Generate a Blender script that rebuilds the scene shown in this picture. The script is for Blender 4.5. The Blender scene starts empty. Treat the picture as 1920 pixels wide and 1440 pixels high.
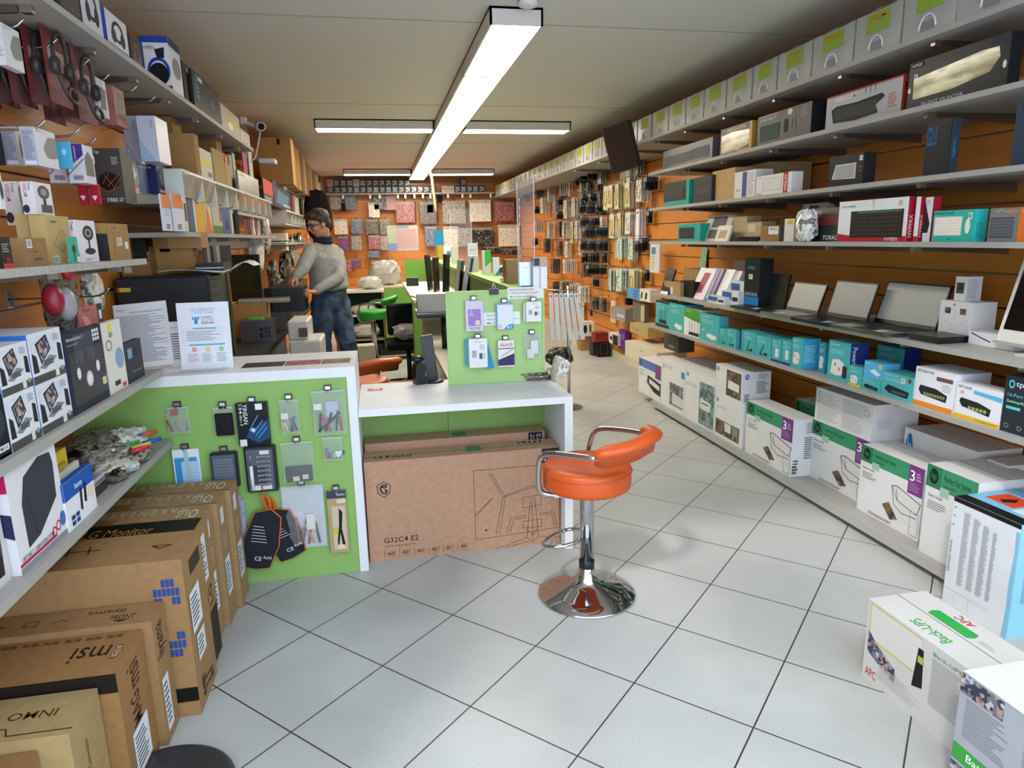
import bpy, math, random
from mathutils import Vector, Matrix
# ------------------------------------------------------------------ camera, world, sun, exposure
SC = bpy.context.scene
COL = SC.collection
F_, PITCH, ROLL, YAW, CH = 1271.5, .2122, -.0208, .1876, 1.5
FW = Vector((math.sin(YAW)*math.cos(PITCH), math.cos(YAW)*math.cos(PITCH), -math.sin(PITCH)))
_r = Vector((math.cos(YAW), -math.sin(YAW), 0)); _u = _r.cross(FW)
RT = _r*math.cos(ROLL)+_u*math.sin(ROLL); UP = -_r*math.sin(ROLL)+_u*math.cos(ROLL)
cd = bpy.data.cameras.new('camera'); cam = bpy.data.objects.new('camera', cd); COL.objects.link(cam)
cd.sensor_width = 36; cd.lens = F_/1920*36; cd.clip_start = .05
cam.matrix_world = Matrix(((RT.x, UP.x, -FW.x, 0), (RT.y, UP.y, -FW.y, 0), (RT.z, UP.z, -FW.z, CH), (0, 0, 0, 1)))
SC.camera = cam
SC.view_settings.view_transform = 'Standard'; SC.view_settings.look = 'None'
SC.view_settings.gamma = 1; SC.view_settings.use_curve_mapping = False
SC.view_settings.exposure = 0.82
SC.cycles.diffuse_bounces = 7; SC.cycles.max_bounces = 12; SC.cycles.transparent_max_bounces = 24
w = bpy.data.worlds.new('sky'); SC.world = w; w.use_nodes = True
bg = w.node_tree.nodes['Background']; bg.inputs[0].default_value = (.74, .86, 1, 1); bg.inputs[1].default_value = 1.85
def sun(name, d, e, ang, col):
    l = bpy.data.lights.new(name, 'SUN'); l.energy = e; l.angle = math.radians(ang); l.color = col
    o = bpy.data.objects.new(name, l); COL.objects.link(o)
    o.rotation_euler = Vector(d).to_track_quat('-Z', 'Y').to_euler(); o.location = (0, -3, 6)
sun('sun', (.35, .42, -.60), 0.9, 5, (1, .97, .92))
LAMP = (1, .89, .74); LAMPE = 12.5
random.seed(4)
# ------------------------------------------------------------------ pixel rays on known planes
C0 = Vector((0, 0, CH))
def ray(x, y): return FW + RT*((x-960)/F_) - UP*((y-720)/F_)
def atX(x, y, X): d = ray(x, y); return C0 + d*(X/d.x)
def atY(x, y, Y): d = ray(x, y); return C0 + d*(Y/d.y)
def atZ(x, y, Z): d = ray(x, y); return C0 + d*((Z-CH)/d.z)
def pj(P):
    d = Vector(P)-C0; z = d.dot(FW); return (960+F_*d.dot(RT)/z, 720-F_*d.dot(UP)/z)
def solve(fn, target, lo, hi):
    a = fn(lo)-target
    for _ in range(40):
        m = (lo+hi)/2; b = fn(m)-target
        if (a < 0) == (b < 0): lo, a = m, b
        else: hi = m
    return (lo+hi)/2
def Yof(px, X, Z): return solve(lambda Y: pj((X, Y, Z))[0], px, .9, 30)
def Zof(py, X, Y): return solve(lambda Z: pj((X, Y, Z))[1], py, -1, 4)
def Xof(px, Y, Z): return solve(lambda X: pj((X, Y, Z))[0], px, -4, 6)
# ------------------------------------------------------------------ materials
def lin(c): c /= 255; return c/12.92 if c <= .04045 else ((c+.055)/1.055)**2.4
MATS = {}
def hexc(h):
    h = h.lstrip('#')
    if len(h) == 3: h = ''.join(a+a for a in h)
    return tuple(lin(int(h[i:i+2], 16)) for i in (0, 2, 4))
def newmat(name):
    m = bpy.data.materials.new(name); m.use_nodes = True
    return m, m.node_tree, m.node_tree.nodes['Principled BSDF']
def mat(spec):
    """spec: '#rrggbb[:kind]' - kinds: paper, plastic, metal, chrome, matte, clear, leather, emit"""
    if spec in MATS: return MATS[spec]
    if ':' in spec: h, k = spec.split(':')
    else: h, k = spec, 'paper'
    c = hexc(h) + (1,)
    m, nt, b = newmat('%s %s' % (k, h)); N, L = nt.nodes, nt.links
    b.inputs['Base Color'].default_value = c
    rough = dict(paper=.5, gloss=.3, plastic=.35, metal=.3, chrome=.06, matte=.8, clear=.12, leather=.42, card=.75, cloth=.9, photo=.35, film=.12, skin=.5, hair=.6, screen=.08)[k]
    b.inputs['Roughness'].default_value = rough
    b.inputs['Specular IOR Level'].default_value = .2 if k in ('gloss', 'paper', 'card', 'cloth', 'matte') else .45
    if k in ('metal', 'chrome'): b.inputs['Metallic'].default_value = 1
    tc = N.new('ShaderNodeTexCoord')
    if k in ('card', 'cloth', 'leather', 'hair', 'matte', 'paper', 'plastic', 'skin'):
        n = N.new('ShaderNodeTexNoise'); n.inputs['Scale'].default_value = dict(card=35, cloth=120, leather=160, hair=60, matte=20, paper=9, plastic=14, skin=40)[k]
        if k == 'hair':
            mp = N.new('ShaderNodeMapping'); mp.inputs['Scale'].default_value = (1, 1, .15); L.new(tc.outputs['Object'], mp.inputs[0]); L.new(mp.outputs[0], n.inputs[0])
        else: L.new(tc.outputs['Object'], n.inputs['Vector'])
        n.inputs['Detail'].default_value = 3
        mx = N.new('ShaderNodeMix'); mx.data_type = 'RGBA'; mx.blend_type = 'MULTIPLY'; mx.inputs[0].default_value = 1
        cr = N.new('ShaderNodeValToRGB'); a = dict(card=.86, cloth=.8, leather=.93, hair=.5, matte=.88, paper=.95, plastic=.93, skin=.92)[k]
        cr.color_ramp.elements[0].color = (a, a, a, 1); cr.color_ramp.elements[1].color = (1, 1, 1, 1)
        cr.color_ramp.elements[0].position = .3; cr.color_ramp.elements[1].position = .65
        L.new(n.outputs[0], cr.inputs[0]); mx.inputs[6].default_value = c; L.new(cr.outputs[0], mx.inputs[7]); L.new(mx.outputs[2], b.inputs['Base Color'])
        if k in ('leather', 'cloth', 'card', 'hair'):
            bp = N.new('ShaderNodeBump'); bp.inputs['Strength'].default_value = .12; bp.inputs['Distance'].default_value = .003
            L.new(n.outputs[0], bp.inputs['Height']); L.new(bp.outputs[0], b.inputs['Normal'])
    if k == 'clear':
        b.inputs['Alpha'].default_value = .28
    if k == 'film':      # crinkled plastic bag
        b.inputs['Alpha'].default_value = .2
        n = N.new('ShaderNodeTexNoise'); n.inputs['Scale'].default_value = 22; n.inputs['Detail'].default_value = 2; n.inputs['Distortion'].default_value = 1.5
        L.new(tc.outputs['Object'], n.inputs['Vector'])
        bp = N.new('ShaderNodeBump'); bp.inputs['Strength'].default_value = .9; bp.inputs['Distance'].default_value = .01
        L.new(n.outputs[0], bp.inputs['Height']); L.new(bp.outputs[0], b.inputs['Normal'])
    MATS[spec] = m; return m
def mix_mat(name, cols, scale, kind='noise', rough=.4, pos=None, stretch=(1, 1, 1), alpha=1):
    m, nt, b = newmat(name); N, L = nt.nodes, nt.links
    tc = N.new('ShaderNodeTexCoord'); mp = N.new('ShaderNodeMapping'); mp.inputs['Scale'].default_value = stretch
    L.new(tc.outputs['Object'], mp.inputs[0])
    if kind == 'noise':
        n = N.new('ShaderNodeTexNoise'); n.inputs['Detail'].default_value = 4; out = n.outputs[0]
    else:
        n = N.new('ShaderNodeTexVoronoi'); out = n.outputs['Color']
    n.inputs['Scale'].default_value = scale; L.new(mp.outputs[0], n.inputs['Vector'])
    cr = N.new('ShaderNodeValToRGB'); e = cr.color_ramp.elements
    for i, c in enumerate(cols):
        p = (i/(len(cols)-1))*.5+.25 if kind == 'noise' else i/len(cols)
        if pos: p = pos[i]
        if i < 2: el = e[i]; el.position = p
        else: el = e.new(p)
        el.color = hexc(c)+(1,)
    if kind != 'noise': cr.color_ramp.interpolation = 'CONSTANT'
    L.new(out, cr.inputs[0]); L.new(cr.outputs[0], b.inputs['Base Color']); b.inputs['Roughness'].default_value = rough
    b.inputs['Alpha'].default_value = alpha
    MATS[name] = m; return m
mix_mat('photo_room', ['#3a3f48', '#8a8378', '#c9b9a5', '#54606b', '#d8d8d4'], 26, 'voronoi')
mix_mat('photo_dark', ['#0a0c12', '#1c2230', '#3a2030', '#0c0e14'], 14)
mix_mat('photo_people', ['#31405e', '#b08a7a', '#28304a', '#6d6a7a', '#b5b5bc'], 95, 'voronoi')
mix_mat('photo_wood', ['#4a372c', '#80664f', '#2c2420', '#a58b6d'], 12)
mix_mat('photo_grey', ['#4b5157', '#8c9196', '#33383d', '#b4b6b8'], 14)
mix_mat('photo_teal', ['#4c6a70', '#86a0a4', '#2e3f44', '#c2cccb'], 14)
mix_mat('bag_dark', ['#15120f', '#3b332c', '#8d8478', '#1b1a1a', '#c9c2b6'], 34, 'noise', .25)
mix_mat('bag_tools', ['#4a4744', '#8a857c', '#b9b4aa', '#35322f', '#8f6238'], 38, 'noise', .25)
mix_mat('bag_white', ['#8f8a80', '#d7d3c8', '#efece4', '#a9a296', '#c7b9a0'], 36, 'noise', .2)
mix_mat('bag_yellow', ['#a39c80', '#cfc8a8', '#e2dcc4', '#c4a85c', '#ece7d8'], 32, 'noise', .25)
mix_mat('bag_green', ['#7f9488', '#b9c8bd', '#d9dfd2', '#6f8f96', '#c9c3a0'], 32, 'noise', .2)
mix_mat('bag_blue', ['#2a3a52', '#4a6a8c', '#8d98a4', '#22262e', '#b5bcc2'], 34, 'noise', .25)
mix_mat('bag_red', ['#6a1c28', '#a0344a', '#b88a86', '#3a1a22', '#9d8a7e'], 34, 'noise', .25)
mix_mat('bag_purple', ['#3d2247', '#6a3a76', '#96668f', '#272031', '#a08fa8'], 34, 'noise', .25)
mix_mat('bag_multi', ['#2a4e6c', '#8a3a42', '#b0a898', '#23232a', '#4f7a4c', '#a08a3a'], 40, 'noise', .25)
mix_mat('bag_silver', ['#6f6c68', '#b9b6b0', '#f2f0ec', '#4a4846', '#d7d2c8'], 18, 'noise', .12)
mix_mat('bag_plain', ['#a9a69e', '#bdbab2', '#c9c7c0'], 14, 'noise', .25)
mix_mat('cable_junk', ['#14130f', '#2d2a26', '#5c564c', '#0e0e10', '#8a8478'], 30, 'voronoi', .4)
mix_mat('foil_gold', ['#4c452c', '#8f8452', '#e6dfb4', '#33301f'], 3.5, 'noise', .18, stretch=(1, .3, 5))
mix_mat('wood_grey', ['#8d8a85', '#a8a5a0', '#b9b6b0'], 9, 'noise', .5, stretch=(1, 12, 12))
MATS['film'] = mat('#c9ced0:film')
def simple(name, c, r, a=1, e=0):
    m, nt, b = newmat(name); b.inputs['Base Color'].default_value = c+(1,); b.inputs['Roughness'].default_value = r; b.inputs['Alpha'].default_value = a
    if e: b.inputs['Emission Color'].default_value = LAMP+(1,); b.inputs['Emission Strength'].default_value = e
    MATS[name] = m
simple('acrylic', (.6, .65, .65), .04, .07)
simple('blister', (.12, .1, .1), .06, .12)
simple('diffuser', (.9, .9, .88), .5, 1, LAMPE)
simple('screen_dark', (.012, .012, .014), .28)
simple('screen_matte', (.33, .34, .30), .3)
simple('ceiling_paint', hexc('#d8d5cf'), .85)
mix_mat('screen_green', ['#0c120a', '#1f2a14', '#2c331f', '#0a0c0a'], 4, 'noise', .12)
mix_mat('bin_clear', ['#9c978a', '#c9c4b4', '#f4f2ea'], 7, 'noise', .08, alpha=.55)
mix_mat('bin_fill', ['#8a7458', '#b59a76', '#d6c6aa'], 12, 'noise', .6)
# ------------------------------------------------------------------ mesh builder
class MB:
    def __init__(s): s.v, s.f, s.m, s.sm, s.mats = [], [], [], [], []
    def mi(s, k):
        if k not in s.mats: s.mats.append(k)
        return s.mats.index(k)
    def add(s, vs, fs, k, T=None, smooth=False):
        o = len(s.v); s.v += [tuple(T @ Vector(p)) if T else tuple(p) for p in vs]
        i = s.mi(k)
        for f in fs: s.f.append(tuple(a+o for a in f)); s.m.append(i); s.sm.append(smooth)
        return s
    def box(s, a, b, k, T=None, bev=0):
        (x0, y0, z0), (x1, y1, z1) = a, b
        if bev > 0:
            e = bev; vs = []
            for (z, i) in ((z0, e), (z0+e, 0), (z1-e, 0), (z1, e)):
                j = max(i, 0)
                for (px, py) in ((x0+e, y0+j), (x1-e, y0+j), (x1-j, y0+e), (x1-j, y1-e), (x1-e, y1-j), (x0+e, y1-j), (x0+j, y1-e), (x0+j, y0+e)):
                    vs.append((px, py, z))
            fs = [tuple(range(7, -1, -1)), tuple(range(24, 32))]
            for r in range(3):
                for q in range(8): n = (q+1) % 8; fs.append((r*8+q, r*8+n, r*8+8+n, r*8+8+q))
            return s.add(vs, fs, k, T)
        vs = [(x0, y0, z0), (x1, y0, z0), (x1, y1, z0), (x0, y1, z0), (x0, y0, z1), (x1, y0, z1), (x1, y1, z1), (x0, y1, z1)]
        return s.add(vs, [(0, 3, 2, 1), (4, 5, 6, 7), (0, 1, 5, 4), (1, 2, 6, 5), (2, 3, 7, 6), (3, 0, 4, 7)], k, T)
    def lathe(s, prof, k, n=32, T=None, smooth=True):
        vs = []; fs = []
        for r, z in prof:
            for i in range(n): a = 2*math.pi*i/n; vs.append((r*math.cos(a), r*math.sin(a), z))
        for j in range(len(prof)-1):
            for i in range(n): i2 = (i+1) % n; fs.append((j*n+i, j*n+i2, (j+1)*n+i2, (j+1)*n+i))
        if prof[0][0] > 1e-5: fs.append(tuple(range(n-1, -1, -1)))
        if prof[-1][0] > 1e-5: fs.append(tuple((len(prof)-1)*n+i for i in range(n)))
        return s.add(vs, fs, k, T, smooth)
    def cyl(s, a, b, r, k, n=16, r2=None, smooth=True):
        a, b = Vector(a), Vector(b); d = b-a
        T = Matrix.Translation(a) @ d.to_track_quat('Z', 'Y').to_matrix().to_4x4()
        return s.lathe([(r, 0), (r if r2 is None else r2, d.length)], k, n, T, smooth)
    def tube(s, pts, r, k, n=8, closed=False, smooth=True):
        P = [Vector(p) for p in pts]; rings = []; N = len(P); up = None
        for i in range(N):
            if closed: t = P[(i+1) % N]-P[i-1]
            else: t = P[min(i+1, N-1)]-P[max(i-1, 0)]
            t.normalize()
            if up is None: up = t.orthogonal().normalized()
            else:
                up = up-t*up.dot(t)
                up = up.normalized() if up.length > 1e-6 else t.orthogonal().normalized()
            bn = t.cross(up); rr = r[i] if isinstance(r, (list, tuple)) else r
            rings.append([P[i]+(up*math.cos(2*math.pi*j/n)+bn*math.sin(2*math.pi*j/n))*rr for j in range(n)])
        vs = [p for q in rings for p in q]; fs = []
        for i in range(N if closed else N-1):
            a = i*n; b = ((i+1) % N)*n
            for j in range(n): j2 = (j+1) % n; fs.append((a+j, a+j2, b+j2, b+j))
        if not closed: fs += [tuple(range(n-1, -1, -1)), tuple((N-1)*n+j for j in range(n))]
        return s.add(vs, fs, k, None, smooth)
    def ball(s, c, r, k, n=16, m=10, T=None):
        if not isinstance(r, (tuple, list)): r = (r, r, r)
        prof = [(max(math.sin(math.pi*j/m), 1e-6), -math.cos(math.pi*j/m)) for j in range(m+1)]
        TT = Matrix.Translation(c) @ Matrix.Diagonal((r[0], r[1], r[2], 1))
        return s.lathe(prof, k, n, (T @ TT) if T else TT)
    def prism(s, poly, y0, y1, k, T=None):      # poly in (x,z), extruded along y
        n = len(poly); vs = [(x, y0, z) for x, z in poly]+[(x, y1, z) for x, z in poly]
        fs = [tuple(range(n)), tuple(range(2*n-1, n-1, -1))]+[(i, i+n, (i+1) % n+n, (i+1) % n) for i in range(n)]
        return s.add(vs, fs, k, T)
    def text(s, st, T, x0, z0, wd, ht, k, y=0, bold=True):
        vs, fs = glyphs(st)
        if vs: s.add([(x0+a*wd, y, z0+b*ht) for a, b in vs], fs, k, T)
        return s
    def obj(s, name, parent=None, loc=(0, 0, 0), rz=0, bevel=0, M=None):
        me = bpy.data.meshes.new(name); me.from_pydata(s.v, [], s.f)
        for k in s.mats: me.materials.append(MATS[k] if k in MATS else mat(k))
        me.polygons.foreach_set('material_index', s.m); me.polygons.foreach_set('use_smooth', s.sm); me.update()
        o = bpy.data.objects.new(name, me); COL.objects.link(o); o.parent = parent; o.location = loc; o.rotation_euler = (0, 0, rz)
        if M is not None: o.matrix_world = M
        if bevel:
            md = o.modifiers.new('bevel', 'BEVEL'); md.width = bevel; md.segments = 2; md.limit_method = 'ANGLE'
        return o
GL = {}
def glyphs(st):
    if st in GL: return GL[st]
    cu = bpy.data.curves.new('t', 'FONT'); cu.body = st; cu.resolution_u = 2; cu.offset = .003
    ob = bpy.data.objects.new('t', cu); COL.objects.link(ob)
    dg = bpy.context.evaluated_depsgraph_get(); me = bpy.data.meshes.new_from_object(ob.evaluated_get(dg))
    V = [(v.co.x, v.co.y) for v in me.vertices]; Fs = [tuple(p.vertices) for p in me.polygons]
    if V:
        x0 = min(a for a, b in V); x1 = max(a for a, b in V); y0 = min(b for a, b in V); y1 = max(b for a, b in V)
        V = [((a-x0)/max(x1-x0, 1e-6), (b-y0)/max(y1-y0, 1e-6)) for a, b in V]
    bpy.data.objects.remove(ob); bpy.data.curves.remove(cu); bpy.data.meshes.remove(me)
    GL[st] = (V, Fs); return GL[st]
def tag(o, label=None, cat=None, group=None, kind=None):
    if label: o['label'] = label
    if cat: o['category'] = cat
    if group: o['group'] = group
    if kind: o['kind'] = kind
    return o
def empty(name, loc, rz=0, **k):
    o = bpy.data.objects.new(name, None); COL.objects.link(o); o.location = loc; o.rotation_euler = (0, 0, rz); o.empty_display_size = .1
    return tag(o, **k)
def copy_tree(o, loc=None, rz=None, label=None, parent=None):
    c = o.copy(); COL.objects.link(c); c.parent = parent
    for ch in list(o.children): copy_tree(ch, parent=c)
    if loc is not None: c.location = loc
    if rz is not None: c.rotation_euler = (0, 0, rz)
    if label: c['label'] = label
    return c
# ------------------------------------------------------------------ printed cartons
EPS = .0006
def prints(b, size, P):
    """P entries (face, kind, u0, v0, u1, v1, mat[, text[, rot]]) in 0..1 of the face seen from outside"""
    w, d, h = size
    FR = {'F': (Matrix.Identity(4), w, h),
          'R': (Matrix.Translation((w, 0, 0)) @ Matrix.Rotation(math.pi/2, 4, 'Z'), d, h),
          'L': (Matrix.Translation((0, d, 0)) @ Matrix.Rotation(-math.pi/2, 4, 'Z'), d, h),
          'B': (Matrix.Translation((w, d, 0)) @ Matrix.Rotation(math.pi, 4, 'Z'), w, h),
          'T': (Matrix.Translation((0, 0, h)) @ Matrix.Rotation(-math.pi/2, 4, 'X'), w, d)}
    for i, p in enumerate(P):
        T, W, H = FR[p[0]]; k = p[1]; u0, v0, u1, v1 = p[2:6]; m = p[6]; y = -EPS-i*.00006
        x0, x1, z0, z1 = u0*W, u1*W, v0*H, v1*H
        if k == 'r': b.add([(x0, y, z0), (x1, y, z0), (x1, y, z1), (x0, y, z1)], [(0, 1, 2, 3)], m, T)
        elif k == 'c':
            cx, cz, r = (x0+x1)/2, (z0+z1)/2, (x1-x0)/2; rz = (z1-z0)/2; n = 20
            b.add([(cx+r*math.cos(2*math.pi*j/n), y, cz+rz*math.sin(2*math.pi*j/n)) for j in range(n)], [tuple(range(n))], m, T)
        elif k == 'o':
            cx, cz, r = (x0+x1)/2, (z0+z1)/2, (x1-x0)/2; rz = (z1-z0)/2; n = 20; q = p[7] if len(p) > 7 else .8
            vs = [(cx+r*s_*math.cos(2*math.pi*j/n), y, cz+rz*s_*math.sin(2*math.pi*j/n)) for s_ in (q, 1) for j in range(n)]
            b.add(vs, [(j, n+j, n+(j+1) % n, (j+1) % n) for j in range(n)], m, T)
        elif k == 't':
            rot = p[8] if len(p) > 8 else 0
            vs, fs = glyphs(p[7])
            tf = {0: lambda a, c: (a, c), 90: lambda a, c: (1-c, a), -90: lambda a, c: (c, 1-a), 180: lambda a, c: (1-a, 1-c)}[rot]
            b.add([(x0+tf(a, c)[0]*(x1-x0), y, z0+tf(a, c)[1]*(z1-z0)) for a, c in vs], fs, m, T)
        elif k == 'l':        # small print
            n = p[7]; rr = random.Random(n*7+i)
            for j in range(n):
                za = z0+(z1-z0)*(j+.3)/n; zb = z0+(z1-z0)*(j+.75)/n; xe = x0+(x1-x0)*rr.uniform(.6, 1)
                b.add([(x0, y, za), (xe, y, za), (xe, y, zb), (x0, y, zb)], [(0, 1, 2, 3)], m, T)
        elif k == 'v':        # vertical bars (bar code)
            n = p[7]; rr = random.Random(n+i)
            for j in range(n):
                xa = x0+(x1-x0)*(j+.1)/n; xb = xa+(x1-x0)*rr.uniform(.25, .7)/n
                b.add([(xa, y, z0), (xb, y, z0), (xb, y, z1), (xa, y, z1)], [(0, 1, 2, 3)], m, T)
        elif k == 'g':        # grid of cells (keys, ports)
            nx, nz = p[7]
            for a in range(nx):
                for c in range(nz):
                    xa = x0+(x1-x0)*(a+.12)/nx; xb = x0+(x1-x0)*(a+.88)/nx; za = z0+(z1-z0)*(c+.12)/nz; zb = z0+(z1-z0)*(c+.88)/nz
                    b.add([(xa, y, za), (xb, y, za), (xb, y, zb), (xa, y, zb)], [(0, 1, 2, 3)], m, T)
        elif k == 'p':        # polygon, points follow in the box u0..u1 x v0..v1
            pts = p[7]; b.add([(x0+a*(x1-x0), y, z0+c*(z1-z0)) for a, c in pts], [tuple(range(len(pts)))], m, T)
        elif k == 's':        # strokes: list of polylines
            lw = p[8]*W
            for pl in p[7]:
                for (a, c), (a2, c2) in zip(pl, pl[1:]):
                    A = Vector((x0+a*(x1-x0), z0+c*(z1-z0))); B = Vector((x0+a2*(x1-x0), z0+c2*(z1-z0))); d_ = B-A
                    if d_.length < 1e-6: continue
                    n_ = Vector((-d_.y, d_.x)).normalized()*lw/2
                    b.add([(q.x, y, q.y) for q in (A-n_, B-n_, B+n_, A+n_)], [(0, 1, 2, 3)], m, T)
def carton(name, label, size, loc, rz, base, P=(), group=None, cat='box', faces=None, tilt=None, flap=True):
    w, d, h = size; b = MB(); e = min(.0012, w*.05, d*.05, h*.05)
    b.box((0, 0, 0), (w, d, h), base)
    if faces:
        for f, k in faces.items(): prints(b, size, [(f, 'r', .001, .001, .999, .999, k)])
    if flap and d > .09 and w > .12:   # closing seam along the top
        prints(b, size, [('T', 'r', 0, .495, 1, .505, '#55504a')])
    prints(b, size, list(P))
    o = b.obj(name, None, loc, rz)
    if tilt:
        R = Matrix.Rotation(tilt[0], 4, 'X') @ Matrix.Rotation(tilt[1], 4, 'Y')
        o.matrix_world = Matrix.Translation(loc) @ Matrix.Rotation(rz, 4, 'Z') @ R
    return tag(o, label, cat, group)
def R_box(name, label, X, Z, x0, x1, ytop, base, P=(), x2=None, d=None, **k):
    """carton on a right hand shelf: front face spans pixel columns x0..x1 on plane X standing at height Z"""
    Y0, Y1 = Yof(x0, X, Z), Yof(x1, X, Z)
    h = Zof(ytop, X, Y0)-Z
    if x2 is not None: d = Xof(x2, Y1, Z)-X
    return carton(name, label, (Y0-Y1, d, h), (X, Y0, Z), -math.pi/2, base, P, **k)
def L_box(name, label, X, Z, x0, x1, ytop, base, P=(), d=.1, **k):
    """carton on a left hand shelf: front face (towards +X) spans pixel columns x0..x1, top measured at x1"""
    Y0, Y1 = Yof(x0, X, Z), Yof(x1, X, Z)
    h = Zof(ytop, X, Y1)-Z
    return carton(name, label, (Y1-Y0, d, h), (X, Y0, Z), math.pi/2, base, P, **k)
# ------------------------------------------------------------------ room
XL, XR, YF, YB, ZC = -1.3, 2.86, .3, 13.9, 2.7
def struct(name, b, **k): o = b.obj(name, **k); o['kind'] = 'structure'; return o
# floor tiles
def tile_mat():
    m, nt, b = newmat('floor_tiles'); N, L = nt.nodes, nt.links
    tc = N.new('ShaderNodeTexCoord'); mp = N.new('ShaderNodeMapping'); mp.vector_type = 'TEXTURE'
    T = .3999; mp.inputs['Location'].default_value = (-.6383, 2.2362, 0); mp.inputs['Rotation'].default_value = (0, 0, -.7912)
    mp.inputs['Scale'].default_value = (T, T, 1); L.new(tc.outputs['Object'], mp.inputs[0])
    sp = N.new('ShaderNodeSeparateXYZ'); L.new(mp.outputs[0], sp.inputs[0])
    ds = []
    for a in (0, 1):
        ad = N.new('ShaderNodeMath'); ad.operation = 'ADD'; ad.inputs[1].default_value = 100.5; L.new(sp.outputs[a], ad.inputs[0])
        fr = N.new('ShaderNodeMath'); fr.operation = 'FRACT'; L.new(ad.outputs[0], fr.inputs[0])
        sb = N.new('ShaderNodeMath'); sb.operation = 'SUBTRACT'; sb.inputs[1].default_value = .5; L.new(fr.outputs[0], sb.inputs[0])
        ab = N.new('ShaderNodeMath'); ab.operation = 'ABSOLUTE'; L.new(sb.outputs[0], ab.inputs[0]); ds.append(ab)
    mn = N.new('ShaderNodeMath'); mn.operation = 'MINIMUM'; L.new(ds[0].outputs[0], mn.inputs[0]); L.new(ds[1].outputs[0], mn.inputs[1])
    lt = N.new('ShaderNodeMath'); lt.operation = 'LESS_THAN'; lt.inputs[1].default_value = .0062; L.new(mn.outputs[0], lt.inputs[0])
    n = N.new('ShaderNodeTexNoise'); n.inputs['Scale'].default_value = 420; n.inputs['Detail'].default_value = 2; L.new(tc.outputs['Object'], n.inputs['Vector'])
    cr = N.new('ShaderNodeValToRGB'); cr.color_ramp.elements[0].position = .36; cr.color_ramp.elements[1].position = .62
    cr.color_ramp.elements[0].color = hexc('#9b9d9c')+(1,); cr.color_ramp.elements[1].color = hexc('#c8c9c6')+(1,); L.new(n.outputs[0], cr.inputs[0])
    n2 = N.new('ShaderNodeTexNoise'); n2.inputs['Scale'].default_value = 1.6; n2.inputs['Detail'].default_value = 3; L.new(tc.outputs['Object'], n2.inputs['Vector'])
    cr2 = N.new('ShaderNodeValToRGB'); cr2.color_ramp.elements[0].color = (.84, .84, .83, 1); cr2.color_ramp.elements[0].position = .35; cr2.color_ramp.elements[1].position = .6
    L.new(n2.outputs[0], cr2.inputs[0])
    mu = N.new('ShaderNodeMix'); mu.data_type = 'RGBA'; mu.blend_type = 'MULTIPLY'; mu.inputs[0].default_value = 1; L.new(cr.outputs[0], mu.inputs[6]); L.new(cr2.outputs[0], mu.inputs[7])
    mx = N.new('ShaderNodeMix'); mx.data_type = 'RGBA'; L.new(lt.outputs[0], mx.inputs[0]); L.new(mu.outputs[2], mx.inputs[6]); mx.inputs[7].default_value = hexc('#34332f')+(1,)
    L.new(mx.outputs[2], b.inputs['Base Color']); b.inputs['Roughness'].default_value = .42
    bp = N.new('ShaderNodeBump'); bp.inputs['Strength'].default_value = .5; bp.inputs['Distance'].default_value = .002; bp.invert = True
    L.new(lt.outputs[0], bp.inputs['Height']); L.new(bp.outputs[0], b.inputs['Normal']); MATS['floor_tiles'] = m
tile_mat()
struct('floor', MB().box((XL-.1, -1.2, -.1), (XR+.1, YB+.1, 0), 'floor_tiles'))
cb = MB().box((XL-.1, 1.25, ZC), (XR+.1, YB+.1, ZC+.12), 'ceiling_paint')
for y in (4.15, 6.6, 9.1, 11.5): cb.box((XL, y, ZC-.002), (XR, y+.004, ZC), '#8f8c86:matte')
struct('ceiling', cb)
# slat walls: horizontal boards with an aluminium lined groove between them
def board_mat(name, c0, c1):
    mix_mat(name, [c0, c1], 5, 'noise', .42, pos=(.3, .7), stretch=(1, 1, 14))
board_mat('board_orange', '#cc8034', '#d48a3c')
def slat_wall(name, p0, p1, nrm, seams, zb=.09, zt=ZC):
    """boards between p0 and p1 (x,y), facing nrm"""
    b = MB(); p0, p1 = Vector(p0), Vector(p1); t = (p1-p0).normalized(); n = Vector(nrm); Ln = (p1-p0).length
    T = Matrix(((t.x, n.x, 0, p0.x), (t.y, n.y, 0, p0.y), (0, 0, 1, 0), (0, 0, 0, 1)))
    b.box((0, -.1, 0), (Ln, -.018, zt), '#3a2414:matte', T)
    b.box((0, -.018, 0), (Ln, -.016, zt), '#8b8680:metal', T)
    zs = [z for z in [.01+.16*i for i in range(18)] if zb < z < zt]
    edges = [zb]+zs+[zt]
    ss = [0]+list(seams)+[Ln]
    for a, c in zip(edges, edges[1:]):
        for s0, s1 in zip(ss, ss[1:]):
            b.box((s0+.0015, -.016, a+(.005 if a != zb else 0)), (s1-.0015, 0, c-.005), 'board_orange', T)
    return struct(name, b)
slat_wall('wall_right', (XR, .9), (XR, YB), (-1, 0), [1.2*i+.4 for i in range(1, 11)])
slat_wall('wall_left', (XL, 1.0), (XL, YB), (1, 0), [1.2*i+.3 for i in range(1, 11)])
slat_wall('wall_back', (XL, YB), (XR, YB), (0, -1), [.62, 1.82, 3.02])
struct('wall_front', MB().box((XR, .3, 0), (XR+.1, .9, ZC), '#8a8781:matte').box((XL-.1, .3, 0), (XL, 1.0, ZC), '#8a8781:matte'))
struct('baseboard_right', MB().box((XR-.014, 5.6, 0), (XR+.001, YB, .09), '#cfc6ae:paper'))
struct('baseboard_back', MB().box((XL, YB-.014, 0), (XR-.014, YB+.001, .09), '#cfc6ae:paper'))
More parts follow.
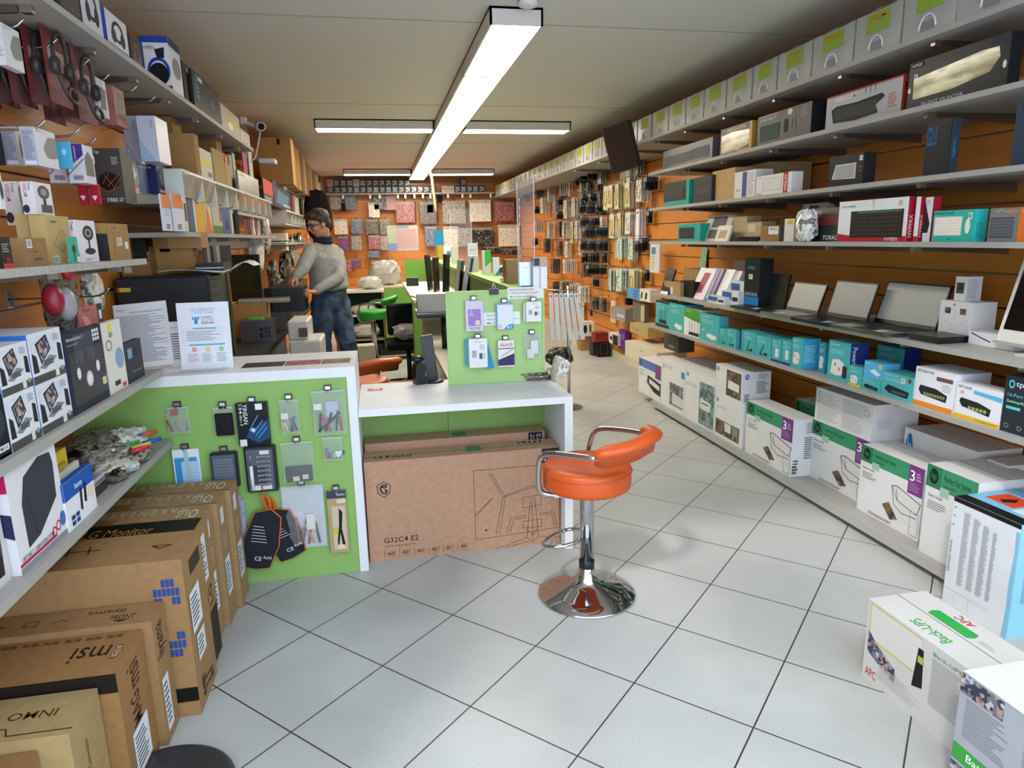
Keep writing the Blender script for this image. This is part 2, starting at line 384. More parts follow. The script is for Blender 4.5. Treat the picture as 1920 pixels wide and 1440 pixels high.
# ceiling light strip: panels end to end
def light(label, a, b, z0=2.61):
    t = empty('ceiling_light', ((a[0]+b[0])/2, (a[1]+b[1])/2, ZC), label=label, cat='ceiling light', group='ceiling light panels')
    w, d = (b[0]-a[0])/2, (b[1]-a[1])/2
    h = MB(); zt = 0; zb = z0-ZC
    for s in ((-w, -d, -w+.012, d), (w-.012, -d, w, d), (-w, -d, w, -d+.012), (-w, d-.012, w, d)):
        h.box((s[0], s[1], zb), (s[2], s[3], zt-.0), '#d6d2cb:paper')
    h.box((-w, -d, -.012), (w, d, 0), '#77746e:matte')
    h.obj('housing', t)
    MB().box((-w+.012, -d+.012, zb+.001), (w-.012, d-.012, zb+.008), 'diffuser').obj('diffuser', t)
y = 3.86
place = ['nearest the shop front', 'second from the shop front', 'third from the shop front', 'fourth, where the cross panels branch off', 'fifth from the shop front', 'sixth from the shop front', 'seventh from the shop front', 'farthest, by the back wall']
for i in range(8):
    light('long white light panel of the lengthwise ceiling strip, '+place[i], (.655, y+.002), (.945, y+1.198)); y += 1.2
z6 = atZ(577, 240, 2.61).y
light('cross light panel left of the main strip, nearer the shop front', (-.55, z6), (.64, z6+.28))
light('cross light panel right of the main strip, beside the hanging television', (.96, z6), (2.1, z6+.28))
light('far cross light panel left of the main strip', (-.5, 12.3), (.64, 12.58))
light('far cross light panel right of the main strip', (.96, 12.3), (2.1, 12.58))
# shelves -------------------------------------------------------------
def shelf(name, label, x0, x1, y0, y1, z, t=.022, col='#a3a19c:paper', brackets=(), side=1, group=None, edge=None):
    """z is the top surface; bracket arms go from the wall under the board"""
    e = empty(name, (x0, y0, z), label=label, cat='shelf', group=group)
    MB().box((0, 0, -t), (x1-x0, y1-y0, 0), col).obj('board', e)
    for yb in brackets:
        b = MB(); w = x1-x0
        if side > 0: b.prism([(w, -t), (w, -t-.045), (.09*w/.5, -t-.02), (.09*w/.5, -t)], yb-y0-.006, yb-y0+.006, '#8d8d8d:metal')
        else: b.prism([(0, -t), (0, -t-.045), (w-.09, -t-.02), (w-.09, -t)], yb-y0-.006, yb-y0+.006, '#8d8d8d:metal')
        b.box((.05 if side > 0 else w-.08, yb-y0-.012, -t-.022), (.08 if side > 0 else w-.05, yb-y0+.012, -t), '#b5b5b5:metal')
        b.obj('bracket', e)
    return e
bry = [2.1, 2.7, 3.3, 3.9, 4.5, 5.1]
SR = dict(top=2.30, s2=2.014, s3=1.722, s4=1.447, s5=1.017, s6=.732, deck=.075)
shelf('wall_shelf', 'topmost grey shelf along the right wall carrying plastic drawers', 2.3, XR, 1.0, YB-.02, SR['top'], brackets=bry+[5.7, 6.3, 7.2, 8.1])
shelf('wall_shelf', 'grey shelf of gaming keyboard boxes, second from the top on the right', 2.3, XR, 1.0, 5.68, SR['s2'], brackets=bry)
shelf('wall_shelf', 'grey shelf third from the top on the right, few boxes on it', 2.3, XR, 1.0, 5.66, SR['s3'], brackets=bry)
shelf('wall_shelf', 'grey shelf at eye level with red keyboard cartons on the right', 2.3, XR, 1.0, 5.64, SR['s4'], brackets=bry)
shelf('wall_shelf', 'grey shelf carrying the open laptops', 2.3, XR, 1.0, 5.6, SR['s5'], t=.025, brackets=bry)
shelf('wall_shelf', 'grey shelf of turquoise router boxes below the laptops', 2.3, XR, 1.0, 5.7, SR['s6'], brackets=bry)
p = MB(); p.box((2.3, 2.185, .035), (XR, 5.5, SR['deck']), '#a3a19c:paper'); p.box((2.33, 2.19, 0), (2.345, 5.45, .035), '#8c8a85:paper')
p.box((2.296, 2.185, .03), (2.3, 5.5, SR['deck']+.004), '#b3b1ac:paper')
for y in (2.3, 3.2, 4.6, 5.44): p.cyl((2.5, y, 0), (2.5, y, .035), .02, '#c8c8c8:plastic')
tag(p.obj('base_shelf'), 'low grey plinth shelf under the printer boxes on the right', 'shelf')
# left wall
shelf('wall_shelf', 'topmost long grey shelf on the left wall with headset boxes', XL, -.9, 1.2, 5.8, 2.215, side=-1, brackets=[2.4, 2.85, 3.3, 3.75, 4.3, 4.9, 5.5])
shelf('wall_shelf', 'wood-grain shelf on the left with webcam boxes', XL, -.9, 1.2, 2.95, 1.45, col='wood_grey', side=-1, brackets=[1.7, 2.3, 2.8])
shelf('wall_shelf', 'grey shelf on the left with speaker boxes, ending at the counter top', XL, -.9, 1.2, 2.975, 1.003, t=.028, side=-1)
shelf('wall_shelf', 'lowest grey shelf on the left holding bagged cables', XL, -.9, 1.2, 2.975, .70, t=.028, side=-1)
# ------------------------------------------------------------------ counters
WH, GN = '#e3e4e6:paper', '#8cb264:paper'
ct = empty('display_counter', (-1.28, 2.985, 0), label='tall white counter with a green front panel hung with tools, left of the room', cat='counter')
X0 = -1.28
b = MB().box((0, 0, .922), (1.15, .45, .966), WH).box((1.112, 0, 0), (1.15, .45, .922), WH); b.obj('frame', ct)
MB().box((0, .004, .0), (1.112, .02, .922), GN).obj('front_panel', ct)
ins = MB()
for u0, u1, m in ((.66, .84, 'photo_dark'), (.84, 1.0, 'bag_red'), (1.0, 1.13, 'photo_wood')):
    ins.box((u0, .11, .966), (u1-.004, .23, .9672), m)
ins.obj('picture_strip', ct)
ct2 = empty('service_counter', (-.128, 2.99, 0), label='low white counter with an open green-backed niche, monitor cartons standing in it', cat='counter')
b = MB().box((0, 0, .735), (.985, .56, .768), WH).box((.945, 0, 0), (.985, .56, .735), WH); b.obj('frame', ct2)
MB().box((0, .40, 0), (.43, .418, .735), GN).box((.433, .40, 0), (.945, .418, .735), GN).obj('back_panel', ct2)
# green island counter behind
gi = empty('island_counter', (.70, 3.39, 0), label='green island counter running deep into the shop, with a raised ledge', cat='counter')
MB().box((-.385, 0, .769), (.105, .016, 1.245), '#a8c884:paper').obj('display_panel', gi)
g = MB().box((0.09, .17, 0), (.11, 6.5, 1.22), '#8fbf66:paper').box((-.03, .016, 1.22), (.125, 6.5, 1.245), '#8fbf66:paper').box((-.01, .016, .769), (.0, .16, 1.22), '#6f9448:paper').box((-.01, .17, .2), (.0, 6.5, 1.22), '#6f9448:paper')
g.box((0.106, .0, .769), (.122, .16, 1.245), '#a8c884:paper')
for y in (1.1, 1.45, 1.9): g.cyl((-.012, y, 1.12), (-.0095, y, 1.12), .008, '#3f5a28')
g.obj('ledge', gi)
MB().box((-.36, .22, .715), (-.01, 3.6, .74), '#d9d3c4:paper').box((-.46, 1.85, 1.03), (-.01, 4.2, 1.05), '#cfc9ba:paper').obj('desk_top', gi)
MB().box((-.46, 1.86, 0), (-.40, 2.1, 1.03), '#86b552:paper').obj('end_panel', gi)
g2 = empty('back_counter', (-.25, 9.6, 0), label='green counter across the back of the work area', cat='counter')
MB().box((0, 0, 0), (.62, .02, .86), '#7fb553:paper').box((0, 0, .86), (.62, .5, .88), '#d9d3c4:paper').obj('front_panel', g2)
MB().box((.6, .1, 0), (.91, .12, 1.23), '#83ba55:paper').obj('tall_panel', g2)
# ------------------------------------------------------------------ bar stools
def stool(label, loc, rz, col, hz=.5, name='bar_stool'):
    e = empty(name, loc, rz, label=label, cat='bar stool', group=None)
    MB().lathe([(.205, 0), (.21, .004), (.205, .010), (.15, .028), (.09, .05), (.05, .075), (.036, .105), (.034, .11), (.034, .125), (.001, .125)], '#c9c9cb:chrome', 48).obj('base', e)
    MB().lathe([(.031, .12), (.033, .125), (.033, .158), (.031, .16)], '#141414:plastic', 24).obj('collar', e)
    MB().lathe([(.030, .155), (.030, hz-.03), (.030, hz-.02), (.02, hz-.01), (.001, hz-.01)], '#b9babd:chrome', 24).obj('column', e)
    # seat (facing local -x)
    s = MB(); R = .182
    s.lathe([(.001, hz-.012), (R*.9, hz-.012), (R*.985, hz-.004), (R, hz+.012), (R, hz+.062), (R*.985, hz+.078), (R*.93, hz+.088), (R*.6, hz+.083), (.001, hz+.080)], col, 56)
    s.lathe([(R+.001, hz+.060), (R+.004, hz+.064), (R+.001, hz+.068)], col, 56); s.obj('seat', e)
    # tube frame
    zt = hz+.19; r = .225; a0 = 62; ox = .045
    arc = [(ox+r*math.cos(math.radians(a)), r*math.sin(math.radians(a)), zt+.03-.03*abs(a)/a0) for a in range(-a0, a0+1, 8)]
    def arm(sg):
        y = sg*r*math.sin(math.radians(a0)); x = ox+r*math.cos(math.radians(a0))
        P = [(x-.03, y*1.03, zt), (x-.10, y*1.06, zt-.003), (x-.20, y*1.06, zt-.012), (x-.235, y*1.05, zt-.03), (x-.25, y*1.03, zt-.06), (x-.262, y*.97, hz+.05), (x-.268, y*.9, hz+.0), (x-.25, y*.8, hz-.022), (x-.2, y*.6, hz-.024), (x-.12, y*.2, hz-.024)]
        return P
    pts = list(reversed(arm(-1)))+arc+arm(1)
    MB().tube(smooth(pts, 2), .0115, '#c4c4c6:chrome', 12).obj('arm_frame', e)
    # padded backrest above and below the tube
    bk = MB(); n = 26; vs = []; prof = [(-.016, -.044), (-.024, -.008), (-.026, .028), (-.016, .040), (.006, .043), (.028, .033), (.036, .022), (.030, .006), (.010, -.008), (.004, -.044)]
    A = 62; m = len(prof)
    for i in range(n+1):
        t = -1+2*i/n; a = math.radians(A*t); k = 1-max(0, abs(t)-.86)/.14*.35
        for dr, dz in prof: rr = r+dr*k; vs.append((ox+rr*math.cos(a), rr*math.sin(a), zt+.03-.03*abs(t)+dz*k))
    fs = [(i*m+j, i*m+(j+1) % m, (i+1)*m+(j+1) % m, (i+1)*m+j) for i in range(n) for j in range(m)]+[tuple(range(m-1, -1, -1)), tuple(n*m+j for j in range(m))]
    bk.add(vs, fs, col, smooth=True); bk.obj('backrest', e)
    # foot rest loop
    f = [(-.028, .02, .24), (-.06, .09, .235), (-.12, .115, .225), (-.17, .09, .215), (-.19, 0, .21), (-.17, -.09, .215), (-.12, -.115, .225), (-.06, -.09, .235), (-.028, -.02, .24)]
    MB().tube(smooth(f, 2), .008, '#c4c4c6:chrome', 10).obj('footrest', e)
    return e
def smooth(P, n):
    P = [Vector(p) for p in P]
    for _ in range(n):
        Q = [P[0]]
        for a, c in zip(P, P[1:]): Q += [a*.75+c*.25, a*.25+c*.75]
        Q.append(P[-1]); P = Q
    return P
stool('orange bar stool on a chrome pedestal standing alone in front of the low counter', (.793, 2.558, 0), math.radians(-48), '#c2501a:leather')
s_ = stool('orange bar stool behind the counters, only backrest and seat showing', (Xof(676, 4.5, .6), 4.5, 0), math.radians(-60), '#cc5a26:leather', hz=.52)
s_ = stool('green bar stool in the work area next to the standing man', (Xof(698, 8.1, .75), 8.1, 0), math.radians(-15), '#2f9a36:leather', hz=.62)
# ------------------------------------------------------------------ monitor cartons in the niche
KB = '#b88f74:card'
gear = [[(.0, .0), (.0, 1), (1, 1.0)], [(0, 1), (1, 1), (1, .1)], [(0, 0), (.75, .04), (1, .06)], [(.17, .95), (.33, .58), (.24, .05)], [(.2, .95), (.36, .58), (.28, .05)],
        [(.33, .58), (.64, .68), (.78, .68), (1, .6)], [(.35, .6), (.64, .71), (.78, .71), (1, .62)], [(.0, .33), (.22, .6)], [(0, .36), (.22, .6)],
        [(.36, .05), (.42, .27), (.6, .29)], [(.4, .05), (.45, .24), (.6, .26)], [(.75, .3), (.92, .3), (.97, .08)], [(.75, .27), (.9, .27), (.94, .08)],
        [(.56, .55), (.78, .57), (.78, .42), (.56, .4), (.56, .55)], [(.6, -.05), (.62, .15), (.65, .53), (.70, .53), (.73, .15), (.74, -.04), (.67, -.12), (.6, -.05)], [(.67, -.1), (.67, .5)],
        [(.6, .08), (.67, -.02), (.74, .08)], [(.2, -.18), (.6, -.05)], [(.21, -.2), (.62, -.1)], [(.74, -.05), (1, -.09)], [(.56, .2), (.78, .21), (.78, .1), (.56, .1), (.56, .2)]]
shield = [(0, .78), (.5, 1), (1, .78), (.93, .3), (.5, 0), (.07, .3)]
def shieldp(f, u0, v0, u1, v1, c='#2a2320'):
    return [(f, 'p', u0, v0, u1, v1, c, shield), (f, 'p', u0+.06*(u1-u0), v0+.06*(v1-v0), u1-.06*(u1-u0), v1-.05*(v1-v0), '#ba9176', shield), (f, 's', u0, v0, u1, v1, c, [[(.75, .75), (.45, .8), (.25, .62), (.35, .35), (.6, .25), (.75, .42), (.55, .5)], [(.3, .7), (.6, .62), (.72, .68)]], .008)]
P = [('F', 's', .545, .12, 1, .83, '#3a2a20', gear, .0022)]
P += shieldp('F', .055, .64, .125, .80)
P += [('F', 't', .075, .185, .25, .235, '#231c18', 'G32C4 E2'), ('F', 't', .075, .14, .235, .158, '#6d5342', 'CURVED GAMING MONITOR'), ('F', 'r', .905, .845, .997, .995, '#2b2a30'), ('F', 't', .915, .87, .99, .965, '#c9b8a8', '31.5"')]
for i in range(6): P += [('F', 's', .075+i*.075, .03, .135+i*.075, .12, '#4b382c', [[(.0, 0), (0, 1)], [(.35, .4), (.9, .4), (.9, .7), (.35, .7), (.35, .4)], [(.3, .1), (.9, .1)]], .0016), ('F', 'l', .09+i*.075, .055, .125+i*.075, .085, '#4b382c', 2)]
P += [('F', 'c', .595, .20, .607, .222, '#3a2a20'), ('T', 't', .05, .25, .24, .6, '#2a2320', 'G32C4 E2', 180), ('T', 't', .80, .45, .93, .85, '#2a2320', 'msi', 180), ('T', 'r', .0, .48, 1, .60, '#8f9f74'), ('T', 'r', .52, .3, .6, .8, '#3e7a5c')]
carton('monitor_carton', 'large brown monitor carton with line drawing, standing in front in the counter niche', (.935, .15, .50), (-.124, 3.06, 0), .01, KB, P, flap=False)
P = [('F', 'r', .905, .87, .985, .995, '#2b2a30'), ('F', 't', .915, .88, .975, .975, '#c9b8a8', '31.5"'), ('T', 'r', 0, .3, 1, .5, '#8f9f74'), ('T', 'r', .48, .2, .56, .8, '#3e7a5c')]
carton('monitor_carton', 'brown monitor carton standing behind the other one in the niche, only its top edge showing', (.90, .12, .535), (-.12, 3.235, 0), .01, KB, P, flap=False)
# ------------------------------------------------------------------ stacked monitor cartons under the left shelves
def fcart(name, label, pr, yn, yf, zt, base, P, x0=-1.2, pe=None, **k):
    """deep carton standing on the floor, its narrow end facing the aisle at x = pr"""
    return carton(name, label, (yf-yn, pr-x0, zt), (pr, yn, 0), math.pi/2, base, P, flap=False, **k)
KB2 = '#a07c54:card'
xe = -.66
def ys(px, z): return Yof(px, xe, z)
lab = lambda u0, v0, u1, v1: [('F', 'r', u0, v0, u1, v1, '#dfe3ea'), ('F', 'l', u0+.04, v0+.03, u1-.04, v1-.03, '#4b5058', 7)]
ring = [('T', 't', .25, .06, .65, .13, '#cfc9bf', 'LG', -90)]
arc_txt = '.:.KEXYAUZMSKC.'
yy = [2.62, 2.77, 2.92]
for i, (yn, yf, nm) in enumerate(((2.49, 2.63, 'third from the back'), (2.635, 2.775, 'second from the back'), (2.78, 2.92, 'hindmost, touching the green panel'))):
    P = lab(.2, .22, .75, .52)+[('F', 't', .3, .6, .7, .72, '#cbb79a', 'OLED', 90), ('F', 'r', .25, .8, .6, .93, '#d9dde2'), ('T', 'o', .2, .055, .75, .115, '#d2ccc2', .7), ('T', 't', .3, .13, .75, .2, '#d2ccc2', 'LG', 90),
         ('T', 't', .62, .14, .92, .80, '#bdb4a4', 'X A K Z N E A Y S K', 90), ('T', 'r', .1, .6, .5, .78, '#8b6230'), ('T', 's', .0, 0, 1, 1, '#3b2a1a', [[(.08, .0), (.08, .4), (.18, .42), (.18, .5), (.08, .52), (.08, 1)]], .02)]
    fcart('monitor_carton', 'slim brown monitor carton with white ring logo, %s' % nm, xe+.02*i-.03, yn, yf, .52-.0*i, '#a4845e:card', P)
P = [('T', 'r', .02, .03, .98, .99, '#17130f'), ('T', 't', .3, .3, .72, .72, '#a9793e', 'LG Monitor', -90), ('F', 'r', .1, .62, .6, .94, '#e0e2e6'), ('F', 'l', .15, .65, .55, .9, '#4c5058', 8), ('F', 'r', .35, .02, .95, .38, '#2c211a'), ('F', 't', .4, .42, .7, .56, '#3a2a1c', 'LG', 90), ('F', 'o', .1, .45, .35, .52, '#3a2a1c')]
fcart('monitor_carton', 'brown monitor carton with a black printed lid in the floor row', xe-.01, 2.33, 2.485, .53, KB2, P)
blue = []
for a in range(7):
    for c in range(9):
        if ((a-3)**2+(c-4)**2*.8) in () or 5 < (a-2.6)**2*1.3+(c-4)**2 < 19 and not (a > 4 and 2 < c < 6): blue.append((a, c))
P = [('L', 'r', .83+.024*a, .40+.055*c, .849+.024*a, .445+.055*c, '#2b4a94') for a, c in blue]
P += [('L', 'r', .6, .10, 1, .19, '#14110e'), ('F', 'r', .1, .5, .6, .75, '#dfe3ea'), ('F', 'l', .15, .53, .55, .72, '#4b5058', 7), ('F', 'r', .2, .3, .6, .46, '#dfe3ea'), ('F', 'l', .24, .32, .55, .44, '#4b5058', 4), ('F', 't', .2, .05, .8, .18, '#3a2a1c', '27"', 90), ('F', 'r', .3, .84, .8, .93, '#3b3424'),
      ('T', 's', .2, .05, .9, .95, '#4a3420', [[(.3, .12), (.45, .06), (.45, .18), (.3, .12)], [(.5, .5), (.5, .9)], [(.3, .55), (.7, .58)], [(.3, .68), (.7, .7)], [(.3, .8), (.7, .84)]], .02)]
fcart('monitor_carton', 'brown monitor carton with blue square pattern and black band low on its side', xe+.005, 2.10, 2.325, .55, KB2, P)
P = [('T', 't', .62, .2, .85, .42, '#40301f', 'iiyama', 90), ('T', 't', .3, .12, .5, .26, '#3a2a1c', 'FRONT', -90), ('T', 'p', .15, .14, .26, .24, '#3a2a1c', [(0, .5), (1, 0), (1, 1)]), ('F', 't', .1, .66, .8, .92, '#33261a', 'iiyama', 90), ('F', 'r', .15, .08, .6, .5, '#dfe3ea'), ('F', 'l', .2, .12, .55, .46, '#4b5058', 8),
     ('T', 's', .2, .45, .8, .95, '#4a3420', [[(.4, .1), (.6, .2), (.4, .3)], [(.3, .45), (.7, .45), (.7, .6), (.3, .6), (.3, .45)], [(.4, .8), (.6, .9)]], .02)]
fcart('monitor_carton', 'brown monitor carton marked FRONT with an arrow on its lid', xe-.06, 1.975, 2.095, .42, KB2, P)
P = [('T', 't', .35, .12, .7, .33, '#2a2018', 'msi', 90), ('L', 'r', 0, .86, 1, 1, '#1d1814'), ('F', 't', .3, .72, .7, .9, '#33261a', 'msi', 90), ('F', 't', .3, .45, .6, .68, '#33261a', 'MAG', 90), ('F', 'r', .2, .1, .75, .44, '#dfe3ea'), ('F', 'l', .25, .13, .7, .4, '#4b5058', 8)]
P += shieldp('T', .35, .04, .68, .10)
P += [('T', 't', .84, .1+.12*i, .94, .19+.12*i, '#2a2018', 'msi msi', 90) for i in range(7)]
fcart('monitor_carton', 'brown monitor carton with shield emblem and black top edge, near the bottom left corner', xe-.085, 1.76, 1.97, .40, '#9a7248:card', P)
P = [('T', 't', .45, .15, .62, .42, '#4a3a22', 'OMNI', -90), ('F', 't', .35, .35, .5, .8, '#5b4526', 'GameSport Connection', 90), ('F', 'r', .3, .0, .75, .3, '#dfe3ea'), ('T', 's', 0, 0, 1, 1, '#3b2a1a', [[(.12, .0), (.12, .35), (.28, .38), (.28, .5), (.12, .52), (.12, 1)]], .02)]
fcart('computer_case_carton', 'tan carton marked OMNI in front of the floor row', xe-.13, 1.58, 1.752, .37, '#a88f62:card', P)
fcart('carton', 'nearest brown carton at the bottom left corner of the floor row', xe-.2, 1.42, 1.575, .34, '#946e46:card', [('T', 's', 0, 0, 1, 1, '#3b2a1a', [[(.5, 0), (.5, 1)]], .03)])
# dark round mat / pot rim at the bottom edge
c = atZ(345, 1475, .02)
b = MB(); b.lathe([(.001, .02), (.10, .02), (.12, .03)]+[(.125+.012*i, .030+.004*(i % 2)) for i in range(6)]+[(.20, .025), (.205, 0)], '#2c2d30:plastic', 48)
tag(b.obj('round_floor_pad', None, (c.x-.06, c.y-.03, 0)), 'ribbed dark grey round pad at the bottom edge of the picture', 'floor pad')
# ------------------------------------------------------------------ right wall goods
W_, KR = '#e2e2e4:paper', '#a98a62:card'
def T_(f, a, b, c, d, m, s, r=0): return (f, 't', a, b, c, d, m, s, r)
def Rr(f, a, b, c, d, m): return (f, 'r', a, b, c, d, m)
def keyb(f, a, b, c, d, body='#17181b', keys='#3c3f46', n=(14, 5)):
    return [Rr(f, a, b, c, d, body), (f, 'g', a+.02, b+.03, c-.02, d-.03, keys, n)]
def barc(f, a, b, c, d): return [Rr(f, a, b, c, d, '#e8e8e8'), (f, 'v', a+.1*(c-a), b+.2*(d-b), c-.1*(c-a), d-.15*(d-b), '#222', 9)]
DK = '#1d1f22:gloss'
z = SR['s2']
R_box('keyboard_box', 'wide black keyboard carton with shiny gold window, nearest on the second shelf', 2.33, z, 1699, 1886, 120, DK,
      [('F', 'p', .04, .12, .93, .8, 'foil_gold', [(.03, .12), (.02, .75), (.14, .8), (.8, 1), (.97, .98), (.99, .7), (.9, .35), (.5, .15)]), T_('F', .17, .03, .62, .10, '#b9bcc2', 'SILENT HUNTER.'), Rr('F', .02, .87, .16, .98, '#101114'), T_('F', .03, .89, .14, .95, '#dfe3ea', 'HORDE'), ('F', 'c', .0, .35, .035, .47, '#d9d5c0'), ('F', 'c', .95, .35, .985, .5, '#d9d5c0'), Rr('F', .84, .86, .90, .97, '#27324a')]+barc('F', .06, .63, .10, .73), x2=1909)
R_box('keyboard_box', 'grey gaming keyboard carton with red edges beside the gold-window carton', 2.335, z, 1547, 1688, 184, '#9c9ea3:gloss',
      [Rr('F', 0, .95, 1, 1, '#a3302a'), T_('F', .14, .78, .42, .9, '#e6e8ec', 'HELIUM'), ('F', 'p', .08, .1, .8, .68, '#141518', [(.05, .1), (0, .8), (.1, .95), (.5, .9), (.95, 1), (1, .8), (.85, .5), (.9, .1), (.5, 0)]), ('F', 'g', .14, .22, .7, .55, '#35403f', (14, 5)), ('F', 'l', .84, .2, .95, .6, '#b7584b', 6), ('F', 's', .55, .76, .7, .96, '#1a1a1a', [[(0, .9), (0, .2)], [(.4, .9), (.4, .1)], [(.8, 1), (.8, .1)]], .006), Rr('R', 0, 0, 1, 1, '#a3302a'), T_('R', .3, .1, .7, .8, '#222', 'HELIUM', 90)], x2=1701)
R_box('keyboard_box', 'black keyboard and mouse combo carton, middle of the second shelf', 2.335, z, 1419, 1519, 221, DK,
      [('F', 's', .01, .03, .99, .97, '#c9ccd0', [[(0, .55), (0, 1), (.4, 1)]], .006), T_('F', .04, .80, .36, .9, '#d9dce2', 'COMBO HELIUM')]+keyb('F', .06, .15, .45, .65, '#0b0c0e', '#2c5a58')+[('F', 'c', .52, .25, .61, .7, '#0a0b0d'), ('F', 'c', .58, .78, .67, .98, '#d6d2b4'), ('F', 's', .68, .3, .78, .7, '#0b0b0c', [[(0, .9), (0, .2)], [(.6, .9), (.6, 0)]], .008), ('F', 'l', .84, .6, .96, .95, '#8f9296', 6)], x2=1546)
R_box('keyboard_box', 'gold-edged black accessory carton with shiny panel on the second shelf', 2.335, z, 1350, 1408, 244, '#b58a34:gloss',
      [Rr('F', 0, 0, .93, 1, '#24231f:gloss'), ('F', 'p', .03, .08, .93, .8, 'foil_gold', [(0, 0), (0, .9), (.4, 1), (1, .9), (1, .2), (.5, 0)]), T_('F', .2, .83, .8, .95, '#d8d4c8', 'ARGON'), Rr('F', .55, .0, .95, .1, '#c9962f')], x2=1420)
R_box('keyboard_box', 'long dull grey keyboard carton at the far end of the second shelf', 2.335, z, 1243, 1335, 285, '#55585c:gloss', keyb('F', .05, .2, .6, .65, '#45484c', '#60666a')+keyb('F', .62, .2, .95, .7, '#45484c', '#5a6266'), x2=1349)
z = SR['s3']
R_box('keyboard_box', 'small turquoise and black keyboard carton at the far end of the third shelf', 2.33, z, 1244, 1291, 345, '#1fa090:paper', [Rr('F', 0, .2, .9, 1, '#2b2d2f')]+keyb('F', .08, .35, .8, .8, '#1a1b1d', '#3a3d40')+[('F', 'c', .72, .3, .9, .7, '#17181a')], x2=1300)
R_box('keyboard_box', 'slim black carton beside the turquoise one on the third shelf', 2.33, z, 1300, 1333, 334, '#303234:paper', keyb('F', .15, .3, .9, .6, '#26282a', '#484b4e'), d=.06)
R_box('cardboard_box', 'large tan cardboard box at the back of the third shelf', 2.52, z, 1336, 1440, 324, '#b09468:card', [('F', 's', .3, .1, .7, .4, '#8a7048', [[(0, 0), (1, 1)]], .004)], d=.3)
R_box('cardboard_box', 'open tan cardboard box standing in front of the larger tan box', 2.36, z, 1334, 1376, 322, '#c0a070:card', [], d=.14)
R_box('small_box', 'white keyboard carton pair with blue print on the third shelf', 2.34, z, 1376, 1415, 324, '#d8d6d6:paper', [Rr('F', .38, .04, .6, .96, '#4a4f8a'), ('F', 'l', .66, .1, .95, .9, '#a7a7b8', 9)]+barc('F', .08, .2, .3, .4), d=.12)
R_box('keyboard_box', 'white keyboard carton with a red end on the third shelf', 2.33, z, 1417, 1483, 332, '#dcdad8:paper', keyb('F', .2, .2, .74, .85, '#b6b4b0', '#e8e6e2', (12, 5))+[Rr('F', .78, 0, .9, 1, '#b02435'), T_('F', .81, .1, .87, .9, '#eed', 'WIRELESS', 90), T_('F', .05, .85, .15, .93, '#222', 'Trust'), T_('F', .02, .03, .18, .12, '#c33', 'WIRELESS')], d=.07)
R_box('keyboard_box', 'black carton with silver keyboard picture standing alone on the third shelf', 2.33, z, 1552, 1616, 296, '#26282a:gloss', [('F', 'p', .1, .2, .8, .72, '#b9bbbd', [(0, .1), (.15, 1), (1, .98), (1, 0)]), ('F', 'g', .2, .25, .76, .66, '#8e9092', (12, 5)), ('F', 'o', .86, .4, .97, .6, '#a06a3a')]+barc('F', .88, .75, .97, .9), x2=1639)
R_box('keyboard_box', 'upright black carton with blue lettering on its end, on the third shelf', 2.33, z, 1729, 1774, 230, '#2a2c2f:gloss', [T_('F', .05, .55, .45, .9, '#1d6fb0', 'G213', 0), ('F', 's', .1, .05, .9, .5, '#3c3f44', [[(0, 0), (.2, 1)], [(.2, 0), (.4, 1)], [(.4, 0), (.6, 1)], [(.6, 0), (.8, 1)]], .01), Rr('R', .1, 0, 1, 1, '#33404c:gloss'), T_('R', .35, .3, .7, .62, '#2a8fd8', 'logitech', 90)], x2=1792)
R_box('keyboard_box', 'upright blue-grey carton at the right picture edge of the third shelf', 2.33, z, 1893, 1903, 190, '#33404c:gloss', [T_('R', .3, .35, .75, .65, '#2a8fd8', 'logitech', 90)], x2=1945)
z = SR['s4']
R_box('keyboard_box', 'turquoise carton with a black keyboard at the far end of the eye-level shelf', 2.36, z, 1271, 1312, 421, '#2aa393:paper', keyb('F', .05, .15, .75, .8, '#1b1d1f', '#3e4143'), d=.09)
def lean(name, label, X, z, x0, x1, ytop, base, P, d=.03, a=-.3, **k):
    o = R_box(name, label, X, z, x0, x1, ytop, base, P, d=d, flap=False, **k)
    o.matrix_world = Matrix.Translation(o.location+Vector((0, 0, d*abs(math.sin(a)) if a > 0 else 0))) @ Matrix.Rotation(-math.pi/2, 4, 'Z') @ Matrix.Rotation(a, 4, 'X'); return o
lean('frame_box', 'grey tablet case box leaning back on the eye-level shelf', 2.40, z, 1315, 1361, 404, '#b9b7b2:paper', [Rr('F', .25, .55, .8, .95, '#3d4043'), Rr('F', .2, .1, .6, .45, '#54585b')])
lean('cable_card', 'white carded cable packet leaning on the eye-level shelf', 2.34, z, 1339, 1363, 422, '#d5cfc2:paper', [Rr('F', .2, .2, .8, .7, '#a58f70')], d=.015)
R_box('small_box', 'beige small box stacked behind the black tablet', 2.45, z, 1369, 1399, 407, '#b8a682:card', [], d=.1)
R_box('small_box', 'light tan small box right of the beige one', 2.43, z, 1399, 1426, 417, '#bca983:card', [Rr('F', .1, .5, .6, .9, '#cfc5ab')], d=.1)
lean('tablet', 'black tablet lying tilted on the eye-level shelf', 2.335, z, 1374, 1416, 438, '#17181a:gloss', [], d=.012, a=-.95)
R_box('cardboard_box', 'brown small box with a white address label on the eye-level shelf', 2.36, z, 1425, 1459, 424, '#98754c:card', [Rr('F', .45, .45, .98, .95, '#e3e1de'), ('F', 'v', .52, .7, .92, .88, '#333', 12), ('F', 's', 0, 0, 1, 1, '#6e5334', [[(.4, 0), (.4, 1)]], .01)], d=.12)
